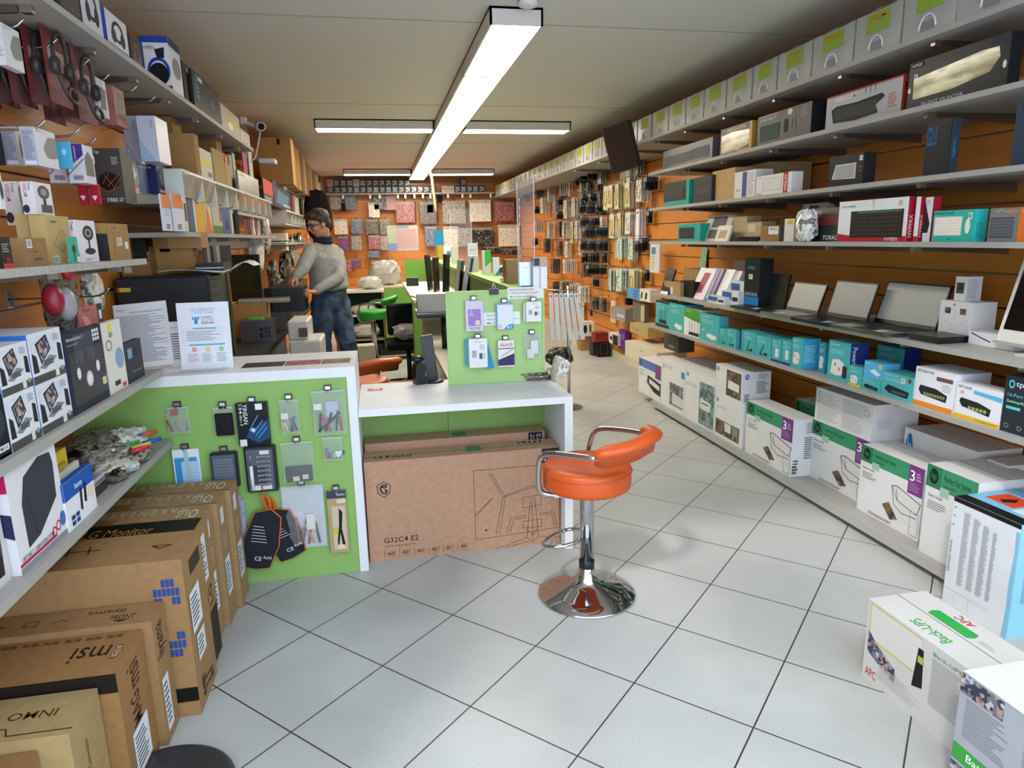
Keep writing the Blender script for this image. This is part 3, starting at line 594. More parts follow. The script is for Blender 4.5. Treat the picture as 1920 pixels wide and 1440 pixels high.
R_box('small_box', 'black and white slim box left of the leaning headset pack', 2.36, z, 1462, 1487, 411, '#d9d6cf:paper', [Rr('F', 0, .0, .3, 1, '#1d1d1f'), Rr('F', .5, .75, .9, .95, '#d8b92a')], d=.05)
lean('headset_pack', 'grey plastic pack with black contents leaning on the eye-level shelf', 2.42, z, 1487, 1530, 381, '#a5a5a3:plastic', [Rr('F', .15, .0, .8, .8, '#1d1e20'), Rr('F', .3, .86, .7, .94, '#4c4c4c')], d=.05, a=-.25)
lean('keyboard_box', 'black gaming keyboard carton with red backlit keys leaning on the shelf', 2.36, z, 1511, 1572, 391, '#1b1c1e:gloss', keyb('F', .2, .45, .95, .8, '#111', '#8a3030', (12, 4))+[T_('F', .5, .05, .95, .18, '#e5e5e5', 'TORAC'), T_('F', .15, .86, .3, .93, '#e5e5e5', 'Trust')], d=.05, a=-.18)
def crumple(name, label, loc, size, m, seed=1, cat='bag', group=None, parent=None, rz=0, amp=.35, n=14, sq=2.6):
    r = random.Random(seed); b = MB(); vs = []; fs = []; k = n//2+1
    ph = [(r.uniform(2, 6), r.uniform(2, 6), r.uniform(0, 6.3)) for _ in range(5)]
    for j in range(k+1):
        v = -math.pi/2+math.pi*j/k
        for i in range(n):
            u = 2*math.pi*i/n; f = lambda c: math.copysign(abs(c)**(2/sq), c)
            x, y, zz = f(math.cos(v))*f(math.cos(u)), f(math.cos(v))*f(math.sin(u)), f(math.sin(v))
            q = 1+amp*.3*sum(math.sin(a*u+p)*math.cos(c*v+p) for a, c, p in ph)/2+amp*r.uniform(-.12, .12)
            vs.append((x*q*size[0]/2, y*q*size[1]/2, max(zz*q, -1)*size[2]/2+size[2]/2))
    fs = [(j*n+i, j*n+(i+1) % n, (j+1)*n+(i+1) % n, (j+1)*n+i) for j in range(k) for i in range(n)]
    b.add(vs, fs, m); o = b.obj(name, parent, loc, rz)
    return tag(o, label, cat, group) if label else o
crumple('foil_bag', 'crumpled silver foil bag on the eye-level shelf', (2.33, Yof(1510, 2.33, z), z), (.09, .14, .17), 'bag_silver', 5)
def hx(f, full=True):
    P = [Rr(f, 0, 0, 1, .13, '#b31f31'), ('F', 'p', .0, .13, .3, .2, '#b31f31', [(0, 0), (0, 1), (1, 0)])]
    if full: P += keyb(f, .2, .1, .95, .74, '#101215', '#3a2f2a', (16, 6))+[T_(f, .05, .84, .26, .89, '#3a3c40', 'ALLOY CORE RGB'), T_(f, .72, .02, .9, .1, '#e8e8ea', 'HYPERX'), ('F', 'o', .87, .82, .92, .93, '#b8862a', .6), Rr(f, .3, .69, .92, .72, '#2f7f5a'), ('F', 'p', .5, .74, .54, 1, '#c2c3c7', [(0, 1), (1, 0), (1, 1)])]
    return P
R_box('keyboard_box', 'white and red mechanical keyboard carton, large and frontmost on the eye-level shelf', 2.34, z, 1569, 1697, 379, '#e4e4e6:paper', hx('F')+[Rr('R', 0, 0, 1, 1, '#b31f31'), T_('R', .25, .1, .75, .6, '#eee', 'HYPERX', 90)], x2=1710)
R_box('keyboard_box', 'second red-ended keyboard carton, its edge showing right behind the large white one', 2.345, z, 1711, 1719, 369, '#e4e4e6:paper', [Rr('F', 0, 0, 1, .12, '#b31f31'), Rr('R', 0, 0, 1, 1, '#b31f31'), T_('R', .25, .1, .75, .6, '#eee', 'HYPERX', 90)], x2=1727)
R_box('keyboard_box', 'third red-ended keyboard carton, a slice of its white front showing', 2.345, z, 1728, 1742, 370, '#d7d7dc:paper', [('F', 'p', 0, .2, .8, .9, '#16181b', [(0, 0), (0, 1), (1, .3), (.8, 0)]), ('F', 'o', .2, .83, .6, .93, '#222'), Rr('R', 0, 0, 1, 1, '#b31f31')], x2=1757)
R_box('keyboard_box', 'turquoise carton with a white keyboard and mouse on the eye-level shelf', 2.34, z, 1746, 1822, 396, '#2fb3a0:paper', keyb('F', .04, .2, .72, .8, '#e4d9c8', '#f2ece0', (15, 6))+[('F', 'c', .8, .25, .92, .72, '#efe6d6'), T_('F', .02, .87, .5, .95, '#1c4f4a', 'EXPRESS ONE'), T_('F', .4, .06, .5, .12, '#222', 'port'), Rr('R', 0, 0, 1, 1, '#35c4c4'), ('R', 'l', .2, .1, .8, .6, '#1e8f8f', 14)]+barc('F', .86, .7, .95, .9), x2=1846)
R_box('keyboard_box', 'grey keyboard carton with an orange end at the right of the eye-level shelf', 2.34, z, 1850, 1905, 391, '#7d7b79:paper', keyb('F', .05, .12, .85, .72, '#4a4c50', '#6a6c70', (13, 6))+[('F', 's', .2, .78, .8, .96, '#d8d4cc', [[(0, .5), (.3, 1), (.6, .5), (1, .8)]], .012), ('F', 'g', .6, .82, .95, .95, '#d9763a', (5, 1)), Rr('R', 0, 0, 1, 1, '#e0702a'), Rr('R', .2, .86, .6, .95, '#f0d8c8')], x2=1935)
# laptop shelf
z = SR['s5']
R_box('cardboard_box', 'small tan box with a white label at the far end of the laptop shelf', 2.33, z, 1245, 1275, 526, '#a98c62:card', [Rr('F', .15, .1, .55, .6, '#dcd8cf')], d=.1)
R_box('small_box', 'dark box right of the small tan box on the laptop shelf', 2.36, z, 1275, 1300, 526, '#1a1a1c:paper', [], d=.16)
R_box('cardboard_box', 'tan carton at the back of the laptop shelf behind the dark box', 2.5, z, 1280, 1316, 503, '#a58a60:card', [], d=.15)
lean('phone', 'black and white phone leaning at the far end of the laptop shelf', 2.31, z, 1237, 1252, 502, '#131416:gloss', [Rr('F', .05, .0, .95, .12, '#e5e5e5')], d=.012, a=-.3)
for i, (x0, x1, yt, m, lb) in enumerate(((1290, 1318, 497, '#cfc9d4', 'white accessory box with a red tablet picture leaning on the laptop shelf'), (1308, 1332, 497, '#77607f', 'purple-sided accessory box leaning behind the white one'), (1330, 1352, 499, '#e3e1e4', 'glossy white slim box leaning, left of the small blue-white boxes'), (1345, 1366, 502, '#d6d4da', 'white slim box leaning next to the glossy white box'))):
    lean('accessory_box', lb, 2.36+.02*i, z, x0, x1, yt, m+':gloss', [('F', 'p', .3, .2, .8, .85, '#a34a55', [(0, 0), (.2, 1), (1, 1), (.8, 0)])] if i == 0 else [Rr('F', .3, .05, .7, .95, '#efeef2')], d=.045, a=-.42)
R_box('tall_clear_pack', 'clear plastic pack standing tall behind the slim boxes', 2.55, z, 1372, 1398, 488, '#b7b3b8:clear', [], d=.05)
zz = z
for i, (x0, x1, yt, X) in enumerate(((1326, 1358, 553, 2.32), (1352, 1384, 543, 2.36), (1368, 1398, 526, 2.44))):
    R_box('ink_box', ['small white and blue box in front, leftmost of the three', 'small white and blue box, middle of the three', 'small white and blue box, highest of the three at the back'][i], X, z, x0, x1, yt, '#d9dbe0:paper', [Rr('F', .05, .35, .6, .9, '#2f5f9f'), Rr('F', .65, .3, .95, .6, '#2a2c30'), ('F', 'l', .08, .1, .6, .28, '#9ab', 2)], d=.06)
R_box('headset_box', 'tall black box with a blue lower band on the laptop shelf', 2.40, z, 1393, 1421, 484, '#202326:gloss', [Rr('F', 0, 0, 1, .22, '#1d7fc8'), ('F', 'g', .1, .23, .9, .32, '#7f8fa0', (4, 1)), T_('F', .2, .78, .7, .84, '#2a8fd8', 'HYPERX', 0)]+barc('F', .3, .58, .55, .68), x2=1446)
def laptop(label, A, B, Cn, yt, ang, base='#23242a:plastic', kb='#0d0e10', scr='screen_dark', bez='#0c0c0e:plastic', lid='#3b4048:metal'):
    z0 = SR['s5']; a, b, c = atZ(*A, z0+.018), atZ(*B, z0+.018), atZ(*Cn, z0+.018)
    w, d = a.y-b.y, max(c.x-(a.x+b.x)/2, .15); d = min(d, .27)
    e = empty('laptop', ((a.x+b.x)/2, a.y, z0), -math.pi/2, label=label, cat='laptop')
    bb = MB().box((0, 0, .002), (w, d, .018), base)
    prints(bb, (w, d, .018), [('T', 'r', .04, .42, .96, .92, kb), ('T', 'g', .05, .44, .95, .9, '#2a2c31' if kb != '#c9c9cb' else '#8e9094', (15, 5)), ('T', 'r', .34, .06, .62, .36, kb), ('T', 'r', .70, .08, .84, .32, '#cfd3da')])
    bb.obj('keyboard_base', e)
    hy = b.y; h = None
    def topz(L): return pj((b.x+d+L*math.cos(ang), hy, z0+.018+L*math.sin(ang)))[1]
    L = solve(topz, yt, .05, .5)
    T = Matrix.Translation((0, d-.006, .018)) @ Matrix.Rotation(-(math.pi/2-ang), 4, 'X')
    s = MB().box((0, -.004, 0), (w, .004, L), lid, T).box((.003, -.0055, .003), (w-.003, -.004, L-.003), bez, T).box((.008, -.006, .02), (w-.008, -.0055, L-.008), scr, T)
    so = s.obj('screen', e); tag(so, None)
    MB().cyl((w*.15, d-.006, .018), (w*.85, d-.006, .018), .006, bez, 10).obj('hinge', e)
laptop('dark laptop with a black screen, farthest of the open laptops', (1366, 572), (1424, 581), (1462, 577), 515, math.radians(82))
laptop('silver laptop with a pale reflecting screen, second of the open laptops', (1412, 583), (1496, 592), (1522, 588), 534, math.radians(72), '#b9bbc0:metal', '#c9c9cb', 'screen_matte')
laptop('black laptop with a grey reflecting screen, third of the open laptops', (1472, 595), (1566, 607), (1604, 600), 532, math.radians(74), '#1b1c1f:plastic', '#0b0b0c', 'screen_matte')
laptop('largest open laptop with silver base, nearest the camera', (1560, 607), (1655, 627), (1745, 617), 537, math.radians(72), '#9a9ca2:metal', '#2a2b2e', 'screen_matte')
o = R_box('external_drive', 'flat black drive with ribbed front lying at the shelf edge', 2.33, z, 1704, 1758, 624, '#121214:plastic', [('F', 'r', 0, .2+.22*i, 1, .26+.22*i, '#5a564a') for i in range(4)], x2=1819)
R_box('camera_box', 'white camera carton with two animal pictures, lower one of the white pair', 2.52, z, 1757, 1818, 562, '#e4e2e2:paper', [('F', 'r', .16, .66, .34, .82, 'photo_wood'), ('F', 'r', .62, .66, .8, .82, 'photo_wood'), Rr('F', .5, .02, .505, .98, '#b9b9b9'), ('F', 'o', .1, .15, .4, .45, '#c9c9cb', .9), ('F', 'o', .6, .15, .9, .45, '#c9c9cb', .9), ('F', 'c', .4, .88, .46, .94, '#c33')], d=.12)
zt = Zof(562, 2.52, Yof(1757, 2.52, z))
o = R_box('camera_box', 'small white camera carton stacked on the larger white one', 2.55, zt+.0, 1788, 1808, 518, '#dcdce0:paper', [('F', 'r', .15, .3, .85, .75, 'photo_wood'), ('R', 'l', .1, .1, .9, .9, '#a9a9b8', 14)], x2=1838)
R_box('accessory_box', 'long flat white box lying behind the all-in-one computer', 2.47, z, 1815, 1900, 620, '#dfe0e4:paper', [T_('F', .55, .35, .95, .6, '#444', 'including SSD'), ('F', 's', .05, .2, .5, .95, '#222', [[(0, .9), (.4, .6), (1, .2)]], .02)], d=.12)
e = empty('desktop_computer', (2.37, Yof(1838, 2.37, z), z), -math.pi/2-.05, label='white all-in-one computer with a black screen at the right picture edge', cat='computer')
T = Matrix.Translation((0, .05, .03)) @ Matrix.Rotation(-.24, 4, 'X')
MB().box((0, 0, .0), (.48, .035, .37), '#d6d4cb:plastic', T, bev=.012).obj('casing', e)
MB().box((.03, -.002, .06), (.45, .001, .345), '#0c0c0d:screen', T).obj('screen', e)
MB().prism([(.16, 0), (.32, 0), (.30, .15), (.18, .15)], .10, .115, '#cfcdc4:plastic').box((.14, .02, 0), (.34, .2, .008), '#cfcdc4:plastic').obj('stand', e)
# router shelf
z = SR['s6']; TQ = '#4fb0b4:paper'
def tp(label, x0, x1, yt, X=2.33, base=TQ, pic=0, name='router_box', P=(), **k):
    Q = [('F', 'o', .08, .86, .16, .94, '#dff'), T_('F', .2, .87, .5, .93, '#e8f6f8', 'tp-link'), ('F', 'l', .1, .66, .7, .80, '#8fd0d4', 3)]
    if pic == 1: Q += [('F', 'p', .25, .15, .85, .3, '#26302f', [(0, 0), (.1, 1), (.9, 1), (1, 0)])]+[('F', 's', .25, .25, .85, .75, '#22302f', [[(a, 0), (a, 1)] for a in (.1, .35, .65, .9)], .03)]
    if pic == 2: Q += [('F', 'p', .35, .08, .9, .3, '#e8e6e0', [(0, .5), (.2, 1), (.9, .8), (1, .3), (.6, 0)])]
    if pic == 3: Q += [('F', 's', .3, .15, .8, .6, '#1f2a2c', [[(0, 0), (.5, 1)], [(0, 0), (.4, 0)]], .05), ('F', 'c', .55, .12, .8, .26, '#1f2a2c')]
    if pic == 4: Q += [('F', 'r', .4, .22, .75, .6, '#e9e9ec'), ('F', 'o', .5, .35, .65, .5, '#aaa'), Rr('F', 0, 0, 1, .1, '#2b3f86')]
    if pic == 5: Q += [('F', 'p', .15, .12, .75, .55, '#eae4e2', [(0, .1), (.1, .9), (.6, 1), (1, .8), (.9, .1), (.5, 0)]), ('F', 'c', .3, .35, .4, .45, '#999'), ('F', 'c', .5, .25, .6, .35, '#999')]
    if pic == 6: Q += [('F', 'p', .1, .12, .9, .5, '#24292c', [(0, .5), (.15, 1), (1, .7), (.95, 0), (.2, .1)]), ('F', 'g', .35, .2, .8, .3, '#5d6a70', (5, 1))]
    return R_box(name, label, X, z, x0, x1, yt, base, Q+list(P), **k)
tp('turquoise router carton with dark bands, farthest on the router shelf', 1229, 1254, 562, pic=1, d=.16, P=[Rr('F', 0, 0, 1, .12, '#2c3c40'), Rr('F', 0, .92, 1, 1, '#2c3c40')])
tp('turquoise carton with a white device, second from the far end', 1254, 1282, 567, pic=2, d=.16)
R_box('router_box', 'green and white router carton with black antennas', 2.33, z, 1282, 1311, 577, '#e6e9e4:paper', [('F', 'p', 0, .55, 1, 1, '#4c9e36', [(0, .3), (0, 1), (1, 1), (1, 0)]), ('F', 'p', .3, .04, .98, .16, '#2b2b30', [(0, 0), (.1, 1), (1, 1), (1, 0)])]+[('F', 's', .3, .14, .95, .7, '#1d1d20', [[(a, 0), (a, 1)] for a in (.1, .35, .6, .9)], .02), T_('F', .1, .88, .4, .94, '#eee', 'tp-link')], d=.16)
tp('turquoise carton picturing a white mouse-shaped device, larger than its neighbours', 1311, 1347, 586, pic=2, x2=1364, P=[('F', 'p', .1, .35, .3, .45, '#c9c23a', [(0, .5), (.5, 1), (1, .5), (.5, 0)])])
tp('small turquoise box right of the larger turquoise carton', 1348, 1361, 615, pic=3, d=.09)
tp('small turquoise adapter box, second of the small ones', 1362, 1379, 616, pic=3, x2=1387)
tp('blue-sided small turquoise box', 1389, 1392, 618, base='#44a4cf:paper', d=.12)
tp('turquoise box picturing an antenna on a stand', 1393, 1415, 620, pic=3, d=.14)
tp('turquoise box picturing a black antenna', 1416, 1444, 627, pic=3, d=.14)
tp('turquoise box with a white plug and blue foot, left of two alike', 1446, 1463, 635, pic=4, d=.11)
tp('turquoise box with a white plug and blue foot, right of two alike', 1465, 1481, 637, pic=4, d=.11)
tp('turquoise carton with twin white plugs and a bright blue end', 1483, 1503, 632, pic=5, x2=1535, P=[Rr('R', 0, 0, 1, 1, '#3fb0dc'), ('R', 'l', .1, .2, .9, .8, '#9fdcf0', 10)])
tp('turquoise box standing back, right of the twin-plug carton', 1533, 1545, 640, X=2.38, base='#3a98b4:paper', pic=5, x2=1562)
tp('tall turquoise carton with white adapters and a dark blue end', 1550, 1590, 636, pic=5, x2=1625, P=[Rr('F', .7, .1, .9, .4, '#333'), Rr('R', 0, 0, 1, 1, '#26397e'), T_('R', .1, .3, .35, .9, '#dfe6f4', 'Powerline', -90)])
tp('turquoise carton behind with a white stick picture', 1640, 1690, 645, X=2.56, pic=0, x2=1722, P=[Rr('R', 0, 0, 1, 1, '#26397e'), ('F', 'p', .5, .2, .9, .6, '#e9e9ec', [(0, 0), (.3, 1), (1, .8), (.7, 0)])])
tp('small turquoise box with yellow foot in front of the tall turquoise carton', 1590, 1613, 684, X=2.325, pic=5, d=.07, P=[Rr('F', 0, 0, 1, .12, '#d7c63c')])
tp('turquoise switch box, lower one of the stacked pair', 1615, 1649, 706, X=2.325, pic=6, d=.11, name='network_switch_box')
zz = Zof(706, 2.325, Yof(1615, 2.325, z))
R_box('network_switch_box', 'light blue switch box with white switch, upper one of the stacked pair', 2.33, zz, 1619, 1654, 675, '#55b4de:paper', [('F', 'p', .3, .2, .9, .6, '#e4e8ee', [(0, .6), (.4, 1), (1, .4), (.7, 0)]), T_('F', .05, .82, .3, .92, '#eff', 'tp-link'), ('F', 'c', .75, .65, .95, .95, '#d9b98a')], x2=1685)
tp('wide turquoise switch box with a black five-port switch', 1651, 1709, 695, X=2.325, pic=6, d=.12, name='network_switch_box', P=[('F', 'c', .84, .75, .94, .95, '#5a5030')]+barc('F', .62, .7, .75, .9))
R_box('network_switch_box', 'white switch carton with orange foot and black eight-port switch', 2.33, z, 1711, 1784, 686, '#e2e2e6:paper', [Rr('F', 0, 0, 1, .13, '#df8a2c'), T_('F', .05, .88, .35, .95, '#333', 'NETGEAR'), ('F', 'p', .12, .25, .85, .55, '#26282c', [(0, .6), (.05, 1), (.6, .95), (1, .6), (.97, 0), (.1, .2)]), ('F', 'g', .25, .3, .8, .4, '#8b8f60', (8, 1)), Rr('F', .55, .75, .95, .85, '#6a5048'), ('F', 'l', .7, .5, .95, .7, '#bbb', 4)]+barc('F', .35, .85, .5, .97), x2=1850)
R_box('network_switch_box', 'white switch carton with yellow foot and blue stripe, nearest white one', 2.33, z, 1787, 1872, 716, '#e2e2e6:paper', [Rr('F', 0, 0, 1, .12, '#e6b430'), T_('F', .05, .87, .35, .95, '#333', 'NETGEAR'), ('F', 'p', .1, .25, .8, .6, '#26282c', [(0, .7), (.05, 1), (.6, .9), (1, .6), (.97, 0), (.1, .3)]), ('F', 'g', .3, .3, .72, .42, '#a3a860', (5, 1)), ('F', 'p', .4, .72, 1, .88, '#58b4de', [(0, .4), (0, 1), (1, .8), (1, 0)]), T_('F', .5, .02, .95, .09, '#7a5a10', 'PoE Gigabit Switch')]+barc('F', .1, .68, .2, .82), x2=1905)
R_box('network_switch_box', 'dark grey sixteen-port switch carton at the right end of the router shelf', 2.33, z, 1874, 1990, 702, '#2b3036:paper', [('F', 'o', .06, .78, .16, .93, '#53c8d4', .6), T_('F', .18, .8, .6, .92, '#eef', 'tp-link'), T_('F', .06, .62, .6, .7, '#53c8d4', '16-Port Gigabit'), T_('F', .06, .52, .6, .58, '#9fb', 'Desktop/Rackmount'), Rr('F', .06, .42, .3, .47, '#53c8d4'), ('F', 'o', .06, .08, .14, .16, '#aab', .8), ('F', 'o', .28, .08, .36, .16, '#aab', .8)], d=.2)
# printers on the plinth
z = SR['deck']
def hpround(f, u0, v0, u1, v1, c='#2a6fb8'): return [(f, 'c', u0, v0, u1, v1, c), T_(f, u0+.25*(u1-u0), v0+.2*(v1-v0), u1-.2*(u1-u0), v1-.15*(v1-v0), '#f2f4f6', 'hp')]
def pf(e=0): # "Perfect for home" printer
    return [Rr('F', 0, .76, 1, 1, '#3d9268'), Rr('F', 0, .76, .2, 1, '#2c7c56'), ('F', 'c', .04, .80, .16, .97, '#14241c'), T_('F', .065, .83, .135, .93, '#3d9268', 'hp'), T_('F', .24, .87, .58, .94, '#16281f', 'Perfect for home'), T_('F', .24, .80, .4, .84, '#1d3a2c', 'DeskJet 2820e'), Rr('F', .2, .70, .32, .80, '#9cc4ae'),
            Rr('F', .78, .60, 1, 1, '#7d3d86'), T_('F', .8, .78, .87, .93, '#fff', '3'), ('F', 'l', .89, .80, .98, .92, '#c9a6ce', 3), ('F', 'l', .8, .64, .97, .76, '#a97aae', 4), T_('F', .05, .65, .25, .69, '#333', 'Keep it simple.'), ('F', 'l', .05, .52, .3, .62, '#9a9a9c', 4),
            ('F', 'p', .5, .12, 1, .62, '#dcdad8', [(.08, .85), (.2, 1), (.95, .72), (.9, .1), (.6, .05), (.15, .35)]), ('F', 's', .5, .12, 1, .62, '#2a2a2c', [[(.1, .95), (.25, 1), (.98, .78), (.9, .45), (.3, .6), (.1, .95)], [(.1, .95), (.2, .45), (.45, .3), (.9, .35)], [(.25, .92), (.3, .6)]], .008),
            ('F', 'p', .42, .1, .68, .34, 'photo_wood', [(0, .7), (.4, 1), (1, .2), (.55, 0)]), ('F', 's', .86, .04, .98, .36, '#8a8a8e', [[(0, 0), (0, 1), (1, 1), (1, 0), (0, 0)]], .006), ('F', 'l', .2, .02, .8, .07, '#8a8a8a', 2)]
def HP(label, x0, x1, yt, P, X=2.325, base='#e1e0e1:paper', zb=None, **k): return R_box('printer_box', label, X, z if zb is None else zb, x0, x1, yt, base, P, **k)
SP = [('R', 'l', .5, .3, .95, .7, '#5f636a', 10), ('R', 'l', .55, .75, .95, .95, '#9a9ea6', 6), ('R', 'l', .08, .05, .3, .3, '#3a3d44', 5)]
SP = SP+[Rr('R', .05, 0, .055, 1, '#c8ccd4')]
o = HP('white printer carton with blue and purple header, farthest on the plinth', 1197, 1238, 669, [Rr('F', 0, .76, 1, 1, '#5b74b6'), Rr('F', .76, .60, 1, 1, '#7d4a80'), ('F', 'c', .03, .8, .17, .96, '#3b5296'), ('F', 'p', .4, .15, 1, .6, '#2b2a2c', [(.05, 1), (0, .5), (.5, .1), (1, 0), (1, .8)]), ('F', 'p', .5, .3, .95, .52, '#dedcda', [(0, 1), (0, .4), (1, 0), (1, .6)]), ('F', 'l', .05, .5, .3, .7, '#aaa', 5)], d=.33)
HP('white laser printer carton with a grey printer picture, second from the far end', 1239, 1282, 673, hpround('F', .04, .82, .14, .93, '#9fb6d6')+[Rr('F', .38, .1, .95, .58, 'photo_grey'), ('F', 'p', .5, .14, .95, .38, '#d4d2cf', [(0, 0), (0, 1), (1, .8), (1, 0)]), Rr('F', .85, .76, .98, .9, '#3b8fc8'), ('F', 'l', .15, .86, .5, .92, '#aaa', 2)], d=.40)
HP('white laser printer carton with a tall teal room picture', 1283, 1338, 690, hpround('F', .04, .86, .12, .95)+[Rr('F', .5, .04, .98, .86, 'photo_teal'), ('F', 'p', .52, .34, .86, .55, '#dedcd8', [(0, .2), (.05, 1), (1, .8), (1, 0), (.1, 0)]), ('F', 'r', .58, .45, .8, .47, '#222'), ('F', 'l', .05, .68, .45, .76, '#b9b9b9', 2)], d=.42)
HP('white printer carton with a desk picture low down, lower one of the stacked pair', 1339, 1390, 736, hpround('F', .04, .82, .12, .92)+[Rr('F', .04, .08, .9, .42, 'photo_wood'), ('F', 'r', .38, .2, .6, .4, '#dcd9d4'), ('F', 'r', .66, .2, .85, .4, '#8e8a86'), ('F', 'l', .05, .68, .5, .74, '#bbb', 2)], d=.22)
zz = Zof(736, 2.325, Yof(1339, 2.325, z))
HP('white printer carton with a brown printer picture, upper one of the stacked pair', 1341, 1390, 681, hpround('F', .03, .78, .13, .93)+[Rr('F', .42, .08, .96, .93, 'photo_wood'), ('F', 'p', .48, .3, .9, .6, '#e6e2dd', [(0, .1), (.05, 1), (1, .85), (1, 0)])]+hpround('R', .08, .76, .24, .93)+SP, zb=zz, x2=1443)
HP('green-headed printer carton behind, only its top left corner showing', 1485, 1535, 747, pf(), X=2.60, d=.2)
HP('green-headed home printer carton, left one of the front row', 1396, 1481, 751, pf()+SP+[('R', 'g', .04, .04, .25, .2, '#555', (2, 3))], x2=1526)
HP('green-headed home printer carton with a plain white carton on top', 1516, 1622, 785, pf(), X=2.45, d=.38)
zz = Zof(785, 2.45, Yof(1516, 2.45, z))
HP('white carton with grey text fields stacked on a green-headed printer carton', 1527, 1632, 725, [('F', 'l', .04, .52, .46, .92, '#b9b9b6', 9), ('F', 'l', .5, .52, .95, .92, '#b9b9b6', 9), ('F', 'l', .04, .06, .46, .46, '#bdbdba', 10), ('F', 'l', .5, .06, .95, .46, '#bdbdba', 10), ('F', 's', .02, .6, .06, .97, '#222', [[(0, 0), (0, 1), (1, 1), (1, 0), (0, 0)]], .004), ('F', 'o', .86, .62, .95, .82, '#999', .85), ('R', 'l', .1, .3, .5, .6, '#c3c6ce', 8)], X=2.455, zb=zz, x2=1718)
HP('green-headed home printer carton, centre one of the nearest three', 1606, 1720, 832, pf(), X=2.39, d=.2)
HP('green-headed home printer carton, nearest one, beside the tall white carton', 1722, 1813, 868, [(p[0], p[1], p[2]*1.5, p[3], min(p[4]*1.5, .998), p[5])+tuple(p[6:]) for p in pf() if p[2]*1.5 < .9 and (p[4]*1.5 <= 1 or p[1] == 'r')], X=2.33, d=.3)
HP('long white carton with a blue round logo lying behind the green-headed ones', 1682, 1812, 800, hpround('F', .03, .55, .14, .95)+[], X=2.60, d=.24)
HP('long white carton at the right behind, continuing the row of printer cartons', 1830, 1868, 860, [], X=2.60, d=.24)
# loose cartons on the floor, right foreground
a, b_ = atZ(1757, 1118, 0), atZ(1890, 1230, 0)
def floor_box(name, label, A, ztop_px, w, d, rz, base, P, **k):
    a = atZ(A[0], A[1], 0); h = Zof(ztop_px, a.x, a.y)
    return carton(name, label, (w, d, h), (a.x, a.y, 0), rz, base, P, **k)
carton('appliance_box', 'tall white carton with grey text columns and black and blue flaps on top', (.29, .40, .455), (2.205, 2.175, 0), math.radians(-89), '#dfe1e6:paper',
          [('F', 'l', .19+.15*i, .22, .30+.15*i-.04*(i == 3), .9-.02*i, '#8e9096', 60) for i in range(4)]+[('F', 'p', .93, .0, 1, .93, '#85c2de', [(0, .0), (.3, .3), (.1, .5), (.4, .8), (.2, 1), (1, 1), (1, 0)]), Rr('F', 0, .96, 1, 1, '#17181a'), ('F', 'l', .02, .3, .06, .6, '#666', 14), ('F', 'c', .03, .9, .045, .92, '#222'), ('F', 'c', .03, .82, .045, .84, '#222'), ('F', 'c', .03, .74, .045, .76, '#222'), ('F', 's', .02, .02, .8, .16, '#999', [[(0, .9), (.9, .9)], [(.2, 0), (.2, .9)], [(.5, 0), (.5, .9)]], .003),
           Rr('T', 0, 0, 1, 1, '#7fbfe0'), Rr('T', 0, 0, 1, .14, '#17181a'), Rr('T', .12, .26, .55, .55, '#e2482a'), ('T', 'p', .25, .3, .42, .5, '#1d1d1f', [(0, .2), (.5, 1), (1, .5), (.6, 0)]), Rr('T', .6, .2, .98, .9, '#dfe1e6'), ('T', 's', 0, 0, 1, 1, '#3a6f8c', [[(.0, .6), (1, .66)], [(0, .7), (1, .75)]], .01), Rr('R', 0, 0, 1, 1, '#8cc7dc'), ('R', 'l', .1, .3, .3, .9, '#4f7f94', 40)], flap=False)
a = atZ(1616, 1262, 0); c = atZ(1795, 1419, 0); ang = math.atan2(c.y-a.y, c.x-a.x); wU = (c-a).length*1.12
def apc(f, u0, v0, u1, v1, r=0): return T_(f, u0, v0, u1, v1, '#c0272d', 'APC', r)
floor_box('battery_backup_box', 'white backup power carton lying long, yellow-framed city photo on its front', (1616, 1262), 1122, wU, .22, ang, '#c9c6c2:paper',
          [Rr('F', .03, .52, .52, .97, '#c9bf4a'), Rr('F', .04, .54, .52, .955, '#d3d1cc'), ('F', 'p', .03, .20, .32, .62, 'photo_people', [(0, .35), (0, 1), (.3, .75), (1, .4), (1, 0)]), ('F', 'p', .47, .36, .56, .85, '#141516', [(0, 0), (.3, 1), (.8, 1), (1, .1)]), Rr('F', .5, .68, .545, .76, '#b9b04a'), apc('F', .03, .04, .14, .15), ('F', 'l', .62, .3, .95, .85, '#a9a7a4', 24), ('F', 'l', .16, .1, .6, .3, '#bdbbb6', 8), T_('F', .62, .88, .85, .92, '#4a9a4a', 'Back-UPS'),
           T_('T', .32, .12, .62, .30, '#43a047', 'Back-UPS', 180), ('T', 'p', .25, .55, .62, .75, '#2fa04a', [(.05, 0), (0, .5), (.05, 1), (.95, 1), (1, .5), (.95, 0)]), T_('T', .36, .8, .5, .93, '#c0272d', 'APC', 180), ('T', 'l', .65, .6, .8, .7, '#b9b7b2', 2), Rr('L', .3, .4, .8, .95, 'photo_people')])
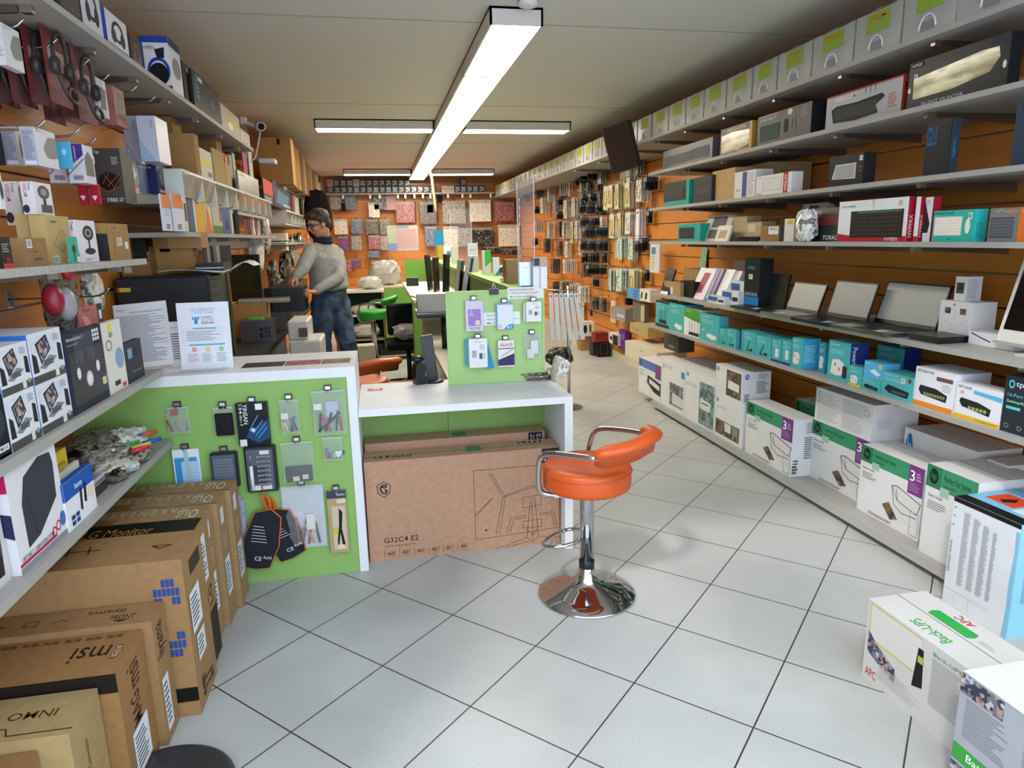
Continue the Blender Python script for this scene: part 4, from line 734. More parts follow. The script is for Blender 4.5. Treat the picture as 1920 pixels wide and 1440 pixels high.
floor_box('battery_backup_box', 'grey and white backup power carton with green band at the bottom right corner', (1776, 1475), 1258, .36, .28, ang+.0, '#a9abb2:paper',
          [Rr('F', 0, .25, 1, 1, '#a4a7ae'), Rr('F', 0, 0, 1, .1, '#e0e0e2'), ('F', 'p', .0, .28, 1, .42, '#3f9a45', [(0, 0), (0, 1), (1, 1), (1, 0)]), T_('F', .12, .31, .4, .39, '#eef4ee', 'Battery'), T_('F', .48, .31, .95, .39, '#eef4ee', 'Back-UPS'), Rr('F', .0, .84, .35, .99, 'photo_people'), ('F', 'l', .06, .5, .42, .82, '#7c7f86', 14), ('F', 'l', .52, .46, .92, .84, '#7c7f86', 18), Rr('F', 0, .02, .2, .26, 'photo_people'),
           Rr('T', 0, 0, 1, 1, '#cfccc6'), apc('T', .6, .6, .8, .75, 180), ('T', 'c', .5, .4, .7, .55, '#2fa04a'), Rr('R', 0, 0, 1, 1, '#a4a7ae')])
# ------------------------------------------------------------------ clear bins on the top right shelf
edges = [(2.22, 2.54), (2.545, 2.83), (2.845, 3.14), (3.155, 3.47), (3.485, 3.79), (3.81, 4.06), (4.08, 4.38), (4.40, 4.70), (4.72, 4.99), (5.01, 5.30), (5.32, 5.63), (5.67, 5.96)]
y = 5.99
while y < 13.2: edges.append((y, y+.30)); y += .325
edges = [(1.6, 1.9), (1.91, 2.21)]+edges
words = ['CABLE HDMI', 'CABLE USB', 'ADAPTEURS', 'AUDIO', 'ALIM', 'RESEAU', 'VGA DVI', 'SATA', 'PILES', 'SOURIS', 'FILTRES', 'DIVERS']
mix_mat('drawer_plastic', ['#8f8f8b', '#a6a6a2', '#bcbcb8'], 3, 'noise', .3, alpha=.88)
mix_mat('drawer_fill', ['#8d8d88', '#b9b9b4', '#6b6f76', '#cfcdc8'], 9, 'noise', .6)
def drawer(yn, yf, w_, lb):
    W, H, D = yf-yn, .185, .36
    e = empty('storage_bin', (2.305, yf, SR['top']), -math.pi/2, label=lb, cat='storage bin', group='clear plastic bins along the top shelf')
    b = MB(); t = .006
    b.prism([(0, 0), (W, 0), (W, H-.005), (W*.5, H+.004), (0, H-.005)], 0, t, 'drawer_plastic').box((0, t, 0), (t, D, H), 'drawer_plastic').box((W-t, t, 0), (W, D, H), 'drawer_plastic').box((0, D-t, 0), (W, D, H), 'drawer_plastic').box((0, 0, H-.004), (W, D, H), 'drawer_plastic')
    b.box((.01, .02, .004), (W-.01, D-.02, H*.62), 'drawer_fill'); b.obj('body', e)
    h = MB(); h.tube([(W/2+.045*math.cos(a), -.003, .02+.055*math.sin(a)) for a in [math.pi*i/10 for i in range(11)]], .004, '#d6d6d2:plastic', 6).box((W/2-.035, -.002, .012), (W/2+.035, 0, .05), '#6f7478:plastic'); h.obj('handle', e)
    l = MB().box((W*.26, -.0025, H*.5), (W*.76, -.0005, H*.93), '#86a236:paper')
    ws = w_.split(' ')
    for i, q in enumerate(ws): l.text(q, None, W*.34, H*(.77 if i == 0 else .57), W*.34, H*.11, '#d2641e', -.003)
    l.obj('label', e); return e
for i, (a, c) in enumerate(edges):
    lb = 'clear plastic bin with a green label on the top right shelf' if i > 13 else ['clear bin, out past the right end', 'clear bin at the top right picture corner', 'clear bin with green label cut by the top picture edge', 'second whole clear bin from the right, blue contents strip', 'clear bin with green label above the gold-window keyboard carton', 'clear bin with green label above the grey red-edged carton', 'clear bin above the black combo keyboard carton', 'clear bin right of the middle of the near drawer row', 'clear bin above the gold-edged accessory carton', 'clear bin above the long dull grey carton', 'clear bin near the far end of the second shelf', 'clear bin above the end of the keyboard shelves', 'second clear bin right of the hanging television', 'clear bin just right of the hanging television'][i]
    if i > 13: lb = 'clear plastic bin with green label on the top shelf, beyond the television'
    drawer(a, c, words[i % 12], lb)
# hanging television
t = empty('television', (2.17, 6.0, 2.26), label='small dark television hanging tilted under the ceiling on the right', cat='television')
T = Matrix.Rotation(math.radians(-40), 4, 'Z') @ Matrix.Rotation(math.radians(8), 4, 'X') @ Matrix.Rotation(math.radians(-13), 4, 'Y')
MB().box((-.13, -.04, -.20), (.13, .04, .20), '#1d1b1b:plastic', T, bev=.008).obj('casing', t)
MB().box((-.115, -.042, -.155), (.115, -.039, .185), '#33251f:gloss', T).obj('screen', t)
MB().cyl((.0, .03, .0), (.14, .04, .02), .02, '#1a1a1a:metal').obj('shelf_arm', t)
# smoke detector, camera
e = empty('smoke_detector', tuple(atZ(990, 8, 2.68).xy)+(2.70,), label='round white smoke detector on the ceiling at the top edge', cat='smoke detector')
MB().lathe([(.052, 0), (.052, -.012), (.050, -.028), (.03, -.036), (.001, -.037)], '#dedede:plastic', 32).obj('cover', e)
b = MB().lathe([(.0525, -.004), (.0525, -.009)], '#2a2a2a', 32); b.obj('vent_slots', e)
p_ = atY(486, 237, 6.0)
e = empty('security_camera', tuple(p_), label='white round-nosed security camera on the left under the ceiling', cat='camera')
MB().cyl((-.02, .1, .01), (.02, -.03, -.005), .035, '#d5d2cc:plastic', 20).obj('housing', e)
MB().cyl((.0205, -.031, -.006), (.0215, -.034, -.006), .026, '#15151a:gloss', 20).obj('lens', e)
MB().cyl((-.02, .08, .0), (-.12, .1, .05), .012, '#d5d2cc:plastic').box((-.15, .06, .03), (-.11, .14, .08), '#d5d2cc:plastic').cyl((-.13, .1, .05), (XL-p_.x, .1, .05), .01, '#d5d2cc:plastic').obj('mount', e)
MB().tube(smooth([(0, .02, -.04), (-.02, .02, -.12), (-.04, .0, -.2), (-.05, 0, -.24), (-.09, 0, -.27)], 2), .006, '#d5d2cc:plastic', 6).obj('cable', e)
# ------------------------------------------------------------------ left wall goods
def FY(name, label, X1, x0, x1, x2, yt, yb, base, P=(), zfix=None, **k):
    """carton whose end faces the shop front (columns x0..x1) and whose long side faces the aisle (x1..x2)"""
    p = atX(x1, yb, X1) if zfix is None else Vector((X1, Yof(x1, X1, zfix), zfix))
    Y = p.y; z0 = p.z; X0 = max(Xof(x0, Y, z0), XL+.005); z1 = Zof(yt, X1, Y)
    d = max(Yof(x2, X1, z0)-Y, .01)
    return carton(name, label, (X1-X0, d, z1-z0), (X0, Y, z0), 0, base, P, **k)
z = 2.215; HS = 'headset_box'
FY(HS, 'dark headset carton cut by the top picture edge on the left shelf', -.915, 90, 110, 157, -90, 0, '#1f1f22:paper', [Rr('R', .1, .1, .9, .9, 'photo_dark')], zfix=z)
def hs(f, c='#26272b'): return [('%s' % f, 'o', .25, .25, .8, .85, c, .68), (f, 'c', .2, .2, .42, .6, c), (f, 'c', .62, .2, .84, .6, c)]
FY(HS, 'white carton picturing an earphone cord, next to the dark one at the top left', -.915, 150, 158, 196, -50, 0, '#c9c9d0:paper', hs('R'), zfix=z)
FY(HS, 'white and blue-edged headset carton at the top left of the shelf', -.915, 190, 204, 244, 12, 0, '#d4d4d8:paper', hs('R')+[Rr('R', 0, 0, 1, .12, '#2f4fa8'), Rr('F', 0, 0, 1, 1, '#2f4fa8')], zfix=z)
FY(HS, 'dull dark headset carton between the two blue ones', -.95, 244, 250, 271, 62, 0, '#3c3632:paper', hs('R', '#6a5a52'), zfix=z)
FY(HS, 'blue and white headset carton picturing a big blue ear cup', -.91, 271, 325, 346, 68, 0, '#dcdce2:paper', [Rr('F', 0, .88, 1, 1, '#22409a'), Rr('F', 0, 0, 1, .1, '#22409a'), Rr('F', 0, 0, .12, 1, '#22409a'), ('F', 'o', .2, .12, .98, .62, '#22409a', .75), ('F', 'c', .25, .1, .92, .52, '#111318'), ('F', 'p', .5, .6, .85, .8, '#1b1d26', [(0, .8), (.2, 0), (.9, 0), (1, 1)]), T_('F', .15, .76, .5, .82, '#22262e', 'HYPERX'), ('R', 'c', .2, .3, .9, .7, '#8a8a90'), Rr('R', .0, .85, 1, 1, '#2b3a66')], zfix=z)
FY(HS, 'black carton with a small white sticker, right of the blue headset carton', -.93, 343, 349, 364, 112, 0, '#232426:paper', [Rr('R', .5, .8, .8, .92, '#d5d5d5')], zfix=z)
FY(HS, 'black headset carton with turquoise lettering on its long side', -.91, 360, 366, 416, 128, 0, '#26282a:paper', [T_('R', .08, .3, .2, .95, '#2fa5c8', 'astro', 90), Rr('R', .2, .82, .34, .94, '#d5d5d5'), ('R', 'o', .5, .2, .9, .8, '#111214', .6), ('R', 'c', .6, .3, .75, .6, '#2b4a6a')], zfix=z)
FY('accessory_box', 'grey and yellow carton with a shiny sticker, toward the end of the top left shelf', -.92, 413, 418, 452, 192, 0, '#b7b2a4:paper', [Rr('R', .3, .4, .9, .75, '#c9b62f'), ('R', 'c', .3, .2, .6, .5, '#f2efe0')], zfix=z)
FY('accessory_box', 'low white carton at the far end of the top left shelf', -.93, 450, 453, 470, 240, 0, '#c9c6bc:paper', [('R', 'o', .3, .2, .8, .8, '#9a988e', .8)], zfix=z)
FY('cardboard_box', 'brown box lying behind the yellow carton on the top left shelf', -1.05, 400, 432, 470, 205, 0, '#6f5a44:card', [], zfix=z)
# hook helper: double prong wire hook from the wall towards the aisle
def hook(parent_label, px, py, Xt, Xw=XL, name='display_hook', group=None, mat_='#b9b9bc:chrome'):
    p = atX(px, py, Xt); sg = 1 if Xt > Xw else -1; L = abs(Xt-Xw)
    b = MB().box((-.004, -.02, -.03), (.003, .02, .03), mat_)
    b.tube(smooth([(0, 0, 0), (sg*L*.8, 0, .0), (sg*L*.92, 0, .006), (sg*L, 0, .03)], 1), .0035, mat_, 6)
    return tag(b.obj(name, None, (Xw, p.y, p.z-.03)), parent_label, 'hook', group)
for i, (px, py, s_) in enumerate(((45, 35, 'nearest'), (108, 72, 'second, carrying red headset packs'), (168, 110, 'third, carrying red headset packs'), (206, 138, 'behind the white mouse box'), (258, 160, 'beyond the pink boxes'), (292, 180, 'below the black turquoise carton'), (85, 225, 'carrying the white mouse boxes'), (150, 240, 'above the turquoise tag'), (181, 258, 'above the purple box'), (243, 282, 'above the black mouse carton'))):
    hook('chrome display hook high on the left wall, '+s_, px, py, -.97)
WT = '#d3d2d4:paper'
def mouse(f='R', c='#84817e'): return [(f, 'p', .35, .25, 1, .85, c, [(.2, 0), (0, .4), (.4, .95), (1, 1), (1, .1), (.6, 0)]), (f, 'l', .1, .9, .5, .96, '#aaa', 2)]
FY('mouse_box', 'white mouse box with a grey mouse picture, uppermost at the left picture edge', -1.0, -4, 13, 47, 40, 122, WT, mouse()+[('F', 'l', .2, .2, .9, .9, '#9a9cab', 12)])
for i, (a, c, d) in enumerate(((12, 38, 50), (47, 73, 112))):
    FY('mouse_box', ['white mouse box with fine print, left one of the hooked pair', 'white mouse box with a grey mouse picture, right one of the hooked pair'][i], -1.12+.12*i, a, c, d, 237, 310, WT, mouse()+[Rr('F', 0, 0, 1, 1, '#a9acbb'), ('F', 'l', .1, .15, .9, .9, '#6f7389', 16), Rr('F', .1, .03, .9, .12, '#d8d8e0')])
FY('headset_pack', 'black striped pack at the left picture edge behind the white mouse boxes', -1.15, -10, 2, 12, 245, 308, '#26272a:paper', [('F', 'l', .1, .1, .9, .9, '#888', 8)])
def headset_pack(label, X, Y, zt, w=.17, h=.27):
    e = empty('headset_pack', (X, Y, zt-h), math.pi/2, label=label, cat='headset pack', group='red headset packs on the left hooks')
    MB().box((0, .002, .02), (w, .004, h), '#7c2a2c:paper').box((.03, .0005, .13), (w-.03, .002, .19), '#c8a091:paper').obj('card', e)
    b = MB(); b.tube([(w*.5+w*.3*math.cos(a), -.012, h*.62+h*.28*math.sin(a)) for a in [math.pi*i/12-.25 for i in range(15)]], .007, '#1b1b1d:plastic', 8)
    b.ball((w*.18, -.015, h*.5), (.022, .018, .03), '#18181a:plastic').ball((w*.82, -.015, h*.5), (.022, .018, .03), '#18181a:plastic').tube(smooth([(w*.2, -.02, h*.4), (w*.3, -.03, h*.15), (w*.6, -.035, h*.1), (w*.8, -.03, h*.22), (w*.5, -.03, h*.3), (w*.3, -.03, h*.2)], 2), .006, '#141416:plastic', 6)
    b.obj('headset', e)
    c = MB(); vs = [(0, 0, 0), (w, 0, 0), (w, 0, h), (0, 0, h), (.015, -.045, .02), (w-.015, -.045, .01), (w-.02, -.03, h*.9), (.02, -.03, h*.9)]
    c.add(vs, [(0, 1, 5, 4), (1, 2, 6, 5), (2, 3, 7, 6), (3, 0, 4, 7), (4, 5, 6, 7)], 'blister'); c.obj('blister', e); return e
for hk, (px, py) in enumerate(((118, 60), (168, 104))):
    p_ = atX(px, py, -1.0)
    for j in range(5 if hk == 0 else 3):
        headset_pack('red and black headset blister pack, %s on the %s hook' % (['frontmost', 'second', 'third', 'fourth', 'rearmost'][j], ['nearer', 'farther'][hk]), -1.0-.055*j, p_.y-.17, p_.z+.0)
FY('mouse_box', 'white mouse box hanging right of the red headset packs', -.99, 163, 188, 206, 143, 216, '#d0d0da:paper', [('F', 'o', .2, .25, .7, .8, '#8c8fa5', .9), T_('F', .1, .9, .5, .97, '#333', 'Trust'), ('F', 'l', .3, .08, .9, .2, '#7e90c0', 3), ('R', 'p', .2, .2, .9, .8, '#6a6763', [(0, 0), (.3, 1), (1, .9), (.8, 0)])])
for i in range(3):
    FY('mouse_box', 'pink-brown mouse box, %s of three hooked together' % ['rearmost', 'middle', 'front one'][i], -1.13+.065*i, 136+30*i, 168+32*i-12*(i == 2)+0, 180+30*i+(0 if i < 2 else 0), 168-4*i, 228+3*i, '#a0685e:paper', [('R', 'p', .2, .2, .9, .9, '#726d66', [(0, 0), (.3, 1), (1, .9), (.8, 0)]), ('R', 'l', .1, .02, .9, .16, '#d98a80', 3), ('F', 's', 0, 0, 1, 1, '#7a3a38', [[(0, .6), (.5, .7), (1, .4)]], .04)])
FY('phone_tag', 'turquoise tag swinging tilted below a hook', -.985, 112, 136, 139, 266, 316, '#45a9cf:paper', [('F', 'c', .35, .5, .7, .75, '#9fd3e6')])
for i in range(2):
    FY('mouse_box', ['white and purple mouse box, left one behind the turquoise tag', 'white and purple mouse box with its purple top, right of the turquoise tag'][i], -1.07+.08*i, 95+37*i, 128+35*i, 140+42*i, 270+0*i, 343, '#d3d0da:paper', [('F', 'p', 0, .3, 1, 1, '#4a3288', [(0, .1), (0, 1), (1, 1), (1, .6)]), ('F', 's', 0, 0, 1, 1, '#3a2a6a', [[(0, .22), (1, .62)]], .05), ('F', 'v', .25, .08, .85, .2, '#222', 12), T_('F', .42, .5, .58, .95, '#ddd8ee', 'Tronsmart', 90), ('R', 'p', .1, .2, .9, .85, '#6a675f', [(0, 0), (0, .7), (.5, 1), (1, .7), (1, 0)])])
FY('mouse_box', 'black gaming mouse carton marked STRIKE with a red-lit mouse', -.965, 177, 237, 258, 278, 381, '#45413b:paper', [Rr('F', 0, 0, .16, .36, '#b01c30'), Rr('F', .04, .86, .12, .92, '#d9d9d9'), T_('F', .2, .9, .36, .97, '#eee', 'Trust'), Rr('F', .05, .72, .2, .86, '#ddd'), ('F', 'p', .2, .22, .92, .58, '#17120f', [(0, .3), (.1, .8), (.5, 1), (1, .75), (.9, .3), (.4, 0)]), ('F', 's', .2, .2, .95, .6, '#c24a3a', [[(0, .3), (.3, .05), (.6, .1), (.98, .7)], [(.2, .4), (.5, .9)], [(.4, .3), (.9, .8)], [(.3, .8), (.7, .2)]], .018), T_('F', .42, .03, .74, .10, '#eceae6', 'STRIKE'), ('F', 'l', .8, .03, .97, .1, '#bbb', 2), ('F', 'l', .7, .7, .95, .85, '#aaa69c', 5), ('F', 'p', .22, .04, .38, .12, '#8a3030', [(0, .8), (1, .8), (.5, 0)])])
for i in range(2):
    FY('mouse_box', ['red box end with a white emblem, left of two under the purple boxes', 'red box end with a white emblem, right of two under the purple boxes'][i], -1.05+.04*i, 150+22*i, 166+22*i, 170+22*i, 345, 384, '#b01f36:paper', [('F', 'p', .2, .2, .8, .45, '#e9dde0', [(0, .8), (.2, 1), (.8, 1), (1, .8), (.5, 0)])])
for i, (a, b2, c, m, P, lb) in enumerate(((237, 250, 262, '#8a8578:paper', [('R', 'p', .1, .3, .9, .9, '#c9c6b4', [(0, 0), (.4, 1), (1, .5)]), Rr('R', 0, .02, 1, .18, '#d99a8c')], 'grey and beige mouse box right of the black mouse carton'), (254, 266, 280, '#35648f:clear', [Rr('F', .2, .3, .8, .8, '#a9c4dc')], 'blue clear pack beside the beige mouse box'), (275, 298, 317, '#232a5c:paper', [('R', 'c', .2, .3, .9, .9, '#6a6a66'), Rr('R', .1, .04, .9, .14, '#d99a8c'), T_('F', .2, .86, .6, .93, '#ccd', 'Trust')], 'dark blue mouse box hanging at the end of the hook row'))):
    FY('mouse_box', lb, -.98, a, b2, c, 300+4*i, 362, m, P)
for i, (a, c, d, yb) in enumerate(((15, 44, 52, 422), (46, 70, 103, 402))):
    FY('webcam_box', ['white webcam box with red lettering, left one hanging at the picture edge', 'white webcam box picturing a black webcam, right of the hanging pair'][i], -1.08+.1*i, a, c, d, 340, yb, '#d9d8dc:paper', [T_('F', .2, .55, .5, .95, '#c96070', 'WEBCAM', -90), T_('F', .6, .75, .8, .97, '#222', 'Trust', -90), ('F', 'c', .0, .05, .5, .3, '#33353a'), ('R', 'c', .2, .5, .85, .92, '#4b4a48'), ('R', 'c', .35, .6, .7, .82, '#8d8c88'), Rr('R', .45, .3, .6, .5, '#2a2a2a'), Rr('R', .3, .08, .9, .32, '#4a4a48')])
FY('webcam_box', 'white box slice at the left picture edge above the wood-grain shelf', -1.0, -20, 4, 12, 300, 392, '#d9d8dc:paper', [('R', 'c', .2, .2, .9, .6, '#333')])
# wood-grain shelf
z = 1.45
FY('accessory_box', 'black carton with red foot at the left end of the wood-grain shelf', -.93, -20, 8, 27, 444, 0, '#26221f:paper', [Rr('R', 0, 0, 1, .16, '#c23a2a'), Rr('R', .3, .2, .8, .35, '#7a1e1e'), ('R', 'l', .1, .5, .9, .8, '#999', 4)], zfix=z)
FY('cardboard_box', 'small brown box with a bar-code sticker on the wood-grain shelf', -.93, 18, 54, 93, 446, 0, '#94734c:card', [Rr('R', .05, .65, .3, .95, '#d9d9d9'), ('R', 'v', .08, .7, .27, .92, '#333', 8), T_('R', .3, .5, .5, .56, '#4a3620', 'hub'), ('R', 'l', .3, .2, .8, .3, '#5a4630', 3)], zfix=z)
FY('accessory_box', 'slim pale tan box standing behind the brown box', -1.02, 42, 66, 80, 400, 0, '#cdb37f:paper', [], zfix=z)
FY('accessory_box', 'tan laptop-hub carton with an embossed square, tallest on the wood-grain shelf', -.95, 67, 98, 140, 403, 0, '#b79c66:paper', [T_('R', .18, .85, .45, .91, '#4a3c22', 'hedion'), ('R', 's', .2, .25, .9, .7, '#94793f', [[(0, .4), (.6, 1), (1, .6), (.5, 0), (0, .4)]], .012), Rr('R', .1, .03, .35, .18, '#d9d9d9'), ('R', 'v', .12, .05, .33, .16, '#333', 8), Rr('R', .68, .04, .98, .2, '#e5e3df'), ('R', 'v', .7, .1, .9, .19, '#222', 7)], zfix=z)
FY('accessory_box', 'small mint green box in front of the white webcam carton', -.915, 131, 134, 151, 444, 0, '#37a58a:paper', [('R', 'c', .3, .4, .7, .7, '#1d3a34'), Rr('R', .45, .1, .55, .4, '#1d3a34'), Rr('R', .7, .05, .98, .25, '#ddd')], zfix=z)
FY('webcam_box', 'white webcam carton picturing a black ring webcam on the wood-grain shelf', -.945, 124, 152, 187, 412, 0, '#dcdce2:paper', [T_('F', .3, .5, .55, .95, '#d06070', 'WEBCAM', -90), T_('F', .65, .75, .85, .97, '#222', 'Trust', -90), ('R', 'c', .3, .52, .85, .88, '#26272a'), ('R', 'o', .4, .6, .74, .8, '#9a9a9c', .6), Rr('R', .52, .3, .6, .55, '#222'), ('R', 'c', .3, .18, .85, .34, '#26272a'), ('F', 'c', .5, .1, 1, .28, '#2a3350'), ('R', 'l', .3, .03, .7, .1, '#c99', 2)], zfix=z)
FY('webcam_box', 'tall brown and dark carton with two stickers at the end of the wood-grain shelf', -.93, 178, 208, 247, 418, 0, '#a3814f:card', [Rr('F', 0, 0, 1, .72, '#2c2d33'), ('R', 's', .1, .1, .6, .85, '#7a5c34', [[(.2, 0), (.4, .7), (.7, .7)], [(.1, .1), (.6, .1)]], .01), Rr('R', .38, .4, .62, .62, '#dcdcdc'), ('R', 'v', .4, .43, .6, .6, '#444', 6), Rr('R', .75, .3, .9, .5, '#dcdcdc'), Rr('R', 0, .78, .6, .98, '#a47a58'), T_('R', .2, .85, .4, .92, '#3a2a1a', 'hub')], zfix=z)
# under the wood-grain shelf: hooks with bagged mice
hook('chrome display hook below the wood-grain shelf', 205, 540, -.97)
crumple('mouse_bag', 'clear bag with a red and a silver mouse hanging under the wood-grain shelf', tuple(atX(125, 628, -1.05)), (.07, .2, .26), 'bag_dark', 3)
b = MB().ball((.02, -.02, .1), (.03, .035, .055), '#9c9ca2:plastic').ball((.02, -.1, .12), (.03, .03, .05), '#8e2030:plastic').ball((.02, .03, .2), (.02, .03, .03), '#b02a30:plastic')
tag(b.obj('mouse_set', None, tuple(atX(125, 628, -1.0))), 'silver and dark red mice seen through the clear bag', 'computer mouse')
FY('mouse_box', 'pinkish red mouse carton hanging beside the clear bag', -.99, 150, 153, 196, 578, 628, '#b56a68:paper', [T_('R', .15, .8, .5, .93, '#5a2a2a', 'Trust'), Rr('R', .78, .2, 1, 1, '#2a2a2c'), Rr('R', .83, .4, .95, .75, '#ddd'), ('R', 'p', .1, .0, .6, .7, '#d99a90', [(0, 1), (.5, .8), (1, 0), (.3, .1)])])
crumple('cable_bag', 'clear bag with a red cable hanging above the pinkish carton', tuple(atX(180, 585, -1.1)), (.05, .16, .16), 'bag_silver', 8)
# speaker shelf
z = 1.003
def spk(f='R'):
    return [('R', 'p', .05, .25, .75, .92, '#d5d7de', [(.1, .0), (.6, .3), (1, .1), (1, 1), (0, 1)]), ('R', 'p', .18, .35, .62, .93, '#15161a', [(0, .75), (.8, 1), (1, .45), (.25, 0)]), ('R', 'p', .22, .39, .58, .89, 'photo_people', [(0, .75), (.8, 1), (1, .45), (.25, 0)]), ('R', 'p', .22, .24, .78, .5, '#83868e', [(0, .2), (.6, 1), (1, .7), (.3, 0)]), ('R', 'g', .36, .3, .66, .42, '#2c2e34', (8, 3)), ('R', 'p', .04, .22, .2, .62, '#202227', [(0, 0), (.1, 1), (.8, .8), (1, 0)]), ('R', 'p', .82, .3, .96, .7, '#202227', [(0, .1), (.1, 1), (.9, .9), (1, 0)]), Rr('R', 0, 0, 1, .16, '#4b4845'), Rr('R', .66, .02, .78, .2, '#d9d9d6'), ('R', 'c', .84, .1, .94, .2, '#9a9a98'), ('R', 'l', .72, .75, .95, .9, '#8f94b0', 4), Rr('F', 0, 0, 1, 1, '#2f6fc4')]
FY('speaker_box', 'black speaker carton at the left picture edge of the speaker shelf', -.92, -60, -45, 23, 768, 0, '#16181c:paper', [('R', 'c', .3, .3, .95, .9, '#2c3440'), Rr('R', .66, .1, .95, .2, '#ddd'), T_('R', .7, .12, .92, .18, '#222', 'MSX')], zfix=z)
def two(x1, x2, ytl, ytu, names):
    Y0, Y1 = Yof(x1, -.92, z), Yof(x2, -.92, z); h = Zof(ytl, -.92, Y1)-z; h2 = Zof(ytu, -.92, Y1)-z-h
    for i in range(2):
        carton('speaker_box', names[i], (.16, Y1-Y0-.003, (h, h2)[i]), (-1.08, Y0, z+(0, h)[i]), 0, '#dcdde2:paper', spk(), flap=False)
two(24, 80, 722, 638, ['white speaker carton with laptop picture, lower left of the block of four', 'white speaker carton with laptop picture, upper left of the block of four'])
two(81, 139, 698, 612, ['white speaker carton with laptop picture, lower right of the block of four', 'white speaker carton with laptop picture, upper right of the block of four'])
FY('speaker_box', 'dark multimedia speaker carton with round knob picture on the speaker shelf', -.92, 130, 141, 207, 627, 0, '#242638:paper', [Rr('R', .05, .1, .98, .75, 'photo_dark'), Rr('F', 0, 0, 1, 1, '#252a5a'), T_('R', .06, .88, .48, .93, '#e8e8f0', 'Multimedia Speakers 2.1'), T_('R', .06, .83, .32, .86, '#aab', 'Powerful sound'), ('R', 's', .2, .5, .9, .95, '#a9b3c9', [[(.05*i, 1), (.05*i, random.uniform(.1, .6))] for i in range(1, 16)], .004), ('R', 'c', .42, .26, .6, .46, '#c7c9cf'), ('R', 'c', .45, .29, .57, .43, '#e2e2e6'), ('R', 'c', .2, .4, .3, .55, '#dfe1e6'), ('R', 'c', .72, .4, .82, .55, '#dfe1e6'), ('R', 'g', .72, .8, .92, .96, '#e4e4ea', (3, 3)), Rr('R', .84, .2, .96, .3, '#dcc9a0')], zfix=z)
FY('speaker_box', 'white carton with a yellow price sticker beside the dark speaker carton', -.925, 195, 208, 241, 608, 0, '#dedad2:paper', [Rr('R', .3, .86, .5, .97, '#e2d93a'), ('R', 'c', .5, .3, .95, .6, '#8aa4bf'), ('R', 'o', .1, .6, .4, .75, '#555', .8), Rr('R', .3, .08, .6, .15, '#333'), Rr('R', .7, .02, .9, .08, '#d0483a'), ('R', 'v', .32, .78, .5, .85, '#777', 5)], zfix=z)
FY('accessory_box', 'small dark grey curved-top carton at the end of the speaker shelf', -.925, 230, 242, 272, 646, 0, '#313236:paper', [Rr('R', .15, .6, .4, .85, '#7d9cb4'), ('R', 'c', .5, .6, .7, .85, '#1f2023'), T_('R', .3, .2, .9, .28, '#999', 'Smart speaker')], zfix=z)
# lowest left shelf
z = .70
FY('speaker_box', 'white speaker carton with a photo of two round speakers, bottom left picture edge', -.94, -70, -40, 22, 968, 0, '#cfcbc6:paper', [('R', 'p', .3, .1, .9, .8, '#1c1c20', [(0, 0), (.1, 1), (1, .9), (.9, 0)]), ('R', 'c', .6, .3, .85, .6, '#55565c')], zfix=z)
FY('speaker_box', 'large white and red subwoofer carton on the lowest left shelf', -.92, -40, 42, 129, 858, 0, '#dcdade:paper', [('R', 'p', .2, .16, .9, .85, '#3a3a42', [(0, .55), (.0, .0), (.35, .05), (.95, .35), (1, .8), (.95, .95), (.6, .98), (.15, .85)]), ('R', 's', .2, .16, .9, .85, '#1c1c20', [[(.1, .75), (.3, .05)], [(.55, .95), (.6, .7)]], .008), Rr('R', .86, .86, 1, .99, '#b01c36'), T_('R', .05, .09, .7, .13, '#4a4a50', 'LIBITONE 2.1 SUBWOOFER SYSTEM'), Rr('R', .0, .06, .75, .085, '#b01c36'), Rr('R', .0, .0, 1, .05, '#8a8c90'), ('R', 'o', .66, .06, .76, .16, '#b01c36', .7), ('R', 'o', .76, .09, .86, .19, '#b01c36', .7), ('R', 'c', .86, .1, .98, .24, '#3a6fa8'), Rr('F', 0, .7, 1, .85, '#b01c56'), ('F', 'p', .5, .2, 1, .55, '#2f2c50', [(0, .8), (0, 1), (1, .9), (1, .3), (.5, .4)]), Rr('T', 0, 0, 1, 1, '#8e1a1e')], zfix=z, flap=False)
FY('accessory_box', 'yellow carton standing behind the white subwoofer carton', -1.0, 95, 112, 140, 857, 0, '#d9bd2c:paper', [('R', 'o', .4, .35, .7, .6, '#e9d88a', .5), ('R', 'c', .2, .2, .4, .4, '#e9dcaa'), T_('R', .1, .75, .8, .82, '#4a4210', 'Energy Saving'), Rr('R', .05, .8, .2, .95, '#222')], zfix=z)
FY('accessory_box', 'blue and white mobile speaker carton at the front of the lowest left shelf', -.915, 116, 131, 183, 910, 0, '#e1e2e8:paper', [Rr('R', 0, .62, 1, 1, '#1f56a8'), Rr('F', 0, .62, 1, 1, '#1f56a8'), Rr('T', 0, 0, 1, 1, '#1f56a8'), T_('R', .35, .74, .6, .86, '#eef', 'hama'), ('R', 'p', .45, .2, .56, .7, '#1d1d22', [(.4, 1), (1, .9), (.6, 0), (0, .1)]), ('R', 'p', .6, .3, .72, .75, '#1d1d22', [(.4, 1), (1, .9), (.6, 0), (0, .1)]), ('R', 'p', .72, .3, .98, .6, '#e3d2b4', [(0, .3), (.3, 1), (1, .8), (.8, 0)]), ('R', 'g', .1, .04, .4, .28, '#24406f', (2, 2))], zfix=z)
b = MB().box((-.12, 0, 0), (.0, .09, .03), '#e2ddd2:paper')
prints(b, (.0, .09, .03), [])
p_ = atX(150, 905, -1.0)
FY('accessory_box', 'flat off-white carton between the yellow and the blue cartons', -.965, 112, 120, 160, 893, 0, '#dcd7cb:paper', [('T', 'p', .2, .2, .8, .5, '#6f6650', [(0, 0), (.5, 1), (1, .5)])], zfix=z)
